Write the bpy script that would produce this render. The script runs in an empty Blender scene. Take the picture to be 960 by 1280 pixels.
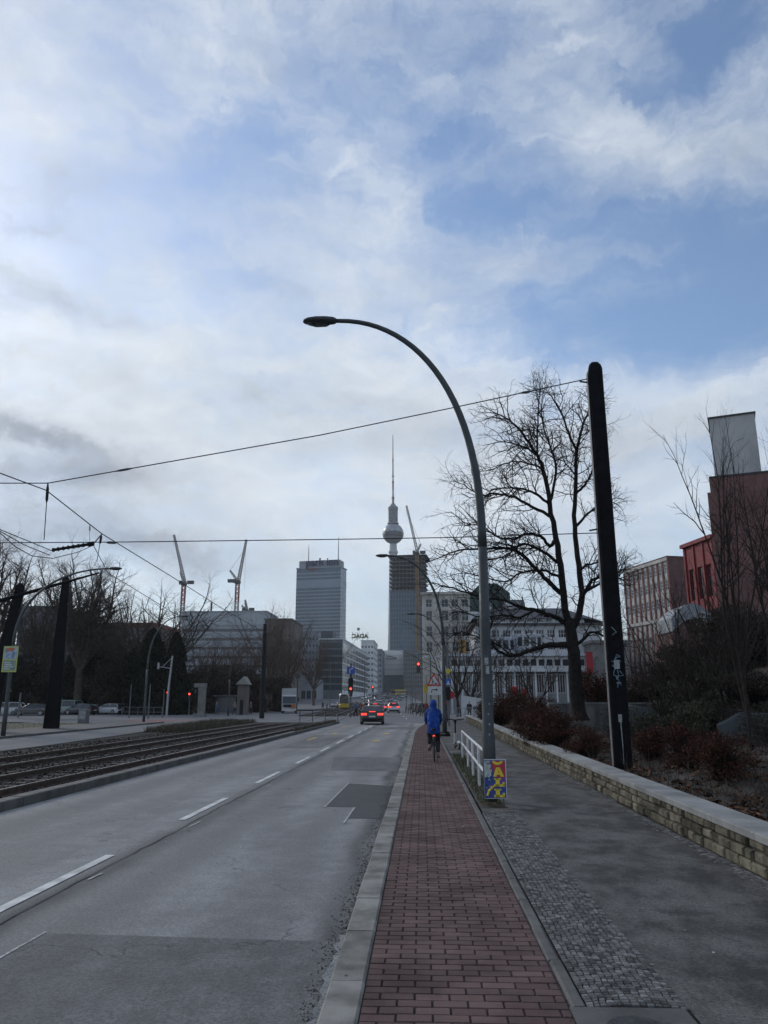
import bpy, bmesh, math, random
import numpy as np
from mathutils import Vector, Matrix
R = math.radians; PI = math.pi
scene = bpy.context.scene
COL = scene.collection
rnd = random.Random(7)

# ------------------------------------------------------------------ camera and measuring
FPX = 965.0; CAMH = 1.65
PITCH = math.atan(237 / FPX); YAW = math.atan(47 / math.hypot(FPX, 237))
cd = bpy.data.cameras.new('camera'); cam = bpy.data.objects.new('camera', cd); COL.objects.link(cam)
cam.location = (0, 0, CAMH); cam.rotation_euler = (PI / 2 + PITCH, 0, YAW)
cd.sensor_fit = 'HORIZONTAL'; cd.sensor_width = 36; cd.lens = 36 * FPX / 960
cd.clip_start = 0.05; cd.clip_end = 20000
scene.camera = cam

def ray(px, py):
    x, y, z = px - 480, FPX, 640 - py
    y, z = y * math.cos(PITCH) - z * math.sin(PITCH), y * math.sin(PITCH) + z * math.cos(PITCH)
    x, y = x * math.cos(YAW) - y * math.sin(YAW), x * math.sin(YAW) + y * math.cos(YAW)
    return Vector((x, y, z))
def gp(px, py, z=0.0):
    d = ray(px, py); t = (z - CAMH) / d.z
    return Vector((d.x * t, d.y * t, z))
def at(px, py, Y):
    d = ray(px, py); t = Y / d.y
    return Vector((d.x * t, Y, CAMH + d.z * t))
def rise(y):
    if y < 170: return 0.0
    if y < 230: return 0.022 * (y - 170) ** 2 / 120
    return 0.022 * (min(y, 900) - 200)
def lerp(a, b, t): return a + (b - a) * t
def sstep(a, b, x):
    t = min(1, max(0, (x - a) / (b - a))); return t * t * (3 - 2 * t)

# ------------------------------------------------------------------ mesh building
class MB:
    def __init__(s): s.v = []; s.f = []; s.m = []; s.c = []; s.mi = 0; s.tint = None
    def add(s, vs, fs):
        b = len(s.v); s.v.extend([tuple(v) for v in vs])
        for f in fs:
            s.f.append(tuple(i + b for i in f)); s.m.append(s.mi); s.c.append(0.5 if s.tint is None else s.tint)
        return s
    def box(s, cx, cy, cz, sx, sy, sz, rz=0.0, taper=1.0):
        c, n = math.cos(rz), math.sin(rz); vs = []
        for k, z in ((1, -.5), (taper, .5)):
            for x, y in ((-.5, -.5), (.5, -.5), (.5, .5), (-.5, .5)):
                X, Y = x * sx * k, y * sy * k
                vs.append((cx + X * c - Y * n, cy + X * n + Y * c, cz + z * sz))
        return s.add(vs, [(0, 3, 2, 1), (4, 5, 6, 7), (0, 1, 5, 4), (1, 2, 6, 5), (2, 3, 7, 6), (3, 0, 4, 7)])
    def span(s, x0, x1, y0, y1, z0, z1):
        return s.box((x0 + x1) / 2, (y0 + y1) / 2, (z0 + z1) / 2, abs(x1 - x0), abs(y1 - y0), abs(z1 - z0))
    def tube(s, pts, rad, n=8, cap=True, oval=1.0):
        pts = [Vector(p) for p in pts]
        if not hasattr(rad, '__len__'): rad = [rad] * len(pts)
        vs = []; ref = None
        for i, p in enumerate(pts):
            d = (pts[min(i + 1, len(pts) - 1)] - pts[max(i - 1, 0)])
            if d.length < 1e-9: d = Vector((0, 0, 1))
            d.normalize()
            if ref is None: ref = Vector((0, 0, 1)) if abs(d.z) < .9 else Vector((0, 1, 0))
            a = d.cross(ref)
            if a.length < 1e-6: a = d.cross(Vector((1, 0, 0)))
            a.normalize(); b = a.cross(d).normalized(); ref = b
            for k in range(n):
                t = 2 * PI * k / n
                vs.append(p + a * (math.cos(t) * rad[i]) + b * (math.sin(t) * rad[i] * oval))
        fs = []
        for i in range(len(pts) - 1):
            for k in range(n):
                k2 = (k + 1) % n
                fs.append((i * n + k, i * n + k2, (i + 1) * n + k2, (i + 1) * n + k))
        if cap and n > 2:
            fs.append(tuple(range(n))[::-1]); e = (len(pts) - 1) * n; fs.append(tuple(range(e, e + n)))
        return s.add(vs, fs)
    def lathe(s, prof, n=24, cx=0, cy=0, cz=0):
        vs = []; fs = []
        for r, z in prof:
            for k in range(n):
                t = 2 * PI * k / n; vs.append((cx + r * math.cos(t), cy + r * math.sin(t), cz + z))
        for i in range(len(prof) - 1):
            for k in range(n):
                k2 = (k + 1) % n; fs.append((i * n + k, i * n + k2, (i + 1) * n + k2, (i + 1) * n + k))
        fs.append(tuple(range(n))[::-1]); e = (len(prof) - 1) * n; fs.append(tuple(range(e, e + n)))
        return s.add(vs, fs)
    def loft(s, rings, close=True):
        n = len(rings[0]); vs = [v for r in rings for v in r]; fs = []
        for i in range(len(rings) - 1):
            for k in range(n):
                k2 = (k + 1) % n; fs.append((i * n + k, i * n + k2, (i + 1) * n + k2, (i + 1) * n + k))
        if close:
            fs.append(tuple(range(n))[::-1]); e = (len(rings) - 1) * n; fs.append(tuple(range(e, e + n)))
        return s.add(vs, fs)
    def prism(s, poly, off):
        n = len(poly); o = Vector(off); vs = [Vector(p) for p in poly] + [Vector(p) + o for p in poly]
        fs = [tuple(range(n))[::-1], tuple(range(n, 2 * n))] + [(k, (k + 1) % n, (k + 1) % n + n, k + n) for k in range(n)]
        return s.add(vs, fs)
    def quad(s, a, b, c, d): return s.add([a, b, c, d], [(0, 1, 2, 3)])
    def wheel(s, c, r, w, n=16, axis='x'):
        c = Vector(c); a = Vector((w / 2, 0, 0)) if axis == 'x' else Vector((0, w / 2, 0))
        e = .82
        return s.tube([c - a, c - a * .7, c + a * .7, c + a], [r * e, r, r, r * e], n)
    def mesh(s, name, smooth=False):
        me = bpy.data.meshes.new(name); me.from_pydata(s.v, [], s.f); me.update()
        me.polygons.foreach_set('material_index', s.m)
        if smooth: me.polygons.foreach_set('use_smooth', [True] * len(s.f))
        if any(c != .5 for c in s.c):
            at_ = me.attributes.new('tint', 'FLOAT', 'FACE'); at_.data.foreach_set('value', s.c)
        return me

def mklist(m): return m if isinstance(m, (list, tuple)) else [m]
def link(name, me, mats=None, parent=None, loc=(0, 0, 0), rz=0.0):
    o = bpy.data.objects.new(name, me); COL.objects.link(o)
    if mats:
        for m in mklist(mats): me.materials.append(m)
    o.location = loc; o.rotation_euler = (0, 0, rz)
    if parent: o.parent = parent
    return o
def tag(o, label=None, cat=None, group=None, kind=None):
    if label: o['label'] = label
    if cat: o['category'] = cat
    if group: o['group'] = group
    if kind: o['kind'] = kind
    return o
def E(name, label, cat, loc=(0, 0, 0), rz=0.0, group=None):
    o = bpy.data.objects.new(name, None); COL.objects.link(o); o.empty_display_size = .2
    o.location = loc; o.rotation_euler = (0, 0, rz)
    return tag(o, label, cat, group)
def P(name, mb, m, parent, label=None, smooth=False, loc=(0, 0, 0), rz=0.0):
    o = link(name, mb.mesh(name, smooth), m, parent, loc, rz)
    if label: o['label'] = label
    return o
def T(name, mb, m, label, cat, loc=(0, 0, 0), rz=0.0, group=None, smooth=False, kind=None):
    return tag(link(name, mb.mesh(name, smooth), m, None, loc, rz), label, cat, group, kind)
def S(name, mb, m, smooth=False, kind='structure', label=None):
    o = link(name, mb.mesh(name, smooth), m); o['kind'] = kind
    if label: o['label'] = label; o['category'] = name.replace('_', ' ')
    return o
def bevel(o, w, n=2):
    b = o.modifiers.new('bevel', 'BEVEL'); b.width = w; b.segments = n; b.limit_method = 'ANGLE'; return o
def dup(o, loc=None, rz=None, label=None, group=None, parent=None, scale=None):
    c = o.copy(); COL.objects.link(c)
    if parent: c.parent = parent
    if loc is not None: c.location = loc
    if rz is not None: c.rotation_euler = (0, 0, rz)
    if scale is not None: c.scale = scale if hasattr(scale, '__len__') else (scale,) * 3
    if label: c['label'] = label
    if group: c['group'] = group
    for ch in list(o.children): dup(ch, parent=c)
    return c
def text_mesh(txt, size, depth, align='CENTER', bold=0.0):
    cu = bpy.data.curves.new('lettering', 'FONT'); cu.body = txt; cu.size = size; cu.extrude = depth; cu.offset = bold
    cu.align_x = align; cu.resolution_u = 2
    o = bpy.data.objects.new('lettering', cu); COL.objects.link(o)
    dg = bpy.context.evaluated_depsgraph_get(); dg.update()
    me = bpy.data.meshes.new_from_object(o.evaluated_get(dg))
    bpy.data.objects.remove(o); bpy.data.curves.remove(cu)
    me.materials.clear()
    return me

# ------------------------------------------------------------------ materials
class NT:
    def __init__(s, nt): s.nt = nt
    def n(s, typ, **kw):
        x = s.nt.nodes.new(typ)
        for k, v in kw.items(): setattr(x, k, v)
        return x
    def l(s, a, b): s.nt.links.new(a, b)
    def put(s, sock, v):
        if isinstance(v, bpy.types.NodeSocket): s.l(v, sock)
        elif v is not None: sock.default_value = v
    def ma(s, op, a, b=None, c=None, clamp=False):
        x = s.n('ShaderNodeMath', operation=op, use_clamp=clamp)
        s.put(x.inputs[0], a)
        if b is not None: s.put(x.inputs[1], b)
        if c is not None: s.put(x.inputs[2], c)
        return x.outputs[0]
    def mix(s, f, a, b, blend='MIX'):
        x = s.n('ShaderNodeMix', data_type='RGBA', blend_type=blend)
        s.put(x.inputs[0], f)
        s.put(x.inputs[6], a if isinstance(a, bpy.types.NodeSocket) else (*a, 1))
        s.put(x.inputs[7], b if isinstance(b, bpy.types.NodeSocket) else (*b, 1))
        return x.outputs[2]
    def noise(s, vec, scale, detail=4, rough=.55, dist=0.0):
        x = s.n('ShaderNodeTexNoise'); s.put(x.inputs['Vector'], vec)
        x.inputs['Scale'].default_value = scale; x.inputs['Detail'].default_value = detail
        x.inputs['Roughness'].default_value = rough; x.inputs['Distortion'].default_value = dist
        return x.outputs['Fac']
    def mr(s, v, a, b, c=0.0, d=1.0, smooth=True):
        x = s.n('ShaderNodeMapRange'); x.interpolation_type = 'SMOOTHSTEP' if smooth else 'LINEAR'
        s.put(x.inputs[0], v); x.inputs[1].default_value = a; x.inputs[2].default_value = b
        x.inputs[3].default_value = c; x.inputs[4].default_value = d
        return x.outputs[0]
    def mapping(s, vec, sc=(1, 1, 1), rot=(0, 0, 0), loc=(0, 0, 0)):
        x = s.n('ShaderNodeMapping'); s.l(vec, x.inputs[0])
        x.inputs[1].default_value = loc; x.inputs[2].default_value = rot; x.inputs[3].default_value = sc
        return x.outputs[0]

def newmat(name):
    m = bpy.data.materials.new(name); m.use_nodes = True
    t = NT(m.node_tree); b = m.node_tree.nodes['Principled BSDF']
    return m, t, b
def M(name, rgb, rough=.75, var=.18, scale=3.0, bump=0.0, bscale=60.0, metal=0.0, rgb2=None, tint=0.0, spec=.5, stretch=(1, 1, 1), emit=None, estr=0.0):
    m, t, b = newmat(name)
    tc = t.n('ShaderNodeTexCoord').outputs['Object']
    if stretch != (1, 1, 1): tc = t.mapping(tc, stretch)
    nz = t.noise(tc, scale, 6, .6)
    f = t.mr(nz, .3, .7)
    a = tuple(c * (1 - var) for c in rgb); d = tuple(min(1, c * (1 + var)) for c in (rgb2 or rgb))
    col = t.mix(f, a, d)
    if tint:
        at_ = t.n('ShaderNodeAttribute', attribute_name='tint').outputs['Fac']
        col = t.mix(1.0, col, t.mix(at_, (1 - tint,) * 3, (1 + tint,) * 3), 'MULTIPLY')
    t.l(col, b.inputs['Base Color'])
    t.l(t.mr(t.noise(tc, scale * 3, 3), .3, .7, max(.02, rough - .1), min(1, rough + .1)), b.inputs['Roughness'])
    b.inputs['Metallic'].default_value = metal; b.inputs['Specular IOR Level'].default_value = spec
    if bump:
        bp = t.n('ShaderNodeBump'); bp.inputs['Strength'].default_value = bump; bp.inputs['Distance'].default_value = .02
        t.l(t.noise(tc, bscale, 5, .6), bp.inputs['Height']); t.l(bp.outputs[0], b.inputs['Normal'])
    if emit: b.inputs['Emission Color'].default_value = (*emit, 1); b.inputs['Emission Strength'].default_value = estr
    return m

blackpaint = M('black_paint', (.008, .008, .010), .6, .3, 6, .15, 90, spec=.25)
mastpaint = M('mast_paint', (.006, .006, .008), .75, .35, 5, .2, 60, spec=.12)
greypaint = M('grey_green_paint', (.055, .062, .066), .55, .25, 2.5, .1, 80, spec=.3)
greylamp = M('lamp_grey', (.10, .105, .11), .45, .15, 4)
darkgrey = M('dark_grey', (.04, .042, .046), .6, .2, 4)
galv = M('galvanised_steel', (.30, .31, .33), .45, .2, 5, metal=.6)
whitepaint = M('white_paint', (.48, .48, .47), .5, .15, 6, rgb2=(.56, .56, .55))
roadpaint = M('road_paint', (.50, .50, .48), .8, .22, 3, rgb2=(.58, .58, .56), spec=.2)
yellowpaint = M('yellow_road_paint', (.45, .30, .06), .7, .4, 10)
rubber = M('rubber', (.012, .012, .012), .8, .3, 9)
steel = M('rail_steel', (.22, .20, .19), .28, .25, 4, metal=.9)
rust = M('rusty_steel', (.06, .038, .028), .8, .35, 9)
glass = M('dark_glass', (.02, .026, .034), .12, .4, .6, spec=.6)
glassblue = M('blue_grey_glass', (.05, .075, .105), .18, .35, .12, spec=.6)
bark = M('bark', (.017, .015, .014), .9, .4, 7, .7, 30, spec=.15)
barkfar = M('bark_brown', (.062, .049, .042), .9, .35, 3, spec=.15)
barkbrown = M('bark_light_brown', (.095, .068, .056), .9, .35, 3, spec=.15)
redlamp = M('red_lamp', (.5, .03, .02), .4, .1, 5, emit=(1, .06, .03), estr=3.0)
taillamp = M('tail_lamp', (.5, .02, .02), .3, .1, 5, emit=(1, .05, .03), estr=1.6)
chrome = M('chrome', (.5, .5, .52), .2, .1, 5, metal=1)
# ------------------------------------------------------------------ world: sky with broken cloud
SUN_AZ, SUN_EL = R(-48), R(27)
def build_world():
    w = bpy.data.worlds.new('World'); scene.world = w; w.use_nodes = True
    t = NT(w.node_tree); bg = w.node_tree.nodes['Background']
    sky = t.n('ShaderNodeTexSky'); sky.sky_type = 'NISHITA'; sky.sun_disc = False
    sky.sun_elevation = SUN_EL; sky.sun_rotation = SUN_AZ % (2 * PI); sky.air_density = 1.0; sky.dust_density = .6; sky.ozone_density = 2.0
    g = t.n('ShaderNodeTexCoord').outputs['Generated']
    sp = t.n('ShaderNodeSeparateXYZ'); t.l(g, sp.inputs[0]); x, y, z = sp.outputs
    zz = t.ma('ADD', t.ma('MAXIMUM', z, 0.0), .16)
    cb = t.n('ShaderNodeCombineXYZ'); t.l(t.ma('DIVIDE', x, zz), cb.inputs[0]); t.l(t.ma('DIVIDE', y, zz), cb.inputs[1])
    pl = cb.outputs[0]
    az = t.ma('ARCTAN2', x, y); el = t.ma('ARCSINE', z)
    cw = t.n('ShaderNodeCombineXYZ'); t.l(az, cw.inputs[0]); t.l(el, cw.inputs[1]); ae = cw.outputs[0]
    w1 = t.ma('SUBTRACT', t.noise(ae, 6.5, 9, .68), .5); w2 = t.ma('SUBTRACT', t.noise(t.mapping(ae, loc=(7, 3, 1)), 6.5, 9, .68), .5)
    azw = t.ma('MULTIPLY_ADD', w1, .22, az); elw = t.ma('MULTIPLY_ADD', w2, .12, el)
    def blob(px, py, rx, ry, rot=0.0, pw=1.0):
        d = ray(px, py).normalized(); a0 = math.atan2(d.x, d.y); e0 = math.asin(d.z)
        k = math.cos(math.atan2(math.hypot(px - 480, py - 640), FPX)) / FPX
        rx *= k / max(.3, math.cos(e0)); ry *= k
        c, s_ = math.cos(R(rot)), math.sin(R(rot))
        da = t.ma('SUBTRACT', azw, a0); de = t.ma('SUBTRACT', elw, e0)
        u = t.ma('MULTIPLY', t.ma('ADD', t.ma('MULTIPLY', da, c), t.ma('MULTIPLY', de, s_)), 1 / rx)
        v = t.ma('MULTIPLY', t.ma('SUBTRACT', t.ma('MULTIPLY', de, c), t.ma('MULTIPLY', da, s_)), 1 / ry)
        q = t.ma('ADD', t.ma('MULTIPLY', u, u), t.ma('MULTIPLY', v, v))
        return t.ma('POWER', 2.718, t.ma('MULTIPLY', q, -1.0))
    def total(lst, base):
        acc = base
        for px, py, rx, ry, rot, amt in lst: acc = t.ma('MULTIPLY_ADD', blob(px, py, rx, ry, rot), amt, acc)
        return acc
    # thin veil of high cloud, streaked, plus lower broken cloud
    wv = t.n('ShaderNodeCombineXYZ'); t.l(azw, wv.inputs[0]); t.l(elw, wv.inputs[1])
    big = t.noise(t.mapping(wv.outputs[0], (1.0, 1.7, 1), (0, 0, R(22))), 4.2, 11, .60, .35)
    fine = t.noise(t.mapping(wv.outputs[0], (1.0, 3.4, 1), (0, 0, R(26)), (5, 2, 0)), 8.0, 11, .66, .6)
    cov = total([(870, 385, 230, 75, 5, -.62), (700, 270, 240, 40, -12, -.42), (560, 165, 90, 34, -20, -.30), (900, 60, 110, 50, -10, -.34),
                 (290, 225, 120, 45, 25, -.22), (640, 30, 200, 40, 0, -.10), (330, 150, 120, 40, 20, -.16), (420, 120, 90, 30, -15, -.10), (250, 300, 110, 30, 10, -.12), (800, 110, 60, 25, -30, -.2), (520, 300, 60, 25, 0, -.12),
                 (130, 110, 240, 120, 10, .10), (440, 210, 190, 30, -28, .2), (790, 190, 210, 42, 8, .22), (330, 300, 150, 40, 0, .16),
                 (300, 480, 480, 90, -4, .35), (480, 640, 700, 120, 0, .35), (60, 560, 160, 50, -8, .3), (880, 500, 200, 40, 6, .22), (480, 60, 600, 130, 0, .04)], .46)
    cov = t.ma('ADD', cov, t.ma('MULTIPLY', t.ma('SUBTRACT', big, .5), 1.15))
    cov = t.ma('ADD', cov, t.ma('MULTIPLY', t.ma('SUBTRACT', fine, .5), .75))
    alpha = t.mr(cov, .0, 1.05)
    # cloud shade
    dark = total([(50, 545, 110, 16, -8, .75), (130, 596, 90, 18, -4, .7), (20, 602, 90, 24, 0, .5), (20, 272, 55, 18, 0, .6), (60, 372, 110, 18, -6, .36), (170, 690, 130, 26, -4, .70), (20, 690, 110, 26, 0, .5),
                  (340, 365, 60, 16, 4, .22), (90, 235, 70, 30, 0, .3), (40, 640, 200, 30, 0, .45), (330, 490, 200, 30, -8, .16), (640, 330, 150, 30, 0, .14),
                  (800, 560, 260, 60, 0, .16), (600, 60, 300, 60, 0, .14), (900, 200, 200, 60, 0, .16), (470, 560, 200, 16, 0, .12)], .05)
    br = total([(620, 440, 130, 30, -14, .35), (420, 200, 140, 20, -28, .08), (450, 640, 420, 50, 0, .14), (160, 420, 200, 50, 0, .18), (60, 120, 160, 90, 0, .04), (880, 470, 110, 22, 0, .25), (740, 60, 120, 12, -20, .2)], 0.0)
    med = t.noise(t.mapping(ae, (1, 1.9, 1), loc=(3, 1, 0)), 7.0, 10, .62, .4)
    fs = t.noise(t.mapping(wv.outputs[0], (1.0, 2.0, 1), (0, 0, R(14)), (2, 9, 0)), 17.0, 9, .62, .3)
    dark = t.ma('ADD', dark, t.ma('MULTIPLY', t.ma('SUBTRACT', .5, fs), .42))
    sh = t.ma('ADD', t.ma('SUBTRACT', br, dark), t.ma('MULTIPLY', t.ma('SUBTRACT', med, .5), .75))
    shade = t.mr(sh, -1.0, .42, 0, 1, False)
    ramp = t.n('ShaderNodeValToRGB'); t.l(shade, ramp.inputs[0])
    cr = ramp.color_ramp; cr.elements[0].position = 0.0; cr.elements[0].color = (.225, .26, .32, 1)
    cr.elements[1].position = 1.0; cr.elements[1].color = (.80, .825, .835, 1)
    e = cr.elements.new(.35); e.color = (.345, .38, .435, 1); e = cr.elements.new(.62); e.color = (.515, .565, .625, 1); e = cr.elements.new(.82); e.color = (.655, .695, .735, 1)
    K = 10.0
    cloud = t.mix(1.0, ramp.outputs[0], (K, K, K), 'MULTIPLY')
    blue = t.mix(1.0, sky.outputs[0], SKYTINT, 'MULTIPLY')
    # more distance to look through near the horizon: milky
    hz = t.mr(el, 0.0, .30, .80, 0.0)
    al = t.ma('MAXIMUM', alpha, hz)
    t.l(t.mix(al, blue, cloud), bg.inputs['Color']); bg.inputs['Strength'].default_value = .1
SKYTINT = (1.12, 1.18, 1.24)
build_world()
HAZE = 1.4e-4
sd = bpy.data.lights.new('sun', 'SUN'); sd.energy = 1.0; sd.angle = R(14); sd.color = (1, .95, .88)
so = bpy.data.objects.new('sun', sd); COL.objects.link(so)
sv = Vector((math.sin(SUN_AZ) * math.cos(SUN_EL), math.cos(SUN_AZ) * math.cos(SUN_EL), math.sin(SUN_EL)))
so.rotation_euler = sv.to_track_quat('Z', 'Y').to_euler(); so.location = (-30, 20, 40)
vs = scene.view_settings; vs.view_transform = 'Standard'; vs.look = 'None'; vs.exposure = .38; vs.gamma = 1; vs.use_curve_mapping = False

# faint winter haze over the whole place
if HAZE:
    hm = bpy.data.materials.new('haze_air'); hm.use_nodes = True; nt = hm.node_tree; nt.nodes.clear()
    ho = nt.nodes.new('ShaderNodeOutputMaterial'); hv = nt.nodes.new('ShaderNodeVolumePrincipled'); hv.inputs['Density'].default_value = HAZE; hv.inputs['Color'].default_value = (.93, .95, .97, 1); hv.inputs['Anisotropy'].default_value = .2
    nt.links.new(hv.outputs[0], ho.inputs['Volume'])
    hb = MB(); hb.span(-3200, 3200, -300, 6200, -2, 430); S('haze', hb, hm, kind='stuff', label='faint pale winter haze over the whole street')
# ------------------------------------------------------------------ ground, roads, paths
def road_off(y): return 0.0 if y < 70 else -.045 * (y - 70)
def track_off(y):
    if y < 66: return 0.0
    if y < 80: return -.06 * (y - 66) ** 2 / 28
    return -.06 * (y - 73)

def asphalt_mat(name, base, worn, lane=0.0, speck=.6, rough=.78, crack=.5, tracks=(), walk=False):
    m, t, b = newmat(name)
    tc = t.n('ShaderNodeTexCoord').outputs['Object']
    n1 = t.noise(t.mapping(tc, (1, .22, 1)), .9, 6, .6); n2 = t.noise(tc, 3.0, 8, .7); n3 = t.ma('ADD', t.ma('MULTIPLY', t.noise(tc, 120, 3, .7), .5), t.ma('MULTIPLY', t.noise(tc, 38, 4, .75), .5))
    f = t.ma('ADD', t.ma('MULTIPLY', n1, .55), t.ma('MULTIPLY', n2, .45))
    if walk: f = t.ma('ADD', t.ma('MULTIPLY', t.noise(t.mapping(tc, (.9, .6, 1)), 1.7, 12, .74, .15), .8), t.ma('MULTIPLY', n2, .2))
    col = t.mix(t.mr(f, .40 if walk else .36, .60 if walk else .64), base, worn)
    if tracks:
        sp = t.n('ShaderNodeSeparateXYZ'); t.l(tc, sp.inputs[0])
        wob = t.ma('MULTIPLY', t.ma('SUBTRACT', t.noise(tc, .35, 3), .5), .5)
        xx = t.ma('ADD', sp.outputs[0], wob); acc = 0.0
        for cx, wd, amt in tracks:
            q = t.ma('MULTIPLY', t.ma('SUBTRACT', xx, cx), 1 / wd)
            acc = t.ma('MULTIPLY_ADD', t.ma('POWER', 2.718, t.ma('MULTIPLY', t.ma('MULTIPLY', q, q), -1.0)), amt, acc)
        acc = t.ma('MULTIPLY', acc, t.mr(n1, .25, .6, .35, 1.0))
        col = t.mix(t.ma('MINIMUM', acc, 1.0), col, tuple(c * .5 for c in base))
    sk = t.mr(n3, .36, .64, 1 - speck * .6, 1 + speck * .6)
    cb = t.n('ShaderNodeCombineColor'); [t.l(sk, cb.inputs[i]) for i in range(3)]
    col = t.mix(1.0, col, cb.outputs[0], 'MULTIPLY')
    if crack:
        wv = t.n('ShaderNodeVectorMath', operation='ADD'); t.l(tc, wv.inputs[0])
        nn = t.n('ShaderNodeTexNoise'); t.l(tc, nn.inputs['Vector']); nn.inputs['Scale'].default_value = 2.2; nn.inputs['Detail'].default_value = 5
        sc = t.n('ShaderNodeVectorMath', operation='SCALE'); t.l(nn.outputs['Color'], sc.inputs[0]); sc.inputs['Scale'].default_value = 1.1
        t.l(sc.outputs[0], wv.inputs[1])
        vo = t.n('ShaderNodeTexVoronoi', feature='DISTANCE_TO_EDGE'); t.l(wv.outputs[0], vo.inputs['Vector']); vo.inputs['Scale'].default_value = .55
        ck = t.mr(vo.outputs['Distance'], 0.0, .012, 1, 0)
        ck = t.ma('MULTIPLY', ck, t.mr(t.noise(tc, .6, 3), .45, .62))
        col = t.mix(t.ma('MULTIPLY', ck, crack), col, (.015, .015, .016))
    b.inputs['Specular IOR Level'].default_value = .18
    t.l(col, b.inputs['Base Color'])
    t.l(t.mr(n2, .3, .7, rough - .1, rough + .12), b.inputs['Roughness'])
    bp = t.n('ShaderNodeBump'); bp.inputs['Strength'].default_value = .45; bp.inputs['Distance'].default_value = .006
    t.l(t.ma('ADD', n3, t.ma('MULTIPLY', n2, .6)), bp.inputs['Height']); t.l(bp.outputs[0], b.inputs['Normal'])
    return m
m_road = asphalt_mat('road_asphalt', (.172, .171, .172), (.315, .312, .308), tracks=((-5.9, .5, .6), (-4.75, .45, .45), (-3.38, .22, .9), (-2.75, .45, .55), (-1.45, .45, .5), (-.74, .15, 1.0)))
m_patch = asphalt_mat('patch_asphalt', (.056, .057, .061), (.082, .084, .088), crack=.2)
m_patchold = asphalt_mat('old_patch_asphalt', (.085, .085, .087), (.175, .175, .176), crack=.6)
m_walk = asphalt_mat('walk_asphalt', (.042, .040, .038), (.118, .114, .108), speck=1.0, crack=.5, walk=True)
m_left = asphalt_mat('left_asphalt', (.095, .10, .108), (.14, .146, .156), crack=.3)
m_far = asphalt_mat('far_asphalt', (.11, .112, .118), (.16, .162, .168), crack=0)
m_soil = M('soil', (.022, .018, .015), .95, .5, 1.4, .8, 25, rgb2=(.05, .042, .034))
m_grass = M('winter_grass', (.045, .05, .022), .95, .5, 2.2, .8, 60, rgb2=(.075, .072, .035))
m_kerb = M('kerb_granite', (.205, .198, .182), .85, .38, 2.6, .5, 90, tint=.22, spec=.2)
m_kerbdark = M('kerb_dark', (.085, .083, .078), .8, .3, 3, .3, 60, tint=.12)
m_brick = M('red_paver', (.106, .068, .064), .88, .22, 1.6, .5, 70, rgb2=(.130, .086, .080), tint=.17, spec=.15)
m_cob = M('granite_sett', (.135, .133, .130), .85, .4, 9, .5, 80, tint=.5, spec=.15)
m_joint = M('joint_dirt', (.046, .034, .031), .95, .4, 12, .4, 80)
m_ballast = M('ballast', (.018, .017, .016), .95, .75, 26, 1.0, 34, rgb2=(.036, .032, .029), spec=.1)
m_paving = M('concrete_paving', (.066, .066, .067), .85, .2, 1.5, .2, 40)

def strip(mb, xl, xr, ys, z, zr=None):
    """a sheet along y between two edge functions"""
    b = len(mb.v)
    fl = xl if callable(xl) else (lambda y: xl); fr = xr if callable(xr) else (lambda y: xr)
    for y in ys:
        zz = z + rise(y); mb.v.append((fl(y), y, zz)); mb.v.append((fr(y), y, zz if zr is None else zr + rise(y)))
    for i in range(len(ys) - 1):
        mb.f.append((b + 2 * i, b + 2 * i + 1, b + 2 * i + 3, b + 2 * i + 2)); mb.m.append(mb.mi); mb.c.append(.5)
def yr(a, b, n): return [a + (b - a) * i / n for i in range(n + 1)]
YS = [-12, -4, 0, 4, 8, 14, 20, 30, 40, 50, 60, 66, 70, 75, 80, 90, 100, 120, 140, 160, 180, 200, 220, 260, 300, 400, 500, 700, 900]

g = MB()
xs = [-3000, -600, -200, -80, -40, -20, 0, 20, 60, 200, 600, 3000]; yy = [-200, -20, 0, 50, 100, 150, 170, 180, 190, 200, 210, 220, 230, 260, 300, 400, 600, 900, 2000, 6000]
for y in yy:
    for x in xs: g.v.append((x, y, -.16 + rise(y)))
n = len(xs)
for j in range(len(yy) - 1):
    for i in range(n - 1):
        g.f.append((j * n + i, j * n + i + 1, (j + 1) * n + i + 1, (j + 1) * n + i)); g.m.append(0); g.c.append(.5)
S('ground', g, m_soil)
# right carriageway up to the junction, junction and far avenue
def kerb_x(y): return -.58 if y < 42 else -.58 + 1.1 * ((y - 42) / 24) ** 2
mb = MB(); strip(mb, -6.86, kerb_x, [y for y in YS if y <= 66] , -.10)
S('road', mb, m_road)
mb = MB(); strip(mb, lambda y: -34 + road_off(y), lambda y: (4 if y < 74 else 9) + road_off(y), [66, 70, 73.9, 74, 80, 90, 100, 120, 140, 160, 180, 200, 220, 260, 300, 400, 500, 700, 900], -.10)
mb.mi = 0
S('junction', mb, m_far)
# left carriageway
def lcx0(y): return -14.6 - max(0, y - 30) * .085
def lcx1(y): return -20.2 - max(0, y - 36) * .05
mb = MB(); strip(mb, lcx1, lcx0, [-12, 0, 10, 20, 30, 36, 40, 50, 60, 66], -.10); S('side_road', mb, m_left)
# left side pavement, grass verge, parking lane
mb = MB(); strip(mb, lambda y: lcx1(y) - 4.4, lambda y: lcx1(y) - .16, [-12, 0, 20, 30, 36, 50, 60, 66], 0.0); S('side_pavement', mb, m_paving)
mb = MB(); strip(mb, lambda y: -60, lambda y: lcx1(y) - 4.4, [-12, 0, 20, 36, 50, 62], .004); S('verge', mb, m_grass)
mb = MB(); strip(mb, lambda y: -75, lambda y: -34 + road_off(y), [68, 80, 95, 112], -.09); S('parking_road', mb, m_left)
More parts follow.
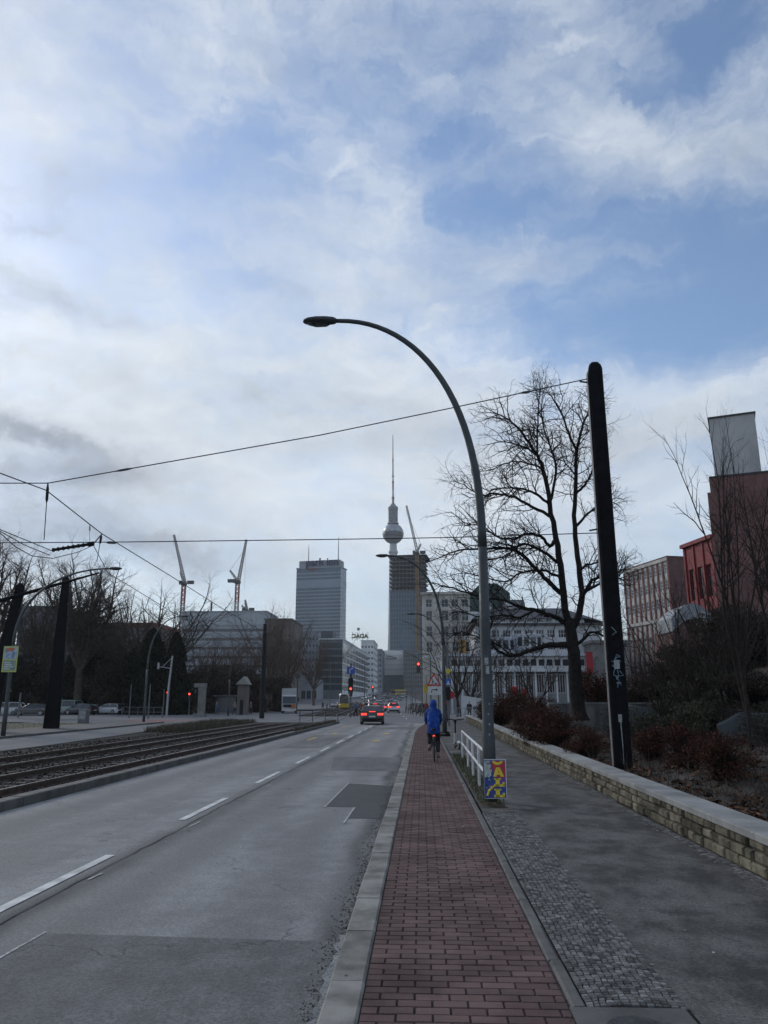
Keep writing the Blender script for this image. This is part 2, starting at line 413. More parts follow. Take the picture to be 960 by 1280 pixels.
# park beyond the parking road
mb = MB(); strip(mb, -140, lambda y: -34 + road_off(y), [112, 130, 170, 200, 240], -.05); S('park_soil', mb, m_soil)

# tram bed and rails
mb = MB()
strip(mb, lambda y: -14.4 - max(0, y - 30) * .085 + .0, -7.2, [-12, 0, 10, 20, 30, 40, 50, 60, 66], -.02)
strip(mb, lambda y: -14.2 + track_off(y), lambda y: -6.4 + track_off(y), yr(100, 260, 20), -.05)
S('ballast', mb, m_ballast)
rr = random.Random(3)
mb = MB()   # loose stones
for i in range(9000):
    y = 12 + 34 * rr.random() ** 1.6; x = -7.25 - rr.random() * 7.0; s_ = rr.uniform(.018, .042)
    mb.tint = rr.uniform(.0, 1.0)
    mb.box(x, y, -.02 + s_ * .25, s_ * rr.uniform(.8, 1.8), s_ * rr.uniform(.8, 1.6), s_, rr.random() * 3, .6)
S('ballast_stones', mb, M('ballast_stone', (.022, .020, .019), .95, .4, 9, tint=.9, spec=.1), kind='stuff', label='loose grey brown ballast stones between the tram rails')
mb = MB()
for x in (-7.62, -9.02, -10.5, -11.9):
    ys = yr(-8, 66, 8) + yr(68, 260, 40)
    b0 = len(mb.v)
    for y in ys:
        ox = track_off(y); z0 = -.02 if y < 66 or y > 100 else -.1; z1 = .11 if y < 66 or y > 100 else -.092
        z0 += rise(y); z1 += rise(y)
        for dx, zz in ((-.065, z0), (-.02, z0 + .02), (-.036, z1 - .03), (-.036, z1), (.036, z1), (.036, z1 - .03), (.02, z0 + .02), (.065, z0)): mb.v.append((x + ox + dx, y, zz))
    for i in range(len(ys) - 1):
        for k in range(7):
            mb.f.append((b0 + i * 8 + k, b0 + i * 8 + k + 1, b0 + (i + 1) * 8 + k + 1, b0 + (i + 1) * 8 + k)); mb.m.append(1 if k == 3 else 0); mb.c.append(.5)
S('tram_rails', mb, [rust, steel])
mb = MB()
for cx in (-8.32, -11.2):
    for i in range(85):
        mb.box(cx, 11 + i * .65, -.038, 2.4, .24, .05)
S('sleepers', mb, M('sleeper', (.026, .024, .022), .9, .4, 6, .3))

# kerbs
def kerb_run(mb, xf, y0, y1, w, z0, z1, step, rr, xw=None):
    y = y0
    while y < y1:
        st = step * rr.uniform(.92, 1.06); mb.tint = rr.uniform(.2, .8); a = xf(y); b = xf(y + st)
        j = rr.uniform(-.006, .006); zt = z1 + rr.uniform(-.004, .004); g_ = .006
        e = .015
        ring = lambda x, yv: [(x, yv, z0), (x + w, yv, z0), (x + w, yv, zt - e), (x + w - e, yv, zt), (x + e, yv, zt), (x, yv, zt - e)]
        mb.loft([ring(a + j, y + g_), ring(b + j, y + st - g_)]); y += st
mb = MB(); kerb_run(mb, lambda y: kerb_x(y), 1.2, 66, .215, -.2, 0.012, 1.0, rr); S('kerb', mb, m_kerb)
mb = MB(); kerb_run(mb, lambda y: -7.16, 2, 66, .28, -.2, .06, 1.0, rr); S('tram_kerb', mb, m_kerbdark)
mb = MB(); kerb_run(mb, lambda y: lcx0(y) + .02, 2, 66, .2, -.2, .02, 1.2, rr); kerb_run(mb, lambda y: lcx1(y) - .16, 2, 66, .16, -.2, .01, 1.2, rr); S('side_kerb', mb, m_kerbdark)

# cycle path of red concrete pavers
def pathR(y): return .80
mb = MB(); strip(mb, lambda y: kerb_x(y) + .2, lambda y: .92 if y < 30 else .92 + (kerb_x(y) + .58), [-4, 4, 10, 20, 30, 42, 48, 54, 60, 66], -.012); S('path_bed', mb, m_joint)
mb = MB(); y = 1.5; row = 0
while y < 60:
    d = .104; x0 = kerb_x(y) + .222; x = x0 - (.1 if row % 2 else 0) ; xe = .80 + (kerb_x(y) + .58)
    while x < xe - .02:
        a = max(x, x0); b = min(x + .2, xe)
        if b - a > .03:
            mb.tint = rr.uniform(0, 1) ** 1.2; zt = rr.uniform(-.002, .0025); gp_ = .003; tl = rr.uniform(-.0015, .0015)
            v = [(a + gp_, y + gp_, -.02), (b - gp_, y + gp_, -.02), (b - gp_, y + d - gp_, -.02), (a + gp_, y + d - gp_, -.02)]
            e = .005
            u = [(a + gp_ + e, y + gp_ + e, zt), (b - gp_ - e, y + gp_ + e, zt + tl), (b - gp_ - e, y + d - gp_ - e, zt + tl), (a + gp_ + e, y + d - gp_ - e, zt)]
            mb.add(v + u, [(4, 5, 6, 7), (0, 1, 5, 4), (1, 2, 6, 5), (2, 3, 7, 6), (3, 0, 4, 7)])
        x += .2
    y += d; row += 1
S('cycle_path', mb, m_brick)
# narrow edging stones and setts
mb = MB(); kerb_run(mb, lambda y: .81 + (kerb_x(y) + .58), 4.87, 60, .085, -.1, .004, .8, rr); S('edging', mb, m_kerbdark)
mb = MB(); strip(mb, .9, 1.62, [-4, 4, 14, 30], -.012); strip(mb, 2.9, 3.5, [-4, 8, 30, 66], -.012); S('sett_bed', mb, m_joint)
def setts(mb, x0, x1, y0, y1, s, rr):
    nx = max(1, int(round((x1 - x0) / s))); ny = int((y1 - y0) / s); sx = (x1 - x0) / nx
    J = lambda: rr.uniform(-.2, .2) * s
    prev = None
    for j in range(ny + 1):
        bow = lambda i: .05 * math.sin((i / nx) * PI)
        cur = [(x0 + i * sx + (J() if 0 < i < nx else 0), y0 + j * s + J() * .8 + bow(i)) for i in range(nx + 1)]
        if prev:
            for i in range(nx):
                q = [prev[i], prev[i + 1], cur[i + 1], cur[i]]; cx = sum(p[0] for p in q) / 4; cy = sum(p[1] for p in q) / 4
                mb.tint = rr.uniform(0, 1); zt = rr.uniform(-.002, .002)
                a = [(cx + (p[0] - cx) * .90, cy + (p[1] - cy) * .90, -.02) for p in q]; b = [(cx + (p[0] - cx) * .80, cy + (p[1] - cy) * .80, zt - .004) for p in q]
                c = [(cx + (p[0] - cx) * .70, cy + (p[1] - cy) * .70, zt) for p in q]
                mb.add(a + b + c, [(8, 9, 10, 11)] + [(k, (k + 1) % 4, (k + 1) % 4 + 4, k + 4) for k in range(4)] + [(k + 4, (k + 1) % 4 + 4, (k + 1) % 4 + 8, k + 8) for k in range(4)])
        prev = cur
mb = MB(); setts(mb, .905, 1.46, 4.87, 12.6, .042, rr)
setts(mb, 3.06, 3.27, 3, 14, .052, rr); setts(mb, 3.1, 3.36, 14, 24, .052, rr)
S('sett_strip', mb, m_cob)
mb = MB(); strip(mb, lambda y: 1.455 if y < 12.6 else .92 + (kerb_x(y) + .58), lambda y: 3.07 + (y - 4) * .009, [-4, 0, 4, 8, 12.59, 12.6, 20, 30, 42, 54, 60, 68, 80], 0.0); S('pavement', mb, m_walk)
# concrete inspection cover at the bottom edge
mb = MB(); mb.span(.80, 1.43, 4.16, 4.86, -.1, .006); cover = S('cover_slab', mb, m_kerbdark)
mb = MB(); mb.lathe([(.16, .0), (.16, .008), (.15, .012), (.06, .012)], 24, 1.10, 4.58, 0.0); P('cover_plate', mb, M('cast_iron', (.04, .04, .042), .5, .4, 12, .4, 60, metal=.5), cover)
# dirt and grass strip under the railing
mb = MB(); strip(mb, lambda y: .93 + .03 * math.sin(y * 3), lambda y: 1.34 + .05 * math.sin(y * 2.1), yr(13.2, 26.5, 40), .006); S('dirt_strip', mb, M('dirt', (.04, .032, .025), .95, .5, 3, .8, 40, rgb2=(.055, .05, .03)))

# patches of darker asphalt and chalk marks
def patch(name, pts, m, z):
    mb = MB(); mb.add([(p[0], p[1], z) for p in pts], [tuple(range(len(pts)))]); return S(name, mb, m)
patch('asphalt_patch', [(-1.15, 12.62), (-.6, 12.68), (-.6, 17.3), (-1.6, 17.8), (-1.64, 14.0), (-1.13, 13.95)], m_patch, -.096)
patch('asphalt_patch', [(-3.1, 2), (-.6, 2), (-.6, 6.36), (-2.94, 6.47)], m_patchold, -.096)
patch('asphalt_patch', [(-2.4, 21.2), (-.62, 21.0), (-.58, 26), (-2.9, 26.3)], m_patchold, -.096)
patch('asphalt_patch', [(-5.6, 31), (-3.9, 31), (-3.9, 43), (-5.7, 43)], m_patchold, -.096)
patch('asphalt_patch', [(-3.3, 52), (.2, 52), (.2, 57), (-3.3, 57)], m_patchold, -.096)
mb = MB()
def seg(mb, a, b, w, z):
    a = Vector((a[0], a[1], z)); b = Vector((b[0], b[1], z)); d = (b - a).normalized(); nrm = Vector((-d.y, d.x, 0)) * (w / 2)
    mb.quad(a - nrm, b - nrm, b + nrm, a + nrm)
seg(mb, (-1.67, 13.9), (-1.63, 17.9), .03, -.092); seg(mb, (-1.17, 12.1), (-1.16, 13.9), .03, -.092); seg(mb, (-1.5, 17.85), (-1.2, 17.7), .04, -.092); seg(mb, (-1.15, 17.7), (-.8, 17.5), .03, -.092)
seg(mb, (-3.0, 5.2), (-2.95, 6.5), .025, -.092)
for (x, y, l) in ((-3.35, 11.7, .5), (-3.3, 17.1, .4), (-3.38, 8.3, .3)): seg(mb, (x, y), (x + .02, y + l), .028, -.092)
S('chalk_marks', mb, M('chalk', (.34, .34, .34), .9, .5, 20))
# lane dashes, worn old marks, stop line, arrows
mb = MB(); k = 0; y = 1.3
while y < 62:
    seg(mb, (-3.66, y), (-3.66, y + 2.75), .11, -.092); y += 5.52
seg(mb, (-2.6, 64.2), (.2, 64.2), .45, -.092)
for a, b in (((.1, 66.5), (1.3, 76)), ((1.3, 76), (2.0, 92))): seg(mb, a, b, .14, -.088)
for y0 in (80, 90, 100, 112, 126, 142): seg(mb, (-4.5 + road_off(y0), y0), (-4.5 + road_off(y0 + 4), y0 + 4), .14, -.092)
for y0 in (82, 95, 110, 130): seg(mb, (-1.0 + road_off(y0), y0), (-1.0 + road_off(y0 + 4), y0 + 4), .14, -.092)
S('road_markings', mb, roadpaint)
mb = MB()
for (x, y, l) in ((-4.9, 44, 1.6), (-2.1, 36, 1.2), (-2.0, 44, 1.6)): seg(mb, (x, y), (x + .04, y + l), .3, -.088)
for (x, y) in ((-5.3, 37), (-5.6, 56)): seg(mb, (x, y), (x, y + 3), .14, -.088)
S('yellow_markings', mb, yellowpaint)
mb = MB(); strip(mb, -28.5, -21.5, [74, 78], -.086); strip(mb, -26, -22.5, [68, 72], -.086); S('red_cycle_crossing', mb, M('red_road_paint', (.20, .07, .065), .8, .25, 3))
mb = MB(); rj = random.Random(19)
def seam(mb, pts, w):
    for a, b in zip(pts, pts[1:]): seg(mb, a, b, w * rj.uniform(.6, 1.3), -.0915)
seam(mb, [(-3.44 + .012 * math.sin(i * .33) + rj.gauss(0, .010), 4 + i * .3) for i in range(165)], .022)
for y0, xa, xb in ((19.6, -3.4, -.62), (29.0, -6.7, -3.4)):
    n_ = 14; seam(mb, [(lerp(xa, xb, i / n_), y0 + rj.gauss(0, .05) + .12 * math.sin(i * .8)) for i in range(n_ + 1)], .025)
S('sealed_joints', mb, M('tar_seal', (.045, .045, .047), .7, .3, 6, spec=.25))
# gutter: grit and a wet puddle
pr = []; rg = random.Random(11)
for i in range(26): y = 4.4 + i * .085; pr.append((-.615 - .05 * abs(math.sin(i * .35)) * abs(math.sin(i * .9 + 1)) - rg.uniform(0, .025), y))
mb = MB(); mb.add([(x, y, -.0918) for x, y in pr] + [(-.583, y, -.0918) for x, y in pr], [(i, i + 26, i + 27, i + 1) for i in range(25)])
S('puddle', mb, M('wet_asphalt', (.07, .072, .076), .3, .3, 4, spec=.5))
mb = MB()
for i in range(2600):
    y = 4.3 + 22 * rg.random() ** 1.6; x = -.6 - abs(rg.gauss(0, .07)); s_ = rg.uniform(.003, .009); mb.tint = rg.random()
    mb.box(x, y, -.096 + s_ * .3, s_ * 1.5, s_, s_ * .7, rg.random() * 3, .6)
S('gutter_grit', mb, M('grit', (.04, .036, .03), .95, .5, 9, tint=.6), kind='stuff', label='dark grit and leaf crumbs lying along the kerb gutter')
mb = MB()
for i in range(45):
    y = rg.uniform(5, 26); x = rg.uniform(-3.6, 3.0); z = -.095 if x < -.6 else .006
    if z > 0 and x < .9 and rg.random() < .5: continue
    s_ = rg.uniform(.008, .018); mb.tint = rg.random()
    mb.box(x, y, z + .003, s_ * 1.6, s_, .004, rg.random() * 3, .8)
S('litter', mb, M('paper_litter', (.35, .33, .31), .9, .4, 9, tint=.6), kind='stuff', label='tiny pale scraps of litter scattered over road and paths')
mb = MB()
for i in range(150):
    y = 4.6 + 24 * rg.random() ** 1.4; x = rg.uniform(-.55, 3.1); mb.tint = rg.random(); s_ = rg.uniform(.008, .022); a = rg.random() * 6.28; c, n_ = math.cos(a) * s_, math.sin(a) * s_; z = .012 if x < 0.95 else .016
    mb.add([(x - c, y - n_, z), (x + n_ * .5, y - c * .5, z + .004), (x + c, y + n_, z + .002), (x - n_ * .5, y + c * .5, z)], [(0, 1, 2, 3)])
S('path_leaves', mb, M('path_leaf', (.06, .045, .03), .9, .4, 9, tint=.8), kind='stuff', label='small brown leaf bits scattered on the cycle path and pavement')
# ------------------------------------------------------------------ stone wall, bank on the right
def wall_x(y): return 3.24 + (y - 8) * .0098
def wall_h(y): return .42 + .1 * sstep(10, 70, y)
m_stone = M('wall_stone', (.092, .082, .060), .95, .5, 3, .9, 30, rgb2=(.130, .115, .084), tint=.38, spec=.15)
m_mortar = M('mortar', (.055, .05, .042), .95, .3, 8, .4, 60)
m_cop = M('coping_stone', (.22, .218, .21), .85, .3, 1.6, .4, 60, tint=.14)
w = E('stone_wall', 'low rubble stone wall with pale flat coping beside the pavement', 'wall', (3.3, 20, 0))
off = Vector((-3.3, -20, 0))
mb = MB(); ys = yr(1, 70, 30)
b0 = 0
for y in ys:
    for dx, z in ((.03, -.15), (.03, wall_h(y) - .07), (.34, wall_h(y) - .07), (.34, -.15)): mb.v.append((wall_x(y) + dx - 3.3, y - 20, z))
for i in range(len(ys) - 1):
    for k in range(4): mb.f.append((i * 4 + k, i * 4 + (k + 1) % 4, i * 4 + 4 + (k + 1) % 4, i * 4 + 4 + k)); mb.m.append(0); mb.c.append(.5)
e = (len(ys) - 1) * 4; mb.f += [(e, e + 1, e + 2, e + 3), (3, 2, 1, 0)]; mb.m += [0, 0]; mb.c += [.5, .5]
P('core', mb, m_mortar, w)
mb = MB(); rg = random.Random(5)
zb = [-.02, .13, .25, 1]
for c in range(3):
    y = 1.0 + c * .1
    while y < 69:
        L = rg.uniform(.16, .42); h = wall_h(y) - .075
        z0 = h * (0, .36, .69)[c] + .006 + rg.uniform(-.01, .01); z1 = h * (.36, .69, 1.0)[c] - .006; p = rg.uniform(.0, .03); mb.tint = rg.uniform(0, 1)
        x = wall_x(y) - 3.3; dj = [rg.uniform(-.012, .012) for _ in range(8)]; e = .012
        bk = [(x + .04, y + .006, z0), (x + .04, y + L - .006, z0), (x + .04, y + L - .006, z1), (x + .04, y + .006, z1)]
        f1 = [(x + .012 - p * .5, y + .008 + e * .5 + dj[0], z0 + e * .5), (x + .012 - p * .5, y + L - .008 - e * .5 + dj[1], z0 + e * .5), (x + .012 - p * .5, y + L - .008 + dj[1] - e * .5, z1 - e * .5), (x + .012 - p * .5, y + .008 + e * .5 + dj[0], z1 - e * .5)]
        f2 = [(x - p + .004, a[1] + s1 * .02, a[2] + s2 * .016) for a, s1, s2 in zip(f1, (1, -1, -1, 1), (1, 1, -1, -1))]
        mb.add([(a, b - 20, c_) for a, b, c_ in bk + f1 + f2], [(8, 11, 10, 9)] + [(k, k + 4, (k + 1) % 4 + 4, (k + 1) % 4) for k in range(4)] + [(k + 4, k + 8, (k + 1) % 4 + 8, (k + 1) % 4 + 4) for k in range(4)])
        y += L
P('stonework', mb, m_stone, w)
mb = MB(); y = 1.0
while y < 70:
    L = rg.uniform(.9, 1.3); mb.tint = rg.uniform(.2, .8); h = wall_h(y); x = wall_x(y) - 3.3; x2 = wall_x(y + L) - 3.3; g_ = .005; e = .012; h2 = wall_h(y + L)
    ring = lambda xx, yv, hh: [(xx - .035, yv - 20, hh - .075), (xx + .39, yv - 20, hh - .075), (xx + .39, yv - 20, hh - e), (xx + .39 - e, yv - 20, hh), (xx - .035 + e, yv - 20, hh), (xx - .035, yv - 20, hh - e)]
    mb.loft([ring(x, y + g_, h), ring(x2, y + L - g_, h2)]); y += L
P('coping', mb, m_cop, w)
# loose block lying on the coping
mb = MB(); mb.box(0, 0, .12, .32, 2.0, .24); bevel(T('stone_block', mb, m_cop, 'loose pale stone block standing behind the wall coping near the lamp', 'block', (4.15, 31, .42), 0), .015)

def bank_z(x, y):
    xw = wall_x(y) + .34
    if x < xw: return .3
    k = 1 - sstep(42, 62, y)
    z = .30 + .08 * sstep(0, 2, x - xw)
    a = (8.9 if y < 25.7 else 7.0) + max(0, (y - 10)) * .12
    z += (2.75 * sstep(a, a + 4.5, x) + 1.6 * sstep(a + 5, a + 26, x)) * k
    z += (.06 * math.sin(x * 2.3 + y * 1.1) + .05 * math.sin(x * 1.1 - y * 2.7) + .04 * math.sin(x * 5 + y * 4)) * min(1, (x - xw) / .8)
    return z * (1 - .9 * sstep(62, 74, y))
mb = MB(); nx, ny = 70, 90
for j in range(ny + 1):
    y = -6 + 82 * (j / ny)
    for i in range(nx + 1):
        x = wall_x(y) + .33 + 56 * (i / nx) ** 2; mb.v.append((x, y, bank_z(x, y)))
for j in range(ny):
    for i in range(nx):
        a = j * (nx + 1) + i; mb.f.append((a, a + 1, a + nx + 2, a + nx + 1)); mb.m.append(0); mb.c.append(.5)
S('bank', mb, m_soil, True)
# leaf litter on the bank
mb = MB(); rl = random.Random(21)
def leaf(mb, p, s, rr, up=.5):
    n_ = Vector((rr.gauss(0, 1), rr.gauss(0, 1), rr.gauss(0, 1) + up * 3)).normalized(); a = n_.orthogonal().normalized(); b = n_.cross(a)
    t = rr.random() * 6.28; u = a * math.cos(t) + b * math.sin(t); v = n_.cross(u)
    mb.add([p - u * s, p - v * s * .5, p + u * s, p + v * s * .5], [(0, 1, 2, 3)])
for i in range(34000):
    y = 7 + 38 * rl.random() ** 1.5; x = wall_x(y) + .4 + 14 * rl.random() ** 1.4
    mb.tint = rl.random(); p = Vector((x, y, bank_z(x, y) + .015 + .02 * rl.random())); leaf(mb, p, rl.uniform(.035, .085), rl, 1)
S('fallen_leaves', mb, M('dead_leaf', (.072, .038, .022), .9, .3, 9, tint=.85, spec=.1), kind='stuff', label='brown fallen leaves covering the bank behind the stone wall')
mb = MB()
for i in range(9000):
    y = 8 + 34 * rl.random() ** 1.3; x = wall_x(y) + .6 + 13 * rl.random() ** 1.2; p = Vector((x, y, bank_z(x, y) - .02)); h = rl.uniform(.12, .5)
    d = Vector((rl.gauss(0, .45), rl.gauss(0, .45), 1)).normalized(); q = p + d * h * .6; e = q + (d + Vector((rl.gauss(0, .4), rl.gauss(0, .4), -.2))).normalized() * h * .4
    mb.tint = rl.random(); mb.tube([p, q, e], [.006, .004, .002], 3, False)
S('undergrowth', mb, M('dead_stalk', (.05, .035, .026), .9, .3, 9, tint=.7), kind='stuff', label='tangle of thin dead stalks over the dark bank')
def grass_patch(name, x0, x1, y0, y1, n, h, m, label, seed, zf=None, pw=1.0):
    rr = random.Random(seed); mb = MB()
    for i in range(n):
        y = lerp(y0, y1, rr.random() ** pw); a = x0(y) if callable(x0) else x0; b = x1(y) if callable(x1) else x1
        x = lerp(a, b, rr.random()); z = zf(x, y) if zf else 0; hh = h * rr.uniform(.4, 1.2); w_ = .004 + hh * .02
        t = rr.random() * 6.28; l = Vector((rr.gauss(0, .35), rr.gauss(0, .35), 1)) * hh; c, s_ = math.cos(t) * w_, math.sin(t) * w_
        p = Vector((x, y, z)); mb.tint = rr.random()
        mb.add([p + Vector((c, s_, 0)), p - Vector((c, s_, 0)), p + l * .6 - Vector((c, s_, 0)) * .7, p + l + Vector((l.x, l.y, 0)) * .5, p + l * .6 + Vector((c, s_, 0)) * .7], [(0, 1, 2, 3, 4)])
    return S(name, mb, m, kind='stuff', label=label)
m_dry = M('dry_grass', (.075, .06, .04), .95, .3, 5, tint=.6); m_green = M('green_grass', (.05, .06, .022), .95, .3, 5, tint=.6)
grass_patch('railing_grass', .95, 1.32, 13.3, 26, 2600, .06, m_green, 'short patchy grass under the white railing', 31)
grass_patch('median_grass', lambda y: lcx0(y) + .25, lambda y: -12.9 - .02 * (y - 30), 44, 65.5, 8000, .34, m_dry, 'dry brown grass between tram tracks and side road', 32, lambda x, y: -.02)
grass_patch('kerb_grass', lambda y: -7.25, lambda y: -6.95 + .0, 44, 65, 2600, .25, m_dry, 'dry weeds on the tram kerb before the junction', 33)
grass_patch('verge_grass', -40, lambda y: lcx1(y) - 4.5, 30, 62, 9000, .09, m_green, 'green winter grass on the verge beside the side road', 34)
# concrete retaining blocks holding the bank
m_conc = M('weathered_concrete', (.105, .115, .125), .9, .35, 1.6, .4, 20, stretch=(1, 1, .4))
def conc(loc, rz, prof, d, label):
    mb = MB(); mb.prism([(x, 0, z) for x, z in prof], (0, d, 0)); o = T('retaining_wall', mb, m_conc, label, 'retaining wall', loc, rz); bevel(o, .03); return o
conc((9.3, 25.5, -.1), -.12, [(.15, 0), (8, 0), (8, 1.25), (2.4, 1.38), (.7, 1.42), (.0, 1.05)], .5, 'slanting grey concrete retaining wall at right behind the fence')
conc((8.2, 33, -.1), -.1, [(0, 0), (1.0, 0), (1.0, 1.5), (.35, 1.62), (0, 1.55)], .5, 'short upright concrete wall stub behind the black mast')
conc((8.6, 31.5, 1.6), -.05, [(2.9, 0), (8, 0), (8, 1.1), (3.4, .95)], .3, 'grey concrete wall higher up the bank under the trees')
mb = MB(); mb.span(0, 4.4, 0, .25, -.3, 1.35); lowall = E('garden_wall', 'pale rendered garden wall behind the big bare tree', 'wall', (5.35, 33.5, .2))
P('render', mb, M('pale_render', (.11, .11, .105), .85, .5, 2.0, .2, 30, stretch=(1, 1, .3)), lowall)
mb = MB(); mb.span(-.05, 4.45, -.04, .29, 1.35, 1.42); P('coping', mb, m_cop, lowall)

# post and mesh fence along the foot of the bank
fence = E('mesh_fence', 'thin wire mesh fence with dark posts at the foot of the bank', 'fence', (8.2, 14, .2))
fp = [(7.0, 10.5), (8.0, 16), (9.0, 22.5), (9.9, 28), (10.9, 34), (9.0, 36.5), (7.6, 38.5)]
fpts = [Vector((x - 8.2, y - 14, bank_z(x, y) - .2)) for x, y in fp]
for p in fpts:
    mb = MB(); mb.tube([p - Vector((0, 0, .2)), p + Vector((0, 0, 1.08))], .035, 8); P('post', mb, blackpaint, fence)
mb = MB()
for a, b in zip(fpts, fpts[1:]):
    L = (b - a).length; nn = int(L / .12)
    for i in range(nn): p = a.lerp(b, (i + .5) / nn); mb.tube([p + Vector((0, 0, .03)), p + Vector((0, 0, 1.0))], .0025, 3, False)
    for k in range(7): z = Vector((0, 0, .05 + k * .155)); mb.tube([a + z, b + z], .0025, 3, False)
P('wire_mesh', mb, darkgrey, fence)
# ------------------------------------------------------------------ street furniture
# curved street lamps: the pole sweeps over into the arm
def lamp(label, loc, rz=0.0, reach=2.9, top=8.6, group='curved street lamps', head_rz=0.0):
    """arm reaches towards local -x"""
    t = E('street_lamp', label, 'street lamp', loc, rz, group)
    mb = MB()
    mb.tube([(0, 0, -.1), (0, 0, 1.05), (0, 0, 1.12), (0, 0, 2.9), (0, 0, 4.4)], [.115, .112, .1, .092, .083], 16)
    P('pole', mb, greypaint, t, smooth=True)
    pts = []; rad = []
    z0 = 4.4
    # superellipse-like sweep
    for i in range(25):
        a = (PI / 2) * i / 24
        x = -reach * (1 - math.cos(a)) ** 1.12; z = z0 + (top - z0) * math.sin(a) ** .96
        pts.append((x, 0, z)); rad.append(lerp(.083, .042, (i / 24) ** .8))
    pts = [(p[0] * .86, 0, p[2]) for p in pts]; pts[-1] = (pts[-1][0] - .06, 0, pts[-1][2] + .004)
    mb = MB(); mb.tube(pts, rad, 14); arm = P('arm', mb, greypaint, t, smooth=True)
    ex, ez = pts[-1][0], pts[-1][2]
    rings = []
    for s_, w, zt, zb in ((0, .06, .055, -.05), (.06, .10, .075, -.06), (.2, .135, .085, -.065), (.4, .15, .082, -.062), (.55, .13, .062, -.05), (.63, .085, .035, -.035), (.66, .03, .0, -.02)):
        rings.append([(ex - s_, w * math.cos(u), ez + (zt if math.sin(u) > 0 else -zb) * math.sin(u)) for u in [2 * PI * k / 14 for k in range(14)]])
    mb = MB(); mb.loft(rings); head = P('lamp_head', mb, darkgrey, t, smooth=True)
    mb = MB(); mb.loft([[(ex - s_, w * math.cos(u), ez - .045 - d + w * .12 * (math.sin(u) - 1)) for u in [2 * PI * k / 12 for k in range(12)]] for s_, w, d in ((.12, .06, 0), (.2, .10, .02), (.4, .11, .02), (.56, .07, 0))])
    P('lens', mb, glass, head, smooth=True)
    mb = MB(); mb.span(-.05, .05, -.1, -.085, .7, 1.02); P('access_door', mb, greypaint, t)
    return t
lp = lamp('tall curved street lamp in the foreground with a colourful sign at its foot', (1.15, 13.98, 0), reach=3.15, top=9.02)
# stickers on the foreground pole
m_fs = M('faded_sticker', (.32, .31, .30), .8, .4, 30)
mb = MB(); mb.span(-.035, .03, -.108, -.094, 2.28, 2.4); P('sticker', mb, m_fs, lp)
mb = MB(); mb.span(-.02, .04, -.110, -.094, 2.12, 2.26); P('sticker', mb, m_fs, lp)
for i in range(4):
    mb = MB(); mb.box(.01 + .03 * math.sin(i * 3), -.112, 1.1 + i * .17, .022, .008, .03); P('scrape', mb, galv, lp)
l2 = dup(lp, (1.12, 39.5, 0), 0, 'second curved street lamp, carrying the roadwork sign above the cyclist')
for ch in list(l2.children):
    if ch.name.startswith(('sticker', 'scrape')): bpy.data.objects.remove(ch)
mb = MB(); mb.lathe([(.27, 0), (.27, .12), (.22, .16), (.22, .22)], 4); P('base_cover', mb, blackpaint, l2)
l3 = dup(l2, (2.2, 67, 0), 0, 'third curved street lamp at the junction, its small head beside the unfinished tower')
for ch in list(l3.children):
    if ch.name.startswith('base_cover'): bpy.data.objects.remove(ch)
ll = lamp('leftmost curved lamp with a small poster hung on its pole', (-20.6, 38.6, 0), PI, reach=5.3, top=8.3)
dup(l3, (-24.0, 68, 0), PI, 'curved lamp in front of the dark conifer on the left')
dup(l3, (-24.5, 100, 0), PI, 'curved lamp behind the stone gate pillar, half hidden by brown branches')
dup(l3, (-30.5, 138, 0), PI, 'small far curved lamp left of the black tram pole')
# election-style poster hung on the left lamp
ps = E('poster', 'small colourful poster with yellow border on the leftmost lamp pole', 'poster', (-20.6, 38.45, 3.1), .1)
mb = MB(); mb.span(-.36, .36, -.02, .0, -.02, 1.26); P('board', mb, M('poster_yellow', (.42, .47, .12), .6, .1, 5), ps)
mb = MB(); mb.span(-.30, .30, -.026, -.0205, .62, 1.2); P('picture', mb, M('poster_blue', (.10, .22, .45), .6, .5, 5, rgb2=(.3, .35, .4)), ps)
mb = MB(); mb.prism([(-.22, -.033, 1.0), (.05, -.033, 1.02), (.22, -.033, 1.14), (.02, -.033, 1.19), (-.2, -.033, 1.16)], (0, .006, 0)); P('orange_shape', mb, M('poster_orange', (.5, .14, .05), .6, .1, 5), ps)
mb = MB(); mb.lathe([(.15, -.1), (.17, 0), (.1, .1)], 12, -.08, 0, .88); P('pale_shape', mb, M('poster_pale', (.5, .5, .48), .6, .2, 5), ps, loc=(0, 0, 0)).scale = (1, .12, 1)
mb = MB(); mb.span(-.30, .30, -.026, -.0205, .06, .56); P('text_panel', mb, M('poster_grey', (.2, .26, .22), .6, .3, 9), ps)
mb = MB(); [mb.span(-.25, lerp(.05, .25, (i * 37 % 10) / 10), -.030, -.0265, .12 + i * .1, .165 + i * .1) for i in range(4)]; P('text_line', mb, whitepaint, ps)

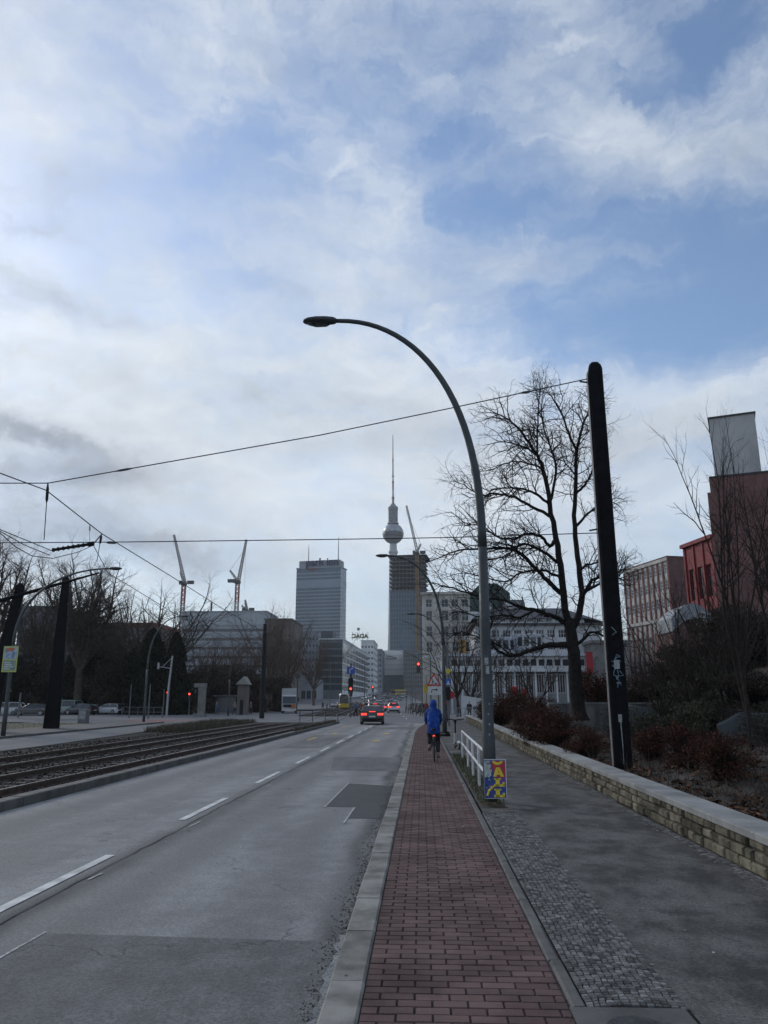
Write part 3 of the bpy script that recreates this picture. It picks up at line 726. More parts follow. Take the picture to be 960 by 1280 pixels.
# black tram masts
def mast(label, loc, rz, h, w0, w1, d0, d1, group='black tram line masts', lean=0.0):
    t = E('tram_mast', label, 'mast', loc, rz, group)
    rings = []
    for k in range(13):
        f = k / 12; z = h * f; w = lerp(w0, w1, f) / 2; d = lerp(d0, d1, f) / 2; c = w * .35
        c = w * .12; rings.append([(x + lean * f, y, z) for x, y in ((-w + c, -d), (w - c, -d), (w, -d + c), (w, d - c), (w - c, d), (-w + c, d), (-w, d - c), (-w, -d + c))])
    w, d = w1 / 2, d1 / 2
    for s_, dz in ((.86, w * .75), (.5, w * 1.25), (.12, w * 1.42)): rings.append([(x * s_ + lean, y * s_, h + dz) for x, y in ((-w * .65, -d), (w * .65, -d), (w, -d * .65), (w, d * .65), (w * .65, d), (-w * .65, d), (-w, d * .65), (-w, -d * .65))])
    mb = MB(); mb.loft(rings); P('mast_body', mb, mastpaint, t)
    return t
rm = mast('tall black square tram mast standing behind the stone wall at right', (4.02, 16.5, .3), -.10, 8.66, .36, .30, .36, .30)
# light on the left face put into colour as a paler grey strip, stickers and paint scribbles
mb = MB(); mb.span(-.186, -.1805, -.12, .12, .0, 8.6); P('lit_side_strip', mb, M('lit_side_grey', (.12, .12, .125), .5, .35, 5, .2, 40), rm)
m_scr = M('pale_blue_spray', (.22, .30, .36), .7, .4, 20)
rs = random.Random(8); mb = MB()
for k in range(9):
    z0 = rs.uniform(1.55, 2.75); x0 = rs.uniform(-.09, .05); pts = [(x0 + rs.uniform(-.05, .08), -.184, z0 + i * rs.uniform(.02, .05)) for i in range(5)]
    mb.tube(pts, .006, 4); P('graffiti', mb, m_scr, rm); mb = MB()
m_ps = M('pale_sticker', (.30, .31, .31), .7, .4, 30)
mb = MB(); mb.span(-.05, .06, -.184, -.170, 2.0, 2.18); P('sticker', mb, m_ps, rm)
mb = MB(); mb.span(-.04, .03, -.184, -.172, .95, 1.1); mb.tube([(.0, -.183, 1.0), (.01, -.183, .5), (.005, -.183, .15)], [.012, .008, .004], 4); P('paint_drip', mb, m_ps, rm)
for za, zb in ((8.35, 8.42), (5.0, 4.95)):
    mb = MB(); mb.tube([(0, 0, za), (-.35, 0, zb)], .02, 6); P('wire_hook', mb, darkgrey, rm)
lm = mast('broad black tram mast on the grassy verge at far left', (-23.6, 50, -.05), .42, 9.5, .98, .46, .9, .45)
lm2 = mast('leaning black tram mast cut by the left edge of the picture', at(-16, 905, 44) - Vector((0, 0, .3)), .35, 8.0, .95, .5, .8, .45, lean=.9)
# distant plain tram poles
def pole(label, loc, h, r=.09, m=darkgrey, group='distant slim poles', name='pole', cat='pole'):
    mb = MB(); mb.tube([(0, 0, 0), (0, 0, h * .5), (0, 0, h)], [r, r * .9, r * .7], 8)
    return T(name, mb, m, label, cat, loc, 0, group)
pole('thick dark tram pole in front of the brown trees left of the white truck', gp(327, 898), 9.5, .26, blackpaint, 'dark tram poles', 'tram_pole')
pole('dark tram pole just left of the red hedge behind the foreground lamp', (2.6, 80, 0), 3, .1)

# overhead wires
def wire(name, label, pts, r=.012, sag=0.0, m=blackpaint, cat='wire', group=None):
    mb = MB(); full = []
    for a, b in zip(pts, pts[1:]):
        a, b = Vector(a), Vector(b)
        for i in range(12): full.append(a.lerp(b, i / 12) - Vector((0, 0, sag * 4 * (i / 12) * (1 - i / 12))))
    full.append(Vector(pts[-1])); o = full[0].copy()
    mb.tube([p - o for p in full], r, 5)
    return T(name, mb, m, label, cat, o, 0, group)
n1 = at(60, 604, 16.5); n2 = at(742, 472, 16.5)
sw = wire('span_wire', 'upper span wire rising from the left to the top of the black mast', [at(-60, 604, 16.5), n1, at(400, 544, 16.5), at(560, 511, 16.5), n2], .013)
mb = MB(); a = at(665, 489, 16.5); b = at(650, 491.5, 16.5); mb.tube([a, a.lerp(b, .3), a.lerp(b, .7), b], [.015, .03, .03, .015], 8); P('insulator', mb, darkgrey, sw, loc=-sw.location); mb = MB(); a = at(165, 585.5, 16.5); b = at(145, 589, 16.5); mb.tube([a, a.lerp(b, .3), a.lerp(b, .7), b], [.015, .028, .028, .015], 8)
P('insulator', mb, darkgrey, sw, loc=-sw.location)
s2 = wire('span_wire', 'lower nearly level span wire crossing the road behind the tower sphere', [at(-60, 679, 16.5), at(160, 677.5, 16.5), at(400, 674.5, 16.5), at(560, 672, 16.5), at(754, 666, 16.5)], .011)
mb = MB(); a = at(133, 678, 16.5); b = at(146, 678.5, 16.5); mb.tube([a, a.lerp(b, .2), a.lerp(b, .8), b], [.012, .03, .03, .012], 8); P('insulator', mb, darkgrey, s2, loc=-s2.location)
def track_wire(name, label, pxs, xt):
    pts = []
    for px, py in pxs:
        d = ray(px, py); Y = xt * d.y / d.x; pts.append(at(px, py, Y))
    return wire(name, label, pts, .013)
track_wire('contact_wire', 'diagonal contact wire running down over the tram tracks from upper left', [(-60, 559), (0, 591.5), (58, 613), (127, 667), (215, 721), (280, 762), (330, 790), (380, 815), (430, 842)], -8.32)
track_wire('contact_wire', 'contact wire over the far track passing the bent wire holder', [(117, 682), (135, 716), (215, 765), (262, 788), (320, 812)], -11.2)
track_wire('contact_wire', 'upper thin contact wire sloping in from the left edge', [(-40, 643), (0, 662), (32, 675), (66, 689)], -11.2)
track_wire('contact_wire', 'middle thin contact wire sloping in from the left edge', [(-40, 645), (0, 664), (30, 681), (62, 694)], -11.25)
track_wire('contact_wire', 'drooping thin wire at the left edge below the others', [(-40, 628), (0, 666), (20, 684), (40, 695), (66, 698), (98, 690), (118, 681)], -11.3)
def hanger(label, a, b, ra, rb=None):
    a, b = Vector(a), Vector(b); mb = MB()
    mb.tube([(0, 0, 0), (b - a) * .12, (b - a) * .3, (b - a) * .36, b - a], [ra, ra * 3.2, ra * 3.2, ra, ra], 6)
    return T('wire_hanger', mb, blackpaint, label, 'wire hanger', a, 0, 'hangers between the overhead wires')
hanger('long wire hanger with a dark insulator at its top', at(60, 603, 16.5), at(55, 675, 16.5), .011)
hanger('short thin wire hanger above the dark insulated rod', at(112, 656, 18.6), at(112, 680, 16.6), .007)
hanger('hooked wire hanger right of the dark insulated rod', at(127, 668, 19.3), at(121, 702, 19.3), .010)
mb = MB(); a = at(66, 687.5, 16.6); b = at(110, 680.5, 16.6); c = at(117, 679.5, 16.6); d = at(127, 668, 17.5)
mb.tube([a, b], .034, 8); mb.tube([b, c], .055, 8); mb.tube([c, d], .016, 6)
for k in range(7): p = a.lerp(b, k / 7); mb.tube([p, a.lerp(b, k / 7 + .03)], .05, 8)
o = a.copy(); mb.v = [tuple(Vector(v) - o) for v in mb.v]
T('insulated_rod', mb, blackpaint, 'thick dark insulated rod holding the contact wire above the trees', 'insulator rod', o)
mb = MB(); a = at(-30, 759, 44); b = at(124, 716, 44); mb.tube([(0, 0, 0), (b - a) * .55, b - a], [.12, .10, .05], 8)
T('bracket_arm', mb, mastpaint, 'long rising bracket arm crossing the broad black mast', 'bracket arm', a)

# white pedestrian railing
rl_ = E('railing', 'white two-bar pedestrian railing beside the grass strip', 'railing', (1.16, 19, 0))
for i, y in enumerate((14.35, 16.35, 18.6, 20.9, 24.3)):
    mb = MB(); mb.tube([(.009 * (y - 19), y - 19, -.05), (.009 * (y - 19), y - 19, .78)], .028, 10); P('post', mb, whitepaint, rl_, smooth=False)
for z in (.78, .42):
    ys = (14.3, 16.35, 18.6, 20.9, 24.35)
    mb = MB()
    for a, b in zip(ys, ys[1:]): mb.tube([(.009 * (a - 19), a - 19 + .015, z), (.009 * (b - 19), b - 19 - .015, z)], .027, 10)
    P('rail', mb, whitepaint, rl_)

# colourful sign leaning on the lamp foot
sg = E('sale_sign', 'colourful sign with yellow capital letters leaning at the foot of the nearest lamp', 'sign', (1.185, 13.3, .02), -.06)
sg.scale = (.86, .86, .86)
sg.rotation_euler = (R(-7), 0, -.08)
m_sb = M('sign_blue', (.012, .035, .21), .45, .3, 3); m_sr = M('sign_red', (.36, .012, .02), .45, .15, 5); m_sy = M('sign_yellow', (.62, .47, .02), .5, .12, 6); m_sp = M('sign_purple', (.10, .025, .20), .45, .2, 6)
mb = MB(); mb.span(-.21, .21, -.012, .012, .12, .83); P('board', mb, whitepaint, sg)
mb = MB(); mb.span(-.205, .195, -.016, -.0125, .13, .815); P('blue_field', mb, m_sb, sg)
mb = MB(); mb.prism([(-.08, -.019, .80), (.19, -.019, .80), (.19, -.019, .50), (.03, -.019, .50), (-.03, -.019, .60)], (0, .0025, 0)); P('red_field', mb, m_sr, sg)
mb = MB(); mb.span(.04, .19, -.0185, -.0162, .34, .495); P('purple_field', mb, m_sp, sg)
mb = MB(); mb.prism([(-.2, -.019, .80), (-.1, -.019, .80), (-.06, -.019, .62), (-.1, -.019, .50), (-.2, -.019, .50)], (0, .0025, 0)); P('pale_field', mb, M('sign_pale', (.32, .36, .33), .5, .5, 30), sg)
rs = random.Random(4)
for nm, m_, n_ in (('red_speckle', m_sr, 5), ('white_speckle', whitepaint, 6), ('dark_speckle', blackpaint, 5), ('teal_speckle', M('sign_teal', (.03, .25, .28), .5, .1, 9), 4)):
    mb = MB()
    for i in range(n_):
        mb = MB(); x = rs.uniform(-.19, -.1); z = rs.uniform(.22, .76); mb.prism([(x, -.022, z), (x + rs.uniform(.02, .05), -.022, z + rs.uniform(-.02, .02)), (x + rs.uniform(.0, .03), -.022, z + rs.uniform(.02, .05))], (0, .0025, 0)); P(nm, mb, m_, sg)
def rects(lst, y=-.024, d=.004):
    mb = MB()
    for x0, x1, z0, z1 in lst: mb.span(x0, x1, y, y + d, z0, z1)
    return mb
mb = MB()   # lower bowl of the first letter
pts = [(.05 + .10 * math.cos(a), -.024, .80 + .075 * math.sin(a)) for a in [PI + PI * k / 10 for k in range(11)]]; inn = [(.05 + .045 * math.cos(a), -.024, .80 + .028 * math.sin(a)) for a in [2 * PI - PI * k / 10 for k in range(11)]]
for k in range(10): mb.prism([pts[k], pts[k + 1], inn[9 - k], inn[10 - k]], (0, .004, 0))
P('letter_bowl', mb, m_sy, sg)
mb = MB(); mb.prism([(-.04, -.024, .515), (.02, -.024, .68), (.09, -.024, .68), (.165, -.024, .515), (.10, -.024, .515), (.088, -.024, .55), (.032, -.024, .55), (.022, -.024, .515)], (0, .004, 0))
P('letter_a', mb, m_sy, sg)
mb = MB(); mb.prism([(.05, -.0285, .59), (.055, -.0285, .63), (.07, -.0285, .59)], (0, .003, 0)); P('letter_hole', mb, m_sr, sg)
for z in (.335, .145): P('letter_l', rects([(.0, .075, z, z + .15), (-.03, .105, z + .125, z + .152), (-.03, .17, z, z + .045), (.13, .172, z + .002, z + .08)]), m_sy, sg)
mb = MB(); mb.tube([(-.16, -.02, .17), (-.13, -.02, .25), (-.06, -.02, .32), (-.0, -.02, .37)], [.022, .02, .018, .01], 6); P('yellow_figure', mb, m_sy, sg)
mb = MB(); mb.tube([(-.15, .02, 0), (-.15, .02, .8)], .012, 6); mb.tube([(.14, .02, 0), (.14, .02, .8)], .012, 6); mb.span(-.16, .16, -.03, .05, .0, .03); P('stand', mb, M('brown_wood', (.07, .045, .03), .8, .3, 6), sg)

# roadwork warning sign with its plate on the second lamp
m_signred = M('signal_red', (.42, .015, .02), .5, .1, 6); m_signw = M('sign_white', (.55, .55, .54), .5, .1, 6)
ws = E('warning_sign', 'red bordered triangular roadworks sign with an arrow plate below it', 'road sign', (.62, 39.2, 2.41))
def tri(mb, r, y, d, cz=0): 
    mb.prism([(-r * .866, y, cz), (r * .866, y, cz), (0, y, cz + r * 1.5)], (0, d, 0))
mb = MB(); tri(mb, .42, 0, .02); P('red_border', mb, m_signred, ws)
mb = MB(); tri(mb, .285, -.006, .005, .065); P('white_field', mb, m_signw, ws)
mb = MB(); y = -.012   # digging worker pictogram
mb.prism([(-.06 + .025 * math.cos(k), y, .30 + .025 * math.sin(k)) for k in [2 * PI * i / 8 for i in range(8)]], (0, .005, 0))
for p in ([(-.05, y, .27), (-.09, y, .24), (-.075, y, .16), (-.03, y, .18)], [(-.09, y, .17), (-.06, y, .16), (-.10, y, .08), (-.125, y, .08)], [(-.06, y, .17), (-.03, y, .18), (-.03, y, .08), (-.055, y, .08)], [(-.06, y, .25), (-.05, y, .265), (.07, y, .14), (.06, y, .128)], [(.03, y, .08), (.17, y, .08), (.12, y, .15), (.09, y, .16)]): mb.prism(p, (0, .005, 0))
P('pictogram', mb, blackpaint, ws)
mb = MB(); mb.span(-.30, .34, 0, .015, -.44, -.04); pl_ = P('plate', mb, m_signw, ws)
mb = MB(); mb.tube([(-.12, -.006, -.34), (-.12, -.006, -.24), (-.08, -.006, -.19), (.12, -.006, -.19)], .02, 6); mb.prism([(.1, -.008, -.25), (.1, -.008, -.13), (.2, -.008, -.19)], (0, .006, 0)); P('arrow', mb, blackpaint, ws)
mb = MB(); mb.tube([(.3, .1, .1), (.52, .25, .1)], .02, 6); mb.tube([(.3, .1, -.2), (.52, .25, -.2)], .02, 6); mb.span(-.02, .02, .02, .06, -.4, .5); mb.tube([(0, .04, .1), (.3, .1, .1)], .02, 6); P('bracket', mb, galv, ws)
mb = MB(); mb.prism([(-.3 , 0, -.2), (.12, 0, -.2), (.12, 0, .2), (-.3, 0, .2)], (0, .02, 0)); T('yellow_board', mb, M('yellow_sign', (.46, .32, .03), .5, .15, 5), 'yellow board half hidden behind the arrow plate of the roadworks sign', 'sign', at(537, 861, 41), 0)

# traffic signals
def signal(label, px, py, Y, lit='top', base=None, h=.9, group='red traffic lights', arm=None, bx=None, polepx=None):
    p = at(px, py, Y); t = E('traffic_light', label, 'traffic light', (p.x, Y, 0), 0, group)
    gz = rise(Y)
    s_ = h / .9
    mb = MB(); mb.box(0, 0, p.z - .3 * s_, .32 * s_, .22, .95 * s_); P('housing', mb, blackpaint, t)
    k = 0 if lit == 'top' else 2
    for i in range(3):
        z = p.z - .30 * s_ * i + 0.0
        mb = MB(); mb.tube([(0, -.115, z), (0, -.135, z)], .115 * s_, 14); P('lens', mb, redlamp if i == k else glass, t)
        mb = MB(); mb.tube([(0, -.12, z + .115 * s_), (0, -.3, z + .10 * s_)], [.02, .01], 6); P('visor', mb, blackpaint, t)
    if arm is None:
        mb = MB(); mb.tube([(0, .16, gz), (0, .16, p.z + .2)], .06, 8); P('pole', mb, greylamp, t)
    else:
        mb = MB(); mb.tube([(arm, .16, gz), (arm, .16, p.z + .7), (arm * .9, .16, p.z + .9), (0, .16, p.z + .9), (0, .16, p.z)], .06, 8); P('pole', mb, greylamp, t)
    return t
signal('red traffic light hanging beside the unfinished tower, left of the roadworks sign', 523, 830, 72, arm=1.1)
signal('red traffic light on the dark pole under the blue arrow sign', 438.5, 861, 84)
signal('small red traffic light in the far lanes right of the tram', 466, 859, 135)
signal('small red traffic light low on the sign pole right of the cyclist', 556.5, 879, 57, h=.6)
signal('red traffic light on the left before the dark conifer', 210, 865.5, 92)
signal('red traffic light left of the stone gate pillar', 237, 867.5, 96)
# pole full of small signs right of the second lamp
t = E('sign_pole', 'pole with yellow diamond, blue and red signs right of the second lamp', 'sign pole', (at(560, 840, 56).x, 56, 0))
mb = MB(); mb.tube([(0, 0, 0), (0, 0, 5.6)], .06, 8); P('pole', mb, greylamp, t)
for z, m_, sh in ((3.75, M('priority_yellow', (.5, .40, .05), .5, .1, 5), 0), (3.0, M('sign_blue_plain', (.02, .10, .36), .5, .1, 5), 1)):
    mb = MB(); mb.box(0, -.09, z, .42, .02, .42) if sh else mb.prism([(-.24, -.1, z), (0, -.1, z - .24), (.24, -.1, z), (0, -.1, z + .24)], (0, .02, 0)); P('sign_plate', mb, m_, t, label='yellow diamond sign' if not sh else 'blue square sign')
mb = MB(); mb.prism([(-.1, -.105, 2.85), (.1, -.105, 2.85), (0, -.105, 3.1)], (0, .004, 0)); mb.span(-.15, .15, -.105, -.101, 2.82, 2.85); P('white_symbol', mb, m_signw, t)
mb = MB(); mb.prism([(.22 + .22 * math.cos(k), -.1, 2.1 + .27 * math.sin(k)) for k in [PI / 8 + PI / 4 * i for i in range(8)]], (0, .02, 0)); P('sign_plate', mb, m_signred, t, label='red octagonal sign')
mb = MB(); mb.box(-.28, -.1, 2.25, .28, .2, .75); mb.box(-.02, -.15, 2.2, .3, .2, .9); P('signal_box', mb, blackpaint, t)
# gantry mast with blue arrow sign
t = E('sign_pole', 'dark pole carrying a square blue arrow sign above a red traffic light', 'sign pole', (at(438.5, 860, 84.6).x, 84.6, 0))
mb = MB(); mb.tube([(0, 0, 0), (0, 0, 5.6)], .08, 8); mb.box(0, -.2, 3.3, .5, .2, 1.6); P('pole', mb, blackpaint, t)
mb = MB(); mb.box(0, -.12, 4.9, .85, .03, .75); P('sign_plate', mb, M('motorway_blue', (.02, .06, .33), .5, .1, 5), t)
mb = MB(); mb.tube([(-.1, -.145, 4.62), (-.1, -.145, 5.0), (.15, -.145, 5.1)], .05, 6); mb.prism([(.1, -.15, 5.0), (.1, -.15, 5.22), (.28, -.15, 5.12)], (0, .01, 0)); P('arrow', mb, m_signw, t)
# other left-side poles
for lab, px, py, h, r in (('short pale post left of the broad black mast', 22.5, 897, 2.6, .12), ('slim pole in front of the parked white hatchback', 161, 898, 3.4, .06), ('slim pole between the lamp and the conifer', 185, 899, 3.3, .07), ('thin post beside the white rail left of the red signals', 203, 898, 2.9, .05)):
    pole(lab, gp(px, py), h, r, greylamp, 'slim grey posts on the left', 'post', 'post')
t = E('sign_pole', 'pale grey pole with a side bracket in front of the dark conifer', 'sign pole', gp(208, 896), 0)
mb = MB(); mb.tube([(0, 0, 0), (.05, 0, 3.5), (.25, 0, 6.7)], [.13, .12, .10], 10); P('pole', mb, galv, t)
mb = MB(); mb.tube([(.15, 0, 5.3), (-1.2, 0, 5.5)], .05, 6); mb.tube([(.22, 0, 6.5), (-.8, 0, 5.5)], .035, 6); mb.box(-1.3, 0, 5.6, .18, .18, .7); P('bracket', mb, galv, t)
# white guard rails
def guard(label, a, b, h, n, m=whitepaint):
    a, b = Vector(a), Vector(b); t = E('guard_rail', label, 'guard rail', a); L = b - a
    for i in range(n + 1):
        mb = MB(); mb.tube([L * (i / n), L * (i / n) + Vector((0, 0, h))], .035, 6); P('post', mb, m, t)
    for z in (h, h * .5): mb = MB(); mb.tube([Vector((0, 0, z)), L + Vector((0, 0, z))], .03, 6); P('rail', mb, m, t)
    return t
guard('pale guard rail between the parked white hatchback and the signals', gp(152, 896), gp(202, 896.5), 1.05, 5, greylamp)
guard('pale guard rail at left behind the lamp with the poster', gp(0, 896), gp(46, 895), 1.0, 5, greylamp)
guard('grey barrier rail in front of the black saloon left of the road', (-10.2, 66.5, 0), (-7.0, 66.5, 0), .95, 3, darkgrey)
t = guard('low grey construction barrier at the end of the pavement', (2.3, 72, 0), (5.6, 73.5, 0), 1.1, 4, galv)
mb = MB(); [mb.tube([(i * .16, i * .073, .15), (i * .16, i * .073, 1.05)], .012, 4) for i in range(1, 20)]; P('infill_bar', mb, galv, t)
# ------------------------------------------------------------------ trees and shrubs
def rand_dir(d, ang, rr):
    a = d.orthogonal().normalized(); b = d.cross(a); t = rr.random() * 2 * PI
    return (d * math.cos(ang) + (a * math.cos(t) + b * math.sin(t)) * math.sin(ang)).normalized()
def branch_line(p, d, L, rr, n, wob, up):
    pts = [p.copy()]; d = d.normalized()
    for i in range(n):
        d = (d + Vector((rr.gauss(0, wob), rr.gauss(0, wob), rr.gauss(0, wob) + up))).normalized(); p = p + d * (L / n); pts.append(p.copy())
    return pts
def radii(n, r0, r1, pw=1.0): return [lerp(r0, r1, (i / n) ** pw) for i in range(n + 1)]
def grow(out, pts, rad, lvl, P_, rr):
    """sub-branches along a line; P_ = list of level dicts"""
    if lvl >= len(P_): return
    q = P_[lvl]; L = sum((b - a).length for a, b in zip(pts, pts[1:])); n = max(1, int(L * q['dens'] * rr.uniform(.85, 1.15)))
    for k in range(n):
        t = lerp(q.get('t0', .15), 1.0, (k + rr.random()) / n); f = t * (len(pts) - 1); i = min(int(f), len(pts) - 2); u = f - i
        p = pts[i].lerp(pts[i + 1], u); d = (pts[i + 1] - pts[i]).normalized(); r = lerp(rad[i], rad[i + 1], u)
        ln = q['len'] * rr.uniform(.55, 1.25) * lerp(1.0, q.get('end', .55), t)
        dd = rand_dir(d, R(rr.uniform(*q['ang'])), rr); dd = (dd + Vector((0, 0, q.get('lift', .1)))).normalized()
        r0 = min(r * .7, q['r']) ; ns = q['n']
        pp = branch_line(p, dd, ln, rr, ns, q['wob'], q['up']); ra = radii(ns, r0, r0 * q.get('taper', .35))
        out.append((pp, ra, q['sides'])); grow(out, pp, ra, lvl + 1, P_, rr)
def lines_mesh(lines):
    mb = MB()
    for pts, ra, sides in lines: mb.tube(pts, ra, sides, False)
    return mb

# the big tree at right, its limbs laid out as in the photograph
def big_tree():
    rr = random.Random(42); Y = 30.0
    base = at(724, 896, Y); o = Vector((base.x, Y, bank_z(base.x, Y) - .05))
    t = E('bare_tree', 'big bare plane tree with two upright stems and a drooping lower limb', 'tree', o)
    def line(px, r0, r1, dy=0.0, d0=0.0, pw=1.0):
        n = len(px); pts = [at(x, y, Y + d0 + dy * (i / max(1, n - 1)) ** 1.2) - o for i, (x, y) in enumerate(px)]
        # smooth (Catmull-Rom)
        res = []
        for i in range(n - 1):
            p0 = pts[max(i - 1, 0)]; p1 = pts[i]; p2 = pts[i + 1]; p3 = pts[min(i + 2, n - 1)]
            for k in range(4):
                u = k / 4; res.append(.5 * ((2 * p1) + (p2 - p0) * u + (2 * p0 - 5 * p1 + 4 * p2 - p3) * u * u + (3 * p1 - p0 - 3 * p2 + p3) * u ** 3))
        res.append(pts[-1])
        res = [p + Vector((rr.gauss(0, .015), rr.gauss(0, .02), rr.gauss(0, .015))) * (0 if i == 0 else 1) for i, p in enumerate(res)]
        return res, radii(len(res) - 1, r0, r1, pw)
    trunk = line([(725, 900), (722, 880), (719, 845), (717, 815), (713, 788), (710, 775)], .27, .21)
    trunk[1][0] = .38; trunk[1][1] = .32
    mains = [
        line([(712, 786), (706.6, 762), (702, 718), (695, 672), (687.6, 633), (679, 587), (668.7, 566), (654, 543), (636.6, 525), (619, 517)], .155, .02, -1.5),
        line([(714, 788), (722, 772), (727, 742), (722, 695), (718, 645), (720, 595), (721, 566), (730, 528), (742, 508), (741, 492)], .145, .02, 1.2),
        line([(672, 570), (671.6, 540), (674.5, 499), (676, 488)], .045, .012, 1.0, -1.0),
        line([(687, 628), (695, 590), (690, 565), (683, 545), (677, 522), (679, 489)], .06, .012, 1.6, -.7),
        line([(721, 566), (712, 543), (701, 514), (690, 497), (683, 488)], .06, .012, -1.2, .8),
        line([(721, 616), (731, 606), (739, 592), (746, 569), (748, 552)], .06, .012, -.6, .5),
        line([(721, 657), (734, 643), (747, 633), (762, 627), (775, 634)], .06, .012, 1.4, .4),
        line([(728, 746), (738, 728), (748, 722), (760, 720), (774, 716), (785, 708)], .08, .014, -1.2),
        line([(728, 741), (743, 733), (755, 728), (772, 722), (785, 730)], .07, .012, 1.4),
        line([(724, 716), (731, 707), (742, 704), (757, 703), (772, 712)], .06, .012, -.8),
        line([(726, 760), (715, 748), (722, 742)], .03, .01, .5),
        line([(693, 676), (688, 683), (677, 671), (660, 667), (642, 674), (619, 670), (599, 657), (585, 655), (564, 640)], .075, .012, -1.8),
        line([(688, 646), (666, 633), (637, 620), (616, 617), (599, 619), (580, 606), (566, 602)], .07, .011, 1.7, -.4),
        line([(686, 630), (672, 618), (660, 613), (645, 610), (631, 610), (612, 613), (596, 608)], .06, .01, -1.8, -.5),
        line([(705, 745), (690, 731), (677, 718), (654, 695), (642, 688), (631, 685), (601.6, 686), (572, 688), (552, 696), (537, 702)], .10, .012, -1.0),
        line([(702, 722), (694, 719), (677, 712), (651, 716), (631, 727), (605, 722), (580, 716), (555, 722)], .06, .011, 1.8),
        line([(700, 706), (684, 692), (668, 684), (650, 680), (634, 694), (612, 700), (590, 708)], .07, .011, -2.4),
        line([(704, 778), (695, 772), (686, 769), (668, 763), (651, 759), (631, 751), (604.6, 747), (578, 739), (556, 733), (540, 728)], .10, .012, -1.4),
        line([(709, 806), (698, 806), (683, 807), (670, 811), (660, 814), (648, 818), (637, 819), (626, 815), (617, 808), (609, 798), (608, 790), (614, 779)], .12, .016, .9),
        line([(637, 819), (620, 804), (600, 798), (578, 790), (560, 796)], .035, .01, -.8, .6),
        line([(668, 763), (650, 772), (628, 768), (600, 772), (574, 764), (552, 772)], .05, .01, 1.6, -.5),
        line([(721, 806), (729, 800), (737, 791), (746, 791), (756, 794), (770, 788)], .075, .014, .6),
        line([(679, 587), (664, 580), (640, 577), (618, 586), (600, 590)], .045, .01, 1.5, -1.0),
        line([(668, 566), (650, 556), (625, 553), (604, 557)], .04, .01, -.5, -1.2),
        line([(720, 595), (708, 580), (697, 572), (690, 566)], .035, .009, -.8, .7),
        line([(728, 530), (740, 536), (748, 548)], .03, .009, .6, 1.0),
    ]
    tm = lines_mesh([(trunk[0], trunk[1], 14), (mains[0][0], mains[0][1], 10), (mains[1][0], mains[1][1], 10)])
    P('trunk', tm, bark, t, smooth=True)
    out = [(a, b, 7) for a, b in mains[2:]]
    lv = [dict(dens=5.2, len=1.4, ang=(30, 65), lift=.06, r=.023, n=7, wob=.17, up=.02, sides=4, t0=.12, end=.75, taper=.4),
          dict(dens=5.6, len=.8, ang=(25, 70), lift=-.02, r=.0125, n=6, wob=.24, up=.03, sides=3, t0=.10, end=.75, taper=.6),
          dict(dens=3.2, len=.36, ang=(25, 65), lift=.0, r=.011, n=4, wob=.25, up=.07, sides=3, t0=.15, taper=.7)]
    for k, (a, b) in enumerate(mains):
        s_ = 6 if k < 2 else 1
        aa, bb = (a[len(a) * 2 // 5:], b[len(a) * 2 // 5:]) if k < 2 else (a, b)
        grow(out, aa, bb, 0, lv, rr)
    P('crown', lines_mesh(out), bark, t)
    return t
big_tree()

def tree_model(seed, H, spread, trunk_h, nlimb, r0, m, name='bare_tree', stems=1, lv=None, lean=.35, up=.05, sides=8, limb_wob=.07):
    """returns (trunk mesh, crown mesh)"""
    rr = random.Random(seed); tl = []; out = []
    lv = lv or [dict(dens=1.5, len=spread * .42, ang=(28, 60), lift=.15, r=r0 * .24, n=6, wob=.13, up=.05, sides=4, t0=.15, end=.6),
                dict(dens=2.4, len=spread * .22, ang=(25, 60), lift=.1, r=r0 * .105, n=5, wob=.18, up=.05, sides=3, t0=.12, end=.75, taper=.5),
                dict(dens=2.6, len=spread * .12, ang=(25, 60), lift=.08, r=r0 * .08, n=3, wob=.2, up=.06, sides=3, t0=.15, taper=.6)]
    for s_ in range(stems):
        d = Vector((rr.gauss(0, .04 + .12 * (stems > 1)), rr.gauss(0, .04 + .12 * (stems > 1)), 1)).normalized()
        tp = branch_line(Vector((rr.gauss(0, .12) * (stems > 1), rr.gauss(0, .12) * (stems > 1), -.2)), d, trunk_h + .2, rr, 6, .03, .02); tr = radii(6, r0, r0 * .72); tr[0] *= 1.35
        tl.append((tp, tr, sides))
        for k in range(nlimb):
            a = 2 * PI * (k + rr.random() * .7) / nlimb; t = rr.uniform(.72, 1.0) if k else 1.0; p = tp[-1].lerp(tp[3], 1 - t) if k else tp[-1]
            sp = lean * rr.uniform(.5, 1.5) * (1 if k else .25); dd = Vector((math.cos(a) * sp, math.sin(a) * sp, 1)).normalized(); L = (H - trunk_h) * rr.uniform(.72, 1.0) / max(.6, dd.z)
            lp_ = branch_line(p, dd, L, rr, 10, limb_wob, up); ra = radii(10, r0 * rr.uniform(.42, .6), r0 * .07)
            (tl if k == 0 else out).append((lp_, ra, 6)); grow(out, lp_, ra, 0, lv, rr)
    return lines_mesh(tl).mesh('trunk', True), lines_mesh(out).mesh('crown')
def place_tree(model, label, loc, rz=0.0, s=1.0, m=None, group='bare winter trees', name='bare_tree', cm=None):
    t = E(name, label, 'tree', loc, rz, group); t.scale = s if hasattr(s, '__len__') else (s, s, s)
    for me, nm in zip(model, ('trunk', 'crown')):
        if not me.materials: me.materials.append(m or barkfar)
        c = bpy.data.objects.new(nm, me); COL.objects.link(c); c.parent = t
    return t
mA = tree_model(1, 20, 8, 5.6, 12, .42, barkfar, lean=.42); mB = tree_model(2, 16, 7.5, 4.0, 11, .32, barkfar, lean=.55)
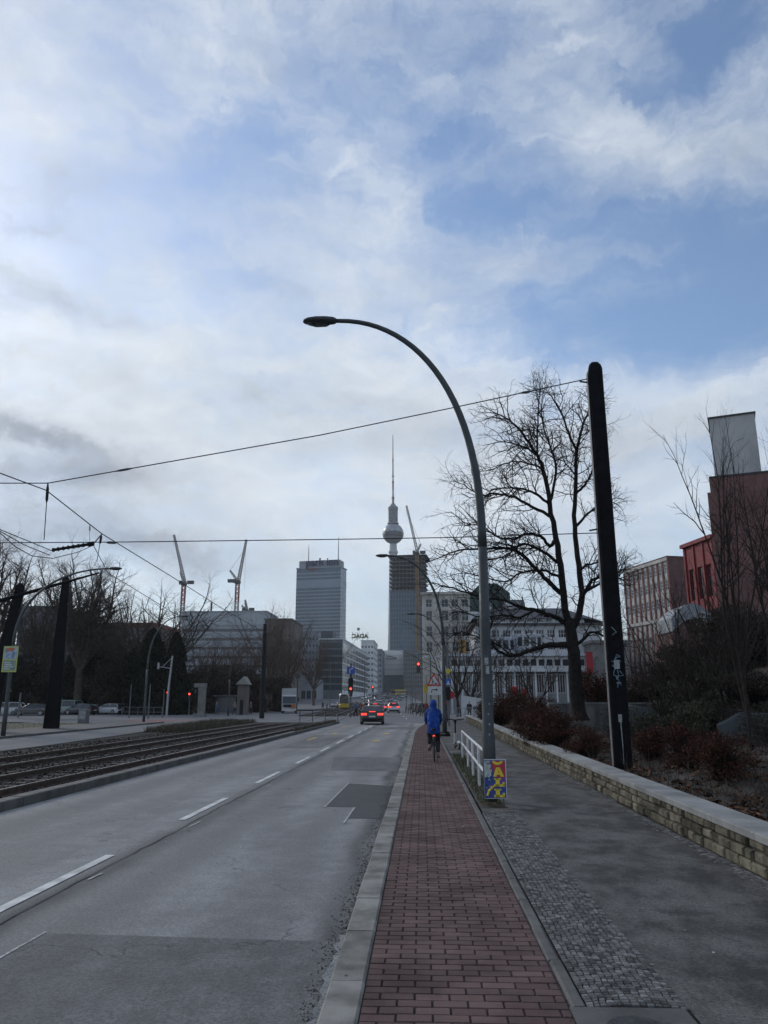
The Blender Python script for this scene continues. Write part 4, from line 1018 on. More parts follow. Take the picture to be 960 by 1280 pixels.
mB2 = tree_model(21, 16, 7.5, 4.0, 9, .26, barkbrown, lean=.5); mC2 = tree_model(22, 12, 6, 2.6, 12, .19, barkbrown, lean=.55)
mC = tree_model(3, 12, 6, 2.6, 16, .22, barkfar, lean=.5, up=.06)
mD = tree_model(4, 18, 8, 6, 7, .4, barkfar, lean=.3)
def ptree(model, label, px, pybase, Y, ptop, H, rz, wide=1.0, **kw):
    b = at(px, 880, Y); z = kw.pop('z', -.05); top = at(px, ptop, Y).z; s_ = (top - z) / H
    return place_tree(model, label, (b.x, Y, z), rz, (s_ * wide, s_ * wide, s_), **kw)
ptree(mA, 'big bare tree with a wide crown beside the broad black mast at left', 96, 0, 112, 688, 20, .4, 1.25, group='bare park trees on the left')
ptree(mD, 'bare tree behind the leaning black mast at the left edge', -14, 0, 92, 672, 18, 2.0, 1.1, group='bare park trees on the left')
ptree(mB, 'bare tree filling the gap left of the broad mast', 36, 0, 126, 712, 16, 1.0, 1.1, group='bare park trees on the left')
ptree(mB, 'bare tree at the right shoulder of the big park tree', 142, 0, 128, 742, 16, 3.0, .85, group='bare park trees on the left')
ptree(mC, 'round bare tree rising over the dark conifer below the left crane', 192, 0, 118, 738, 12, .5, 1.5, group='bare park trees on the left')
ptree(mC2, 'smaller bare tree in front of the grey banded building', 250, 0, 132, 792, 12, 2.5, 1.3, m=barkbrown, group='bare park trees on the left')
ptree(mB2, 'brownish bare tree left of the hotel tower', 338, 0, 150, 757, 16, 1.2, 1.0, m=barkbrown, group='bare park trees on the left')
ptree(mB2, 'brown bare tree between the right crane and the dark tram pole', 306, 0, 142, 786, 16, .2, 1.0, m=barkbrown, group='bare park trees on the left')
ptree(mB2, 'brown bare tree over the white truck', 362, 0, 165, 770, 16, 2.2, 1.0, m=barkbrown, group='bare park trees on the left')
ptree(mC2, 'pale bare tree in front of the dark office block', 392, 0, 230, 792, 12, 1.9, 1.2, m=barkbrown, group='bare park trees on the left', z=rise(230))
ptree(mC2, 'low brown tree behind the stone gate pillar', 276, 0, 136, 800, 12, 3.3, 1.5, m=barkbrown, group='bare park trees on the left')
ptree(mC, 'low brown tree behind the parked white hatchback', 150, 0, 124, 800, 12, 5.1, 1.6, group='bare park trees on the left')
ptree(mC, 'low brown tree behind the parked dark estate car', 84, 0, 124, 790, 12, 4.1, 1.6, group='bare park trees on the left')
# trees on the right bank: bundles of upright stems
bankbark = M('bank_bark', (.034, .027, .023), .9, .35, 5, spec=.15)
lvu = [dict(dens=2.0, len=1.7, ang=(30, 65), lift=.12, r=.026, n=6, wob=.14, up=.06, sides=4, t0=.3, end=.5),
       dict(dens=3.2, len=.85, ang=(25, 65), lift=.08, r=.015, n=4, wob=.2, up=.05, sides=3, t0=.15),
       dict(dens=3.2, len=.42, ang=(25, 65), lift=.05, r=.010, n=3, wob=.22, up=.05, sides=3, t0=.2, taper=.5)]
mE = tree_model(11, 9.5, 3, 2.2, 4, .10, bark, stems=2, lv=lvu, lean=.24, sides=8, limb_wob=.09)
mF = tree_model(12, 5.0, 2, 1.0, 5, .07, bark, stems=2, lv=lvu[1:], lean=.6, sides=6, limb_wob=.1)
mG = tree_model(13, 7.0, 3, 1.2, 6, .08, bark, stems=2, lv=lvu, lean=.6, sides=6, limb_wob=.14)
def btree(model, label, px, Y, ptop, H, rz, wide=1.0, **kw):
    x = at(px, 870, Y).x; z = bank_z(x, Y) - .05; s_ = (at(px, ptop, Y).z - z) / H
    return place_tree(model, label, (x, Y, z), rz, (s_ * wide, s_ * wide, s_), m=bankbark, **kw)
g2 = 'bare trees and saplings on the right bank'
btree(mE, 'tall many-stemmed bare tree in front of the pale tower on the red-brown building', 936, 24, 488, 9.5, .3, .62, group=g2)
btree(mE, 'bare tree crossing the right edge of the picture', 972, 22, 540, 9.5, 2.4, .8, group=g2)
btree(mG, 'slender bare sapling in front of the red entrance building', 858, 28, 700, 7, 1.0, .8, group=g2)
btree(mG, 'thin bare sapling just right of the black mast against the ribbed brick building', 826, 31, 765, 7, 3.3, 1.1, group=g2)
btree(mF, 'bushy bare sapling at the foot of the big red-brown wall', 905, 27, 700, 5, .7, .9, group=g2)
btree(mF, 'low bare sapling before the arched pale canopy', 872, 30, 752, 5, 2.9, 1.1, group=g2)
btree(mF, 'low bare sapling high on the bank near the right edge', 942, 29, 700, 5, 4.2, 1.0, group=g2)
ptree(mG, 'small bare tree before the arcade of the white building', 668, 0, 52, 790, 7, .8, 1.2, m=bark, group=g2, z=.2)
ptree(mG, 'small bare tree between the second lamp and the corner building', 572, 0, 96, 742, 7, 2.1, .9, m=bark, group=g2)
ptree(mG, 'bare street tree in front of the beige corner building', 590, 0, 88, 770, 7, 4.1, 1.1, m=bark, group=g2)

# leafy shrubs: many leaf faces in clumps
def shrub_model(seed, w, d, h, n, ls, clumps=14, twigs=40, low=.0):
    rr = random.Random(seed); mb = MB(); cs = []
    for i in range(clumps):
        a = rr.random() * 2 * PI; q = rr.random() ** .6; z = lerp(low, .92, rr.random()); k = math.sqrt(max(.1, 1 - (z * 1.6 - .7) ** 2 * .55))
        cs.append((Vector((math.cos(a) * q * w * .42 * k, math.sin(a) * q * d * .42 * k, h * (.08 + .86 * z))), rr.uniform(.16, .30)))
    for i in range(n):
        c, s_ = cs[rr.randrange(len(cs))]; v = Vector((rr.gauss(0, 1), rr.gauss(0, 1), rr.gauss(0, 1))).normalized() * (rr.random() ** .45)
        p = c + Vector((v.x * w * s_, v.y * d * s_, v.z * h * s_ * .8))
        if p.z < .02: p.z = rr.random() * .15
        mb.tint = min(1, max(0, .5 + rr.gauss(0, .25))); leaf(mb, p, ls * rr.uniform(.6, 1.4), rr, .15)
    tw = MB()
    for i in range(twigs):
        c, s_ = cs[rr.randrange(len(cs))]; e = c + Vector((rr.gauss(0, w * .12), rr.gauss(0, d * .12), abs(rr.gauss(0, h * .14)))); b = Vector((rr.gauss(0, w * .1), rr.gauss(0, d * .1), 0))
        m_ = b.lerp(e, .5) + Vector((rr.gauss(0, .1), rr.gauss(0, .1), h * .05)); tw.tube([b, m_, e], [h * .008, h * .005, h * .002], 3, False)
    return mb, tw
m_ever = M('evergreen_leaf', (.017, .020, .015), .85, .35, 4, tint=.8, spec=.1); m_brownleaf = M('russet_leaf', (.060, .024, .016), .85, .35, 4, tint=.85, spec=.15); m_thicket = M('thicket_twig', (.060, .046, .038), .9, .3, 4, tint=.7, spec=.1); m_olive = M('olive_leaf', (.035, .035, .016), .8, .3, 4, tint=.7)
def shrub(model_cache, key, mat, label, loc, s, rz=0.0, cat='shrub', name='shrub', group=None):
    if key not in model_cache:
        mb, tw = model_cache['make'][key](); a = mb.mesh('foliage'); b = tw.mesh('stem'); a.materials.append(mat); b.materials.append(bark); model_cache[key] = (a, b)
    a, b = model_cache[key]; t = E(name, label, cat, loc, rz, group); t.scale = s if hasattr(s, '__len__') else (s,) * 3
    for me, nm in ((a, 'foliage'), (b, 'stem')): c = bpy.data.objects.new(nm, me); COL.objects.link(c); c.parent = t
    return t
SC = {'make': {'dark': lambda: shrub_model(51, 6, 4, 5, 9000, .16, 20, 60), 'thick': lambda: shrub_model(52, 6, 4, 4, 9000, .10, 18, 260),
               'russet': lambda: shrub_model(53, 1.8, 1.4, 1.3, 5200, .030, 16, 160), 'olive': lambda: shrub_model(54, 2.2, 1.8, 1.1, 4200, .035, 16, 90)}}
gL = 'dark shrubs under the trees on the left'
for i, (px, Y, hpx, w_, k, lab) in enumerate([(8, 116, 815, 1.3, 'dark', 'dark evergreen shrub behind the leftmost lamp'), (52, 118, 822, 1.3, 'thick', 'dark brown thicket behind the broad black mast'), (100, 119, 812, 1.3, 'dark', 'tall dark evergreen shrub behind the green van'),
        (140, 117, 820, 1.3, 'thick', 'brown thicket above the parked white hatchback'), (172, 116, 812, 1.1, 'dark', 'dark shrub left of the conifer'), (232, 118, 832, 1.2, 'thick', 'brown thicket right of the dark conifer'), (262, 122, 830, 1.3, 'thick', 'brown thicket behind the stone gate pillar'),
        (292, 128, 828, 1.3, 'thick', 'brown thicket behind the kiosk with pitched roof'), (322, 132, 838, 1.2, 'thick', 'low brown thicket behind the dark tram pole'), (348, 140, 842, 1.0, 'thick', 'low brown thicket left of the white truck'), (-25, 110, 805, 1.3, 'dark', 'dark shrub at the very left edge'),
        (120, 124, 800, 1.5, 'thick', 'highest brown thicket under the wide bare tree')]):
    b = at(px, 880, Y); h = at(px, hpx, Y).z + .05
    shrub(SC, k, m_ever if k == 'dark' else m_thicket, lab, (b.x, Y, -.05), (w_, w_, h / (5 if k == 'dark' else 4)), i * 1.3, group=gL)
# conifer
def conifer(seed, h, w, n):
    rr = random.Random(seed); mb = MB()
    for i in range(n):
        z = rr.random() ** 1.3; a = rr.random() * 2 * PI; lay = math.floor(z * 9) / 9; k = (1 - z) ** .45 * (.85 + .15 * math.sin(a * 3 + lay * 40)); r = w / 2 * k * rr.random() ** .35
        mb.tint = rr.random(); leaf(mb, Vector((math.cos(a) * r, math.sin(a) * r, h * (.06 + .94 * z) - r * .35)), rr.uniform(.10, .24), rr, .1)
    return mb
b = at(216, 880, 108); ct = E('conifer', 'dark pointed conifer behind the pale grey sign pole', 'tree', (b.x, 108, -.05))
P('crown', conifer(5, at(216, 790, 108).z + .05, 5.5, 14000), m_ever, ct); mb = MB(); mb.tube([(0, 0, 0), (0, 0, 8)], [.25, .05], 8); P('trunk', mb, barkfar, ct)
b = at(186, 880, 109); ct = E('conifer', 'broad blackish conifer left of the pointed one', 'tree', (b.x, 109, -.05))
P('crown', conifer(6, at(186, 786, 109).z + .05, 8, 16000), m_ever, ct); mb = MB(); mb.tube([(0, 0, 0), (0, 0, 8)], [.25, .05], 8); P('trunk', mb, barkfar, ct)
for i, (px, Y, hh, w_, lab) in enumerate([(792, 40, 2.2, .55, 'dull brown scrub beside the black mast on the bank'), (818, 38, 2.4, .6, 'dull brown scrub below the ribbed brick building'), (846, 37, 2.6, .6, 'dull brown scrub below the red entrance'), (880, 36, 2.8, .65, 'dull brown scrub before the arched canopy end'), (912, 35, 3.0, .65, 'dull brown scrub at the foot of the red-brown block'), (948, 33, 2.8, .65, 'dull brown scrub by the right picture edge'), (885, 27, 1.3, .4, 'low dull scrub hanging over the slanting concrete wall'), (935, 26.4, 1.5, .4, 'low dull scrub on the wall top under the tall tree')]):
    x = at(px, 870, Y).x; shrub(SC, 'thick', m_thicket, lab, (x, Y, bank_z(x, Y) - .05), (w_, w_, hh / 4), i * 1.9, group='dull brown scrub on the bank')
# russet shrubs and undergrowth on the bank
gR = 'russet shrubs on the right bank'
for i, (px, py, Y, s_, lab) in enumerate([(628, 905, 46, (1.6, 1.6, 1.5), 'russet shrub behind the far end of the stone wall'), (652, 905, 44, (1.4, 1.4, 1.6), 'russet shrub right of the foreground lamp pole'), (672, 905, 38, (1.3, 1.3, 1.3), 'russet shrub left of the big tree trunk'),
        (668, 925, 26, (.9, .9, .9), 'low russet shrub behind the loose stone block'), (697, 930, 24, (1.1, 1.1, 1.0), 'low russet shrub below the garden wall'), (745, 880, 36, (1.5, 1.5, 2.1), 'tall russet shrub between the big tree and the black mast'), (765, 870, 37, (1.3, 1.3, 2.2), 'russet shrub close to the black mast'),
        (799, 850, 40, (1.2, 1.2, 2.2), 'deep red shrub just right of the black mast'), (860, 965, 15.5, (.7, .7, .75), 'russet shrub behind the coping near the right edge'), (905, 975, 13.2, (.6, .6, .6), 'small russet shrub nearest the right edge'), (815, 950, 18, (.7, .7, .6), 'low russet shrub right of the mast foot'), (735, 935, 20, (.7, .7, .6), 'low russet shrub left of the mast foot'), (610, 895, 58, (1.6, 1.6, 1.2), 'russet shrub by the end of the wall')]):
    p = at(px, py, Y); shrub(SC, 'russet', m_brownleaf, lab, (p.x, Y, bank_z(p.x, Y) - .03), s_, i * 1.7, group=gR)
for i, (px, Y, s_, lab) in enumerate([(800, 27, 1.1, 'olive ground shrub low on the bank right of the mast'), (850, 26, 1.2, 'olive ground shrub in the middle of the bank'), (890, 28, 1.3, 'olive ground shrub above the slanting concrete wall'), (935, 27, 1.3, 'olive ground shrub under the many-stemmed tree'), (825, 34, 1.5, 'olive ground shrub at the top of the bank'), (955, 25, 1.1, 'olive ground shrub at the right edge'), (870, 33, 1.5, 'olive ground shrub before the arched canopy'), (915, 34, 1.6, 'olive ground shrub before the big red-brown wall')]):
    x = at(px, 870, Y).x; shrub(SC, 'olive', m_olive, lab, (x, Y, bank_z(x, Y) - .03), s_, i * 2.1, group='olive ground shrubs on the bank')
# ------------------------------------------------------------------ buildings
def wall_grid(mb, xs, zs, W, H, dep, base=0.0):
    """front wall in the plane y=0 (facing -y) with recessed openings at every xs x zs"""
    def q(x0, x1, z0, z1):
        if x1 - x0 > 1e-4 and z1 - z0 > 1e-4: mb.quad((x0, 0, z0), (x1, 0, z0), (x1, 0, z1), (x0, 0, z1))
    zc = base
    for z0, z1 in zs:
        q(0, W, zc, z0); xc = 0
        for x0, x1 in xs:
            q(xc, x0, z0, z1); xc = x1
            mb.quad((x0, 0, z0), (x0, dep, z0), (x0, dep, z1), (x0, 0, z1)); mb.quad((x1, dep, z0), (x1, 0, z0), (x1, 0, z1), (x1, dep, z1))
            mb.quad((x0, 0, z0), (x1, 0, z0), (x1, dep, z0), (x0, dep, z0)); mb.quad((x0, dep, z1), (x1, dep, z1), (x1, 0, z1), (x0, 0, z1))
        q(xc, W, z0, z1); zc = z1
    q(0, W, zc, H)
_wc = {}
def window_mesh(w, h, mx, mz, fr, dep):
    k = (round(w, 3), round(h, 3), mx, mz, fr, round(dep, 3))
    if k not in _wc:
        f = MB(); b = fr
        y0, y1 = dep - .06, dep - .004
        f.span(0, b, y0, y1, 0, h); f.span(w - b, w, y0, y1, 0, h); f.span(b, w - b, y0, y1, 0, b); f.span(b, w - b, y0, y1, h - b, h)
        for i in range(1, mx): x = w * i / mx; f.span(x - b * .4, x + b * .4, y0 + .01, y1, b, h - b)
        for i in range(1, mz): z = h * i / mz; f.span(b, w - b, y0 + .013, y1 - .001, z - b * .35, z + b * .35)
        g = MB(); g.quad((b * .5, dep - .03, b * .5), (w - b * .5, dep - .03, b * .5), (w - b * .5, dep - .03, h - b * .5), (b * .5, dep - .03, h - b * .5))
        _wc[k] = (f.mesh('window'), g.mesh('pane'))
    return _wc[k]
def facade(t, name, W, H, xs, zs, mw, mf, mg=None, dep=.2, o=(0, 0, 0), rz=0.0, mx=2, mz=2, fr=.08, base=0.0, panes=True, wins=True):
    mb = MB(); wall_grid(mb, xs, zs, W, H, dep, base); w = P(name, mb, mw, t, loc=o, rz=rz)
    if not wins:
        return w
    c, s_ = math.cos(rz), math.sin(rz)
    for z0, z1 in zs:
        for x0, x1 in xs:
            f, g = window_mesh(x1 - x0, z1 - z0, mx, mz, fr, dep)
            if not f.materials: f.materials.append(mf)
            if not g.materials: g.materials.append(mg or glass)
            wo = bpy.data.objects.new('window', f); COL.objects.link(wo); wo.parent = t; wo.location = (o[0] + x0 * c, o[1] + x0 * s_, o[2] + z0); wo.rotation_euler = (0, 0, rz)
            if f.materials[0] != mf:
                wo.material_slots[0].link = 'OBJECT'; wo.material_slots[0].material = mf
            po = bpy.data.objects.new('pane', g); COL.objects.link(po); po.parent = wo
    return w
def openings(n, a, b, w): s_ = (b - a) / n; return [(a + s_ * (i + .5) - w / 2, a + s_ * (i + .5) + w / 2) for i in range(n)]
def storeys(n, z0, step, h): return [(z0 + step * i, z0 + step * i + h) for i in range(n)]
def zat(py, Y, base): return at(500, py, Y).z - base
def xat(px, Y): return at(px, 860, Y).x

m_hotel = M('hotel_panel', (.20, .245, .295), .4, .08, .05, rgb2=(.22, .265, .315)); m_hotelglass = M('hotel_glass', (.085, .115, .155), .2, .2, .08)
# the hotel slab tower
Y = 700; bz = rise(Y); xl = xat(367, Y); W = xat(426.5, Y) - xl
t = E('hotel_tower', 'tall blue grey hotel slab with blue lettering on its roof', 'building', (xl, Y, bz), -.20)
H = zat(710.5, Y, bz); zb = -4
mb = MB(); mb.span(0, W, 0, 17, zb, H); P('glass_body', mb, m_hotelglass, t)
nf = 32; st = (H - 6) / nf; bm = None
mb = MB(); mb.span(-.12, W + .12, -.16, 17.12, 0, st * .42); bm = P('floor_band', mb, m_hotel, t, loc=(0, 0, 4))
for i in range(1, nf):
    if i in (11, 27, 28): continue
    c = bm.copy(); COL.objects.link(c); c.location = (0, 0, 4 + st * i)
for i in (11, 27):
    mb = MB(); mb.span(-.14, W + .14, -.18, 17.14, 0, st * (1 if i == 11 else 2.4)); P('blind_storey', mb, m_hotel, t, loc=(0, 0, 4 + st * i))
mb = MB(); [mb.span(x - .12, x + .12, -.22, -.02, 4, H) for x in [W * i / 26 for i in range(27)]]; P('mullion_grid', mb, m_hotel, t)
mb = MB(); mb.span(-.6, W + .6, -.6, 17.6, H, H + 1.0); P('roof_edge', mb, m_hotel, t)
z0, z1 = H + 1.0, zat(700.5, Y, bz)
mb = MB(); mb.span(2, W - 1.5, .6, 14, z0, z1); P('crown_storey', mb, M('hotel_crown', (.24, .255, .275), .6, .2, .1), t)
for x, py in ((at(383.5, 700, Y).x - xl, 679), (at(422.5, 700, Y).x - xl, 671)):
    mb = MB(); zt = zat(py, Y, bz); mb.tube([(x, 6, z1), (x, 6, lerp(z1, zt, .6)), (x, 6, zt)], [.45, .35, .18], 6); P('antenna', mb, greylamp, t)
me = text_mesh('park inn', 9.6, .3, 'LEFT', .24); o = link('lettering', me, M('letter_navy', (.004, .012, .07), .5, .1, 1), t, (at(383.5, 700, Y).x - xl, -1.2, z1 - 5.0)); o.rotation_euler = (PI / 2, 0, 0)
me = text_mesh('by Radisson', 2.2, .2, 'LEFT', .05); o = link('lettering', me, M('letter_red', (.20, .05, .04), .5, .1, 1), t, (at(386, 700, Y).x - xl, -.9, z1 - 8.4)); o.rotation_euler = (PI / 2, 0, 0)

# television tower
Y = 1120; bz = rise(Y); xc = xat(492, Y); zz = lambda py: zat(py, Y, bz)
m_shaft = M('pale_concrete', (.36, .37, .39), .8, .08, .02); m_ball = M('steel_facets', (.24, .26, .29), .32, .25, .06, metal=.55); m_band = M('dark_band', (.035, .042, .055), .3, .3, .1)
t = E('television_tower', 'slender television tower with a steel sphere and a striped antenna', 'tower', (xc, Y, bz))
mb = MB(); mb.lathe([(13, -6), (9.5, 30), (7.6, 80), (6.6, 150), (5.7, zz(690)), (5.2, zz(680))], 28); P('shaft', mb, m_shaft, t, smooth=True)
zc = zz(667); rs_ = 15.6
def sph(r, a0, a1, n=14): return [(r * math.cos(a), r * math.sin(a)) for a in [lerp(a0, a1, i / n) for i in range(n + 1)]]
mb = MB(); mb.lathe(sph(rs_, R(-80), R(-22)), 32, cz=zc); P('sphere_lower', mb, M('sphere_under', (.16, .17, .185), .4, .2, .1, metal=.4), t, smooth=True)
mb = MB(); mb.lathe(sph(rs_ + .25, R(-22), R(2), 5), 32, cz=zc); P('window_band', mb, m_band, t, smooth=True)
mb = MB(); mb.lathe(sph(rs_, R(2), R(80)), 32, cz=zc); P('sphere_upper', mb, m_ball, t, smooth=True)
mb = MB(); mb.lathe([(5.4, zz(692.5)), (6.9, zz(691.5)), (6.9, zz(689)), (5.4, zz(688))], 24); P('collar', mb, m_shaft, t)
mb = MB(); pr = [(8.4, zz(655)), (8.4, zz(653.5)), (6.6, zz(653))]
for k in range(6): a = lerp(652, 637, k / 6); pr += [(6.3, zz(a)), (7.3, zz(a - .6)), (7.3, zz(a - 1.5)), (6.3, zz(a - 2.0))]
pr += [(7.4, zz(637)), (7.4, zz(634)), (5.0, zz(632.5)), (3.0, zz(630)), (1.8, zz(629))]; mb.lathe(pr, 24); P('antenna_base', mb, M('tower_grey', (.17, .185, .21), .7, .1, .1), t)
m_aw = M('antenna_white', (.40, .39, .39), .6, .08, .1); m_ar = M('antenna_red', (.27, .11, .10), .6, .1, .1); m_ad = M('antenna_dark', (.11, .105, .11), .6, .1, .1)
cuts = [(630, 1.7, m_ar), (621, 1.5, m_aw), (613, 1.25, m_ar), (602, 1.25, m_aw), (594, 1.0, m_ad), (574, .85, m_ar), (564, .7, m_ad), (543.5, .45, None)]
for (a, r, m_), (b_, r2, _) in zip(cuts, cuts[1:]):
    mb = MB(); mb.lathe([(r, zz(a)), (r2, zz(b_))], 10); P('antenna_section', mb, m_, t)
for py, r in ((623, 2.3), (603, 1.9), (596, 1.9), (576, 1.5)): mb = MB(); mb.lathe([(r, zz(py)), (r, zz(py - 1.2))], 10); P('antenna_platform', mb, m_ad, t)

# the unfinished tower with open floors above and glass below
Y = 600; bz = rise(Y); xl = xat(488, Y); W = xat(531, Y) - xl
t = E('unfinished_tower', 'unfinished high-rise with open concrete floors above blue glass', 'building', (xl, Y, bz), -.12)
zt = zat(697, Y, bz); zg = zat(738, Y, bz); D = 26
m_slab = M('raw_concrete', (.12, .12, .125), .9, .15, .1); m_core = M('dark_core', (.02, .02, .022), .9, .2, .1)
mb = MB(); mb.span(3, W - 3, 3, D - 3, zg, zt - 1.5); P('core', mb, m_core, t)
mb = MB(); mb.span(0, W, 0, D, 0, zg); P('glazing', mb, M('tower_glass', (.045, .085, .125), .2, .35, .06), t)
k = 8; st = (zt - zg) / k; mb = MB(); mb.span(-.8, W + .8, -.8, D + .8, -.45, .15); sl = P('floor_slab', mb, m_slab, t, loc=(0, 0, zg))
for i in range(1, k + 1): c = sl.copy(); COL.objects.link(c); c.location = (0, 0, zg + st * i)
mb = MB(); [mb.box(W * (i + .5) / 9, .6, (zg + zt) / 2, .5, .5, zt - zg) for i in range(9)]; [mb.box(W - .4, D * (i + .5) / 6, (zg + zt) / 2, .5, .5, zt - zg) for i in range(6)]; P('column_grid', mb, m_slab, t)
mb = MB(); [mb.span(W * i / 12 - .15, W * i / 12 + .15, -.3, -.003, 0, zg) for i in range(13)]; [mb.span(-.2, W + .2, -.22, -.004, zg * j / 22 - .2, zg * j / 22 + .2) for j in range(23)]; [mb.span(W + .003, W + .25, D * i / 6 - .15, D * i / 6 + .15, 0, zg) for i in range(7)]
P('facade_grid', mb, M('facade_grey', (.14, .17, .20), .5, .1, .1), t)
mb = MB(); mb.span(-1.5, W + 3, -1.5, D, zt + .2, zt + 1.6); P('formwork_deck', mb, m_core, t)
mb = MB(); mb.span(6, 9, -.5, -.3, zg * .14, zg * .16); P('site_banner', mb, whitepaint, t)

# tower cranes: lattice mast, slewing unit, luffing jib, counter jib
def lattice(mb, a, b, w0, w1, n, r):
    a, b = Vector(a), Vector(b); d = (b - a).normalized(); u = d.cross(Vector((0, 1, 0))); u = u.normalized() if u.length > .05 else Vector((1, 0, 0)); v = d.cross(u).normalized()
    cor = lambda f, i: a.lerp(b, f) + (u * ((-1, 1, 1, -1)[i]) + v * ((-1, -1, 1, 1)[i])) * lerp(w0, w1, f) / 2
    for i in range(4): mb.tube([cor(0, i), cor(1, i)], r, 4)
    for k in range(n):
        f0, f1 = k / n, (k + 1) / n
        for i in range(4): mb.tube([cor(f0, i), cor(f1, (i + 1) % 4)], r * .6, 3, False); mb.tube([cor(f0, i), cor(f0, (i + 1) % 4)], r * .6, 3, False)
m_cw = M('crane_white', (.34, .32, .31), .6, .1, .3); m_cr = M('crane_red', (.26, .075, .06), .6, .1, .3); m_cy = M('crane_yellow', (.26, .15, .07), .6, .1, .3)
def crane(label, px, Y, ptop, pturn, tip, back, m_mast, m_jib, pbase=873, w=2.2, bands=None):
    bz = at(px, pbase, Y).z; b = at(px, pbase, Y); t = E('tower_crane', label, 'crane', b, 0, 'luffing tower cranes on the skyline')
    turn = at(px, pturn, Y) - b; r = .34
    n = 6; zs = [turn.z * i / n for i in range(n + 1)]
    for i in range(n):
        mb = MB(); lattice(mb, (0, 0, zs[i]), (0, 0, zs[i + 1]), w, w, max(3, int((zs[i + 1] - zs[i]) / 3)), r); P('mast_section', mb, bands if bands and i % 2 else m_mast, t)
    mb = MB(); mb.lathe([(1.6, turn.z - .5), (2.2, turn.z), (2.2, turn.z + 1.2), (1.4, turn.z + 1.8)], 12); mb.box(-2.2, 0, turn.z + 1.5, 2.2, 2, 2.6); P('slewing_unit', mb, darkgrey, t)
    tp = at(*tip, Y) - b; mb = MB(); lattice(mb, (0.5, 0, turn.z + 1.5), tp, 1.7, .9, 16, .3); P('jib', mb, m_jib, t)
    bk = at(*back, Y) - b; mb = MB(); lattice(mb, (0, 0, turn.z + 1.5), bk, 1.2, .8, 4, .28); P('apex_frame', mb, m_jib, t)
    s_ = -1 if tp.x > 0 else 1
    mb = MB(); mb.box(s_ * 4.6, 0, turn.z + 1.6, 4.4, 2.2, 2.2); P('counterweight', mb, darkgrey, t)
    mb = MB(); mb.tube([bk, tp.lerp(Vector((0, 0, turn.z)), .25)], .1, 4); P('stay_rope', mb, darkgrey, t)
    mb = MB(); q = tp - Vector((0, 0, .3)); mb.tube([q, q - Vector((0, 0, 34 if tp.x > 2 else 8))], .06, 4); P('hoist_rope', mb, darkgrey, t)
crane('left red and white luffing crane with its jib raised nearly upright', 221, 520, 668, 731, (217.5, 668.5), (225.5, 715), m_cw, m_cw, bands=m_cr)
crane('right red and white luffing crane with its jib tilted to the right', 290.5, 520, 675, 729, (308, 674.5), (287.5, 713), m_cw, m_cw, bands=m_cr)
crane('crane standing against the unfinished tower with an orange mast', 523, 590, 632, 693, (508, 632), (526, 680), m_cy, m_cw, w=2.0)
crane('small far crane peeping over the grey banded building', 303, 640, 748, 764, (306.5, 750), (302, 757), m_cw, m_cw, w=1.6)

# generic slab blocks along the avenue
def block(name, label, px0, px1, Y, ptop, depth, m_wall, cols, rows, ww=.6, wh=.5, rz=0.0, m_fr=None, m_gl=None, side=None, dep=.25, zfoot=3.5, roof=True, fr=.08, mx=2, mz=1, cat='building', m_side=None, wins=True):
    bz = rise(Y); x0 = xat(px0, Y); W = xat(px1, Y) - x0; H = zat(ptop, Y, bz)
    t = E(name, label, cat, (x0, Y, bz - .1), rz); H += .1
    sx = W / cols; sz = (H - zfoot - .8) / rows
    facade(t, 'front_wall', W, H, openings(cols, 0, W, sx * ww), storeys(rows, zfoot, sz, sz * wh), m_wall, m_fr or m_wall, m_gl or glass, dep, mx=mx, mz=mz, fr=fr, wins=wins)
    mb = MB(); mb.span(.02, W - .02, dep + .004, depth - .02, 0, H - .02); P('inner_body', mb, m_gl or glass, t)
    mb = MB(); mb.quad((0, depth, 0), (W, depth, 0), (W, depth, H), (0, depth, H)); mb.quad((0, 0, H), (W, 0, H), (W, depth, H), (0, depth, H)); P('rear_wall', mb, m_wall, t)
    if side:
        sc, sr = side; sxx = depth / sc; szz = (H - zfoot - .8) / sr
        facade(t, 'side_wall', depth, H, openings(sc, 0, depth, sxx * ww), storeys(sr, zfoot, szz, szz * wh), m_side or m_wall, m_fr or m_wall, m_gl or glass, dep, o=(W, 0, 0), rz=PI / 2, mx=mx, mz=mz, fr=fr, wins=wins)
    else:
        mb = MB(); mb.quad((W, 0, 0), (W, depth, 0), (W, depth, H), (W, 0, H)); P('side_wall', mb, m_side or m_wall, t)
    mb = MB(); mb.quad((0, depth, 0), (0, 0, 0), (0, 0, H), (0, depth, H)); P('far_wall', mb, m_wall, t)
    if roof: mb = MB(); mb.span(-.3, W + .3, -.3, depth + .3, H - .01, H + .45); P('parapet', mb, m_side or m_wall, t)
    return t, W, H
m_white = M('pale_facade', (.56, .575, .59), .8, .1, .2); m_greyb = M('grey_facade', (.20, .215, .235), .8, .1, .15); m_dkb = M('dark_facade', (.075, .08, .09), .7, .2, .2); m_brb = M('brown_facade', (.12, .10, .092), .85, .2, .3); m_beige = M('beige_plaster', (.42, .395, .355), .85, .14, .3, rgb2=(.48, .455, .41))
t, W, H = block('office_block', 'dark glazed office block with thin pale floor lines in front of the hotel tower', 398, 428, 330, 799, 110, M('floor_line', (.11, .12, .13), .7, .1, .2), 1, 7, .97, .80, -.03, m_gl=M('office_glass', (.022, .032, .042), .15, .4, .1), side=(9, 7), m_side=m_white, mx=10, fr=.12)
mb = MB(); mb.span(.5, 5.6, 1, 12, H + .45, H + 3.6); P('roof_storey', mb, m_dkb, t)
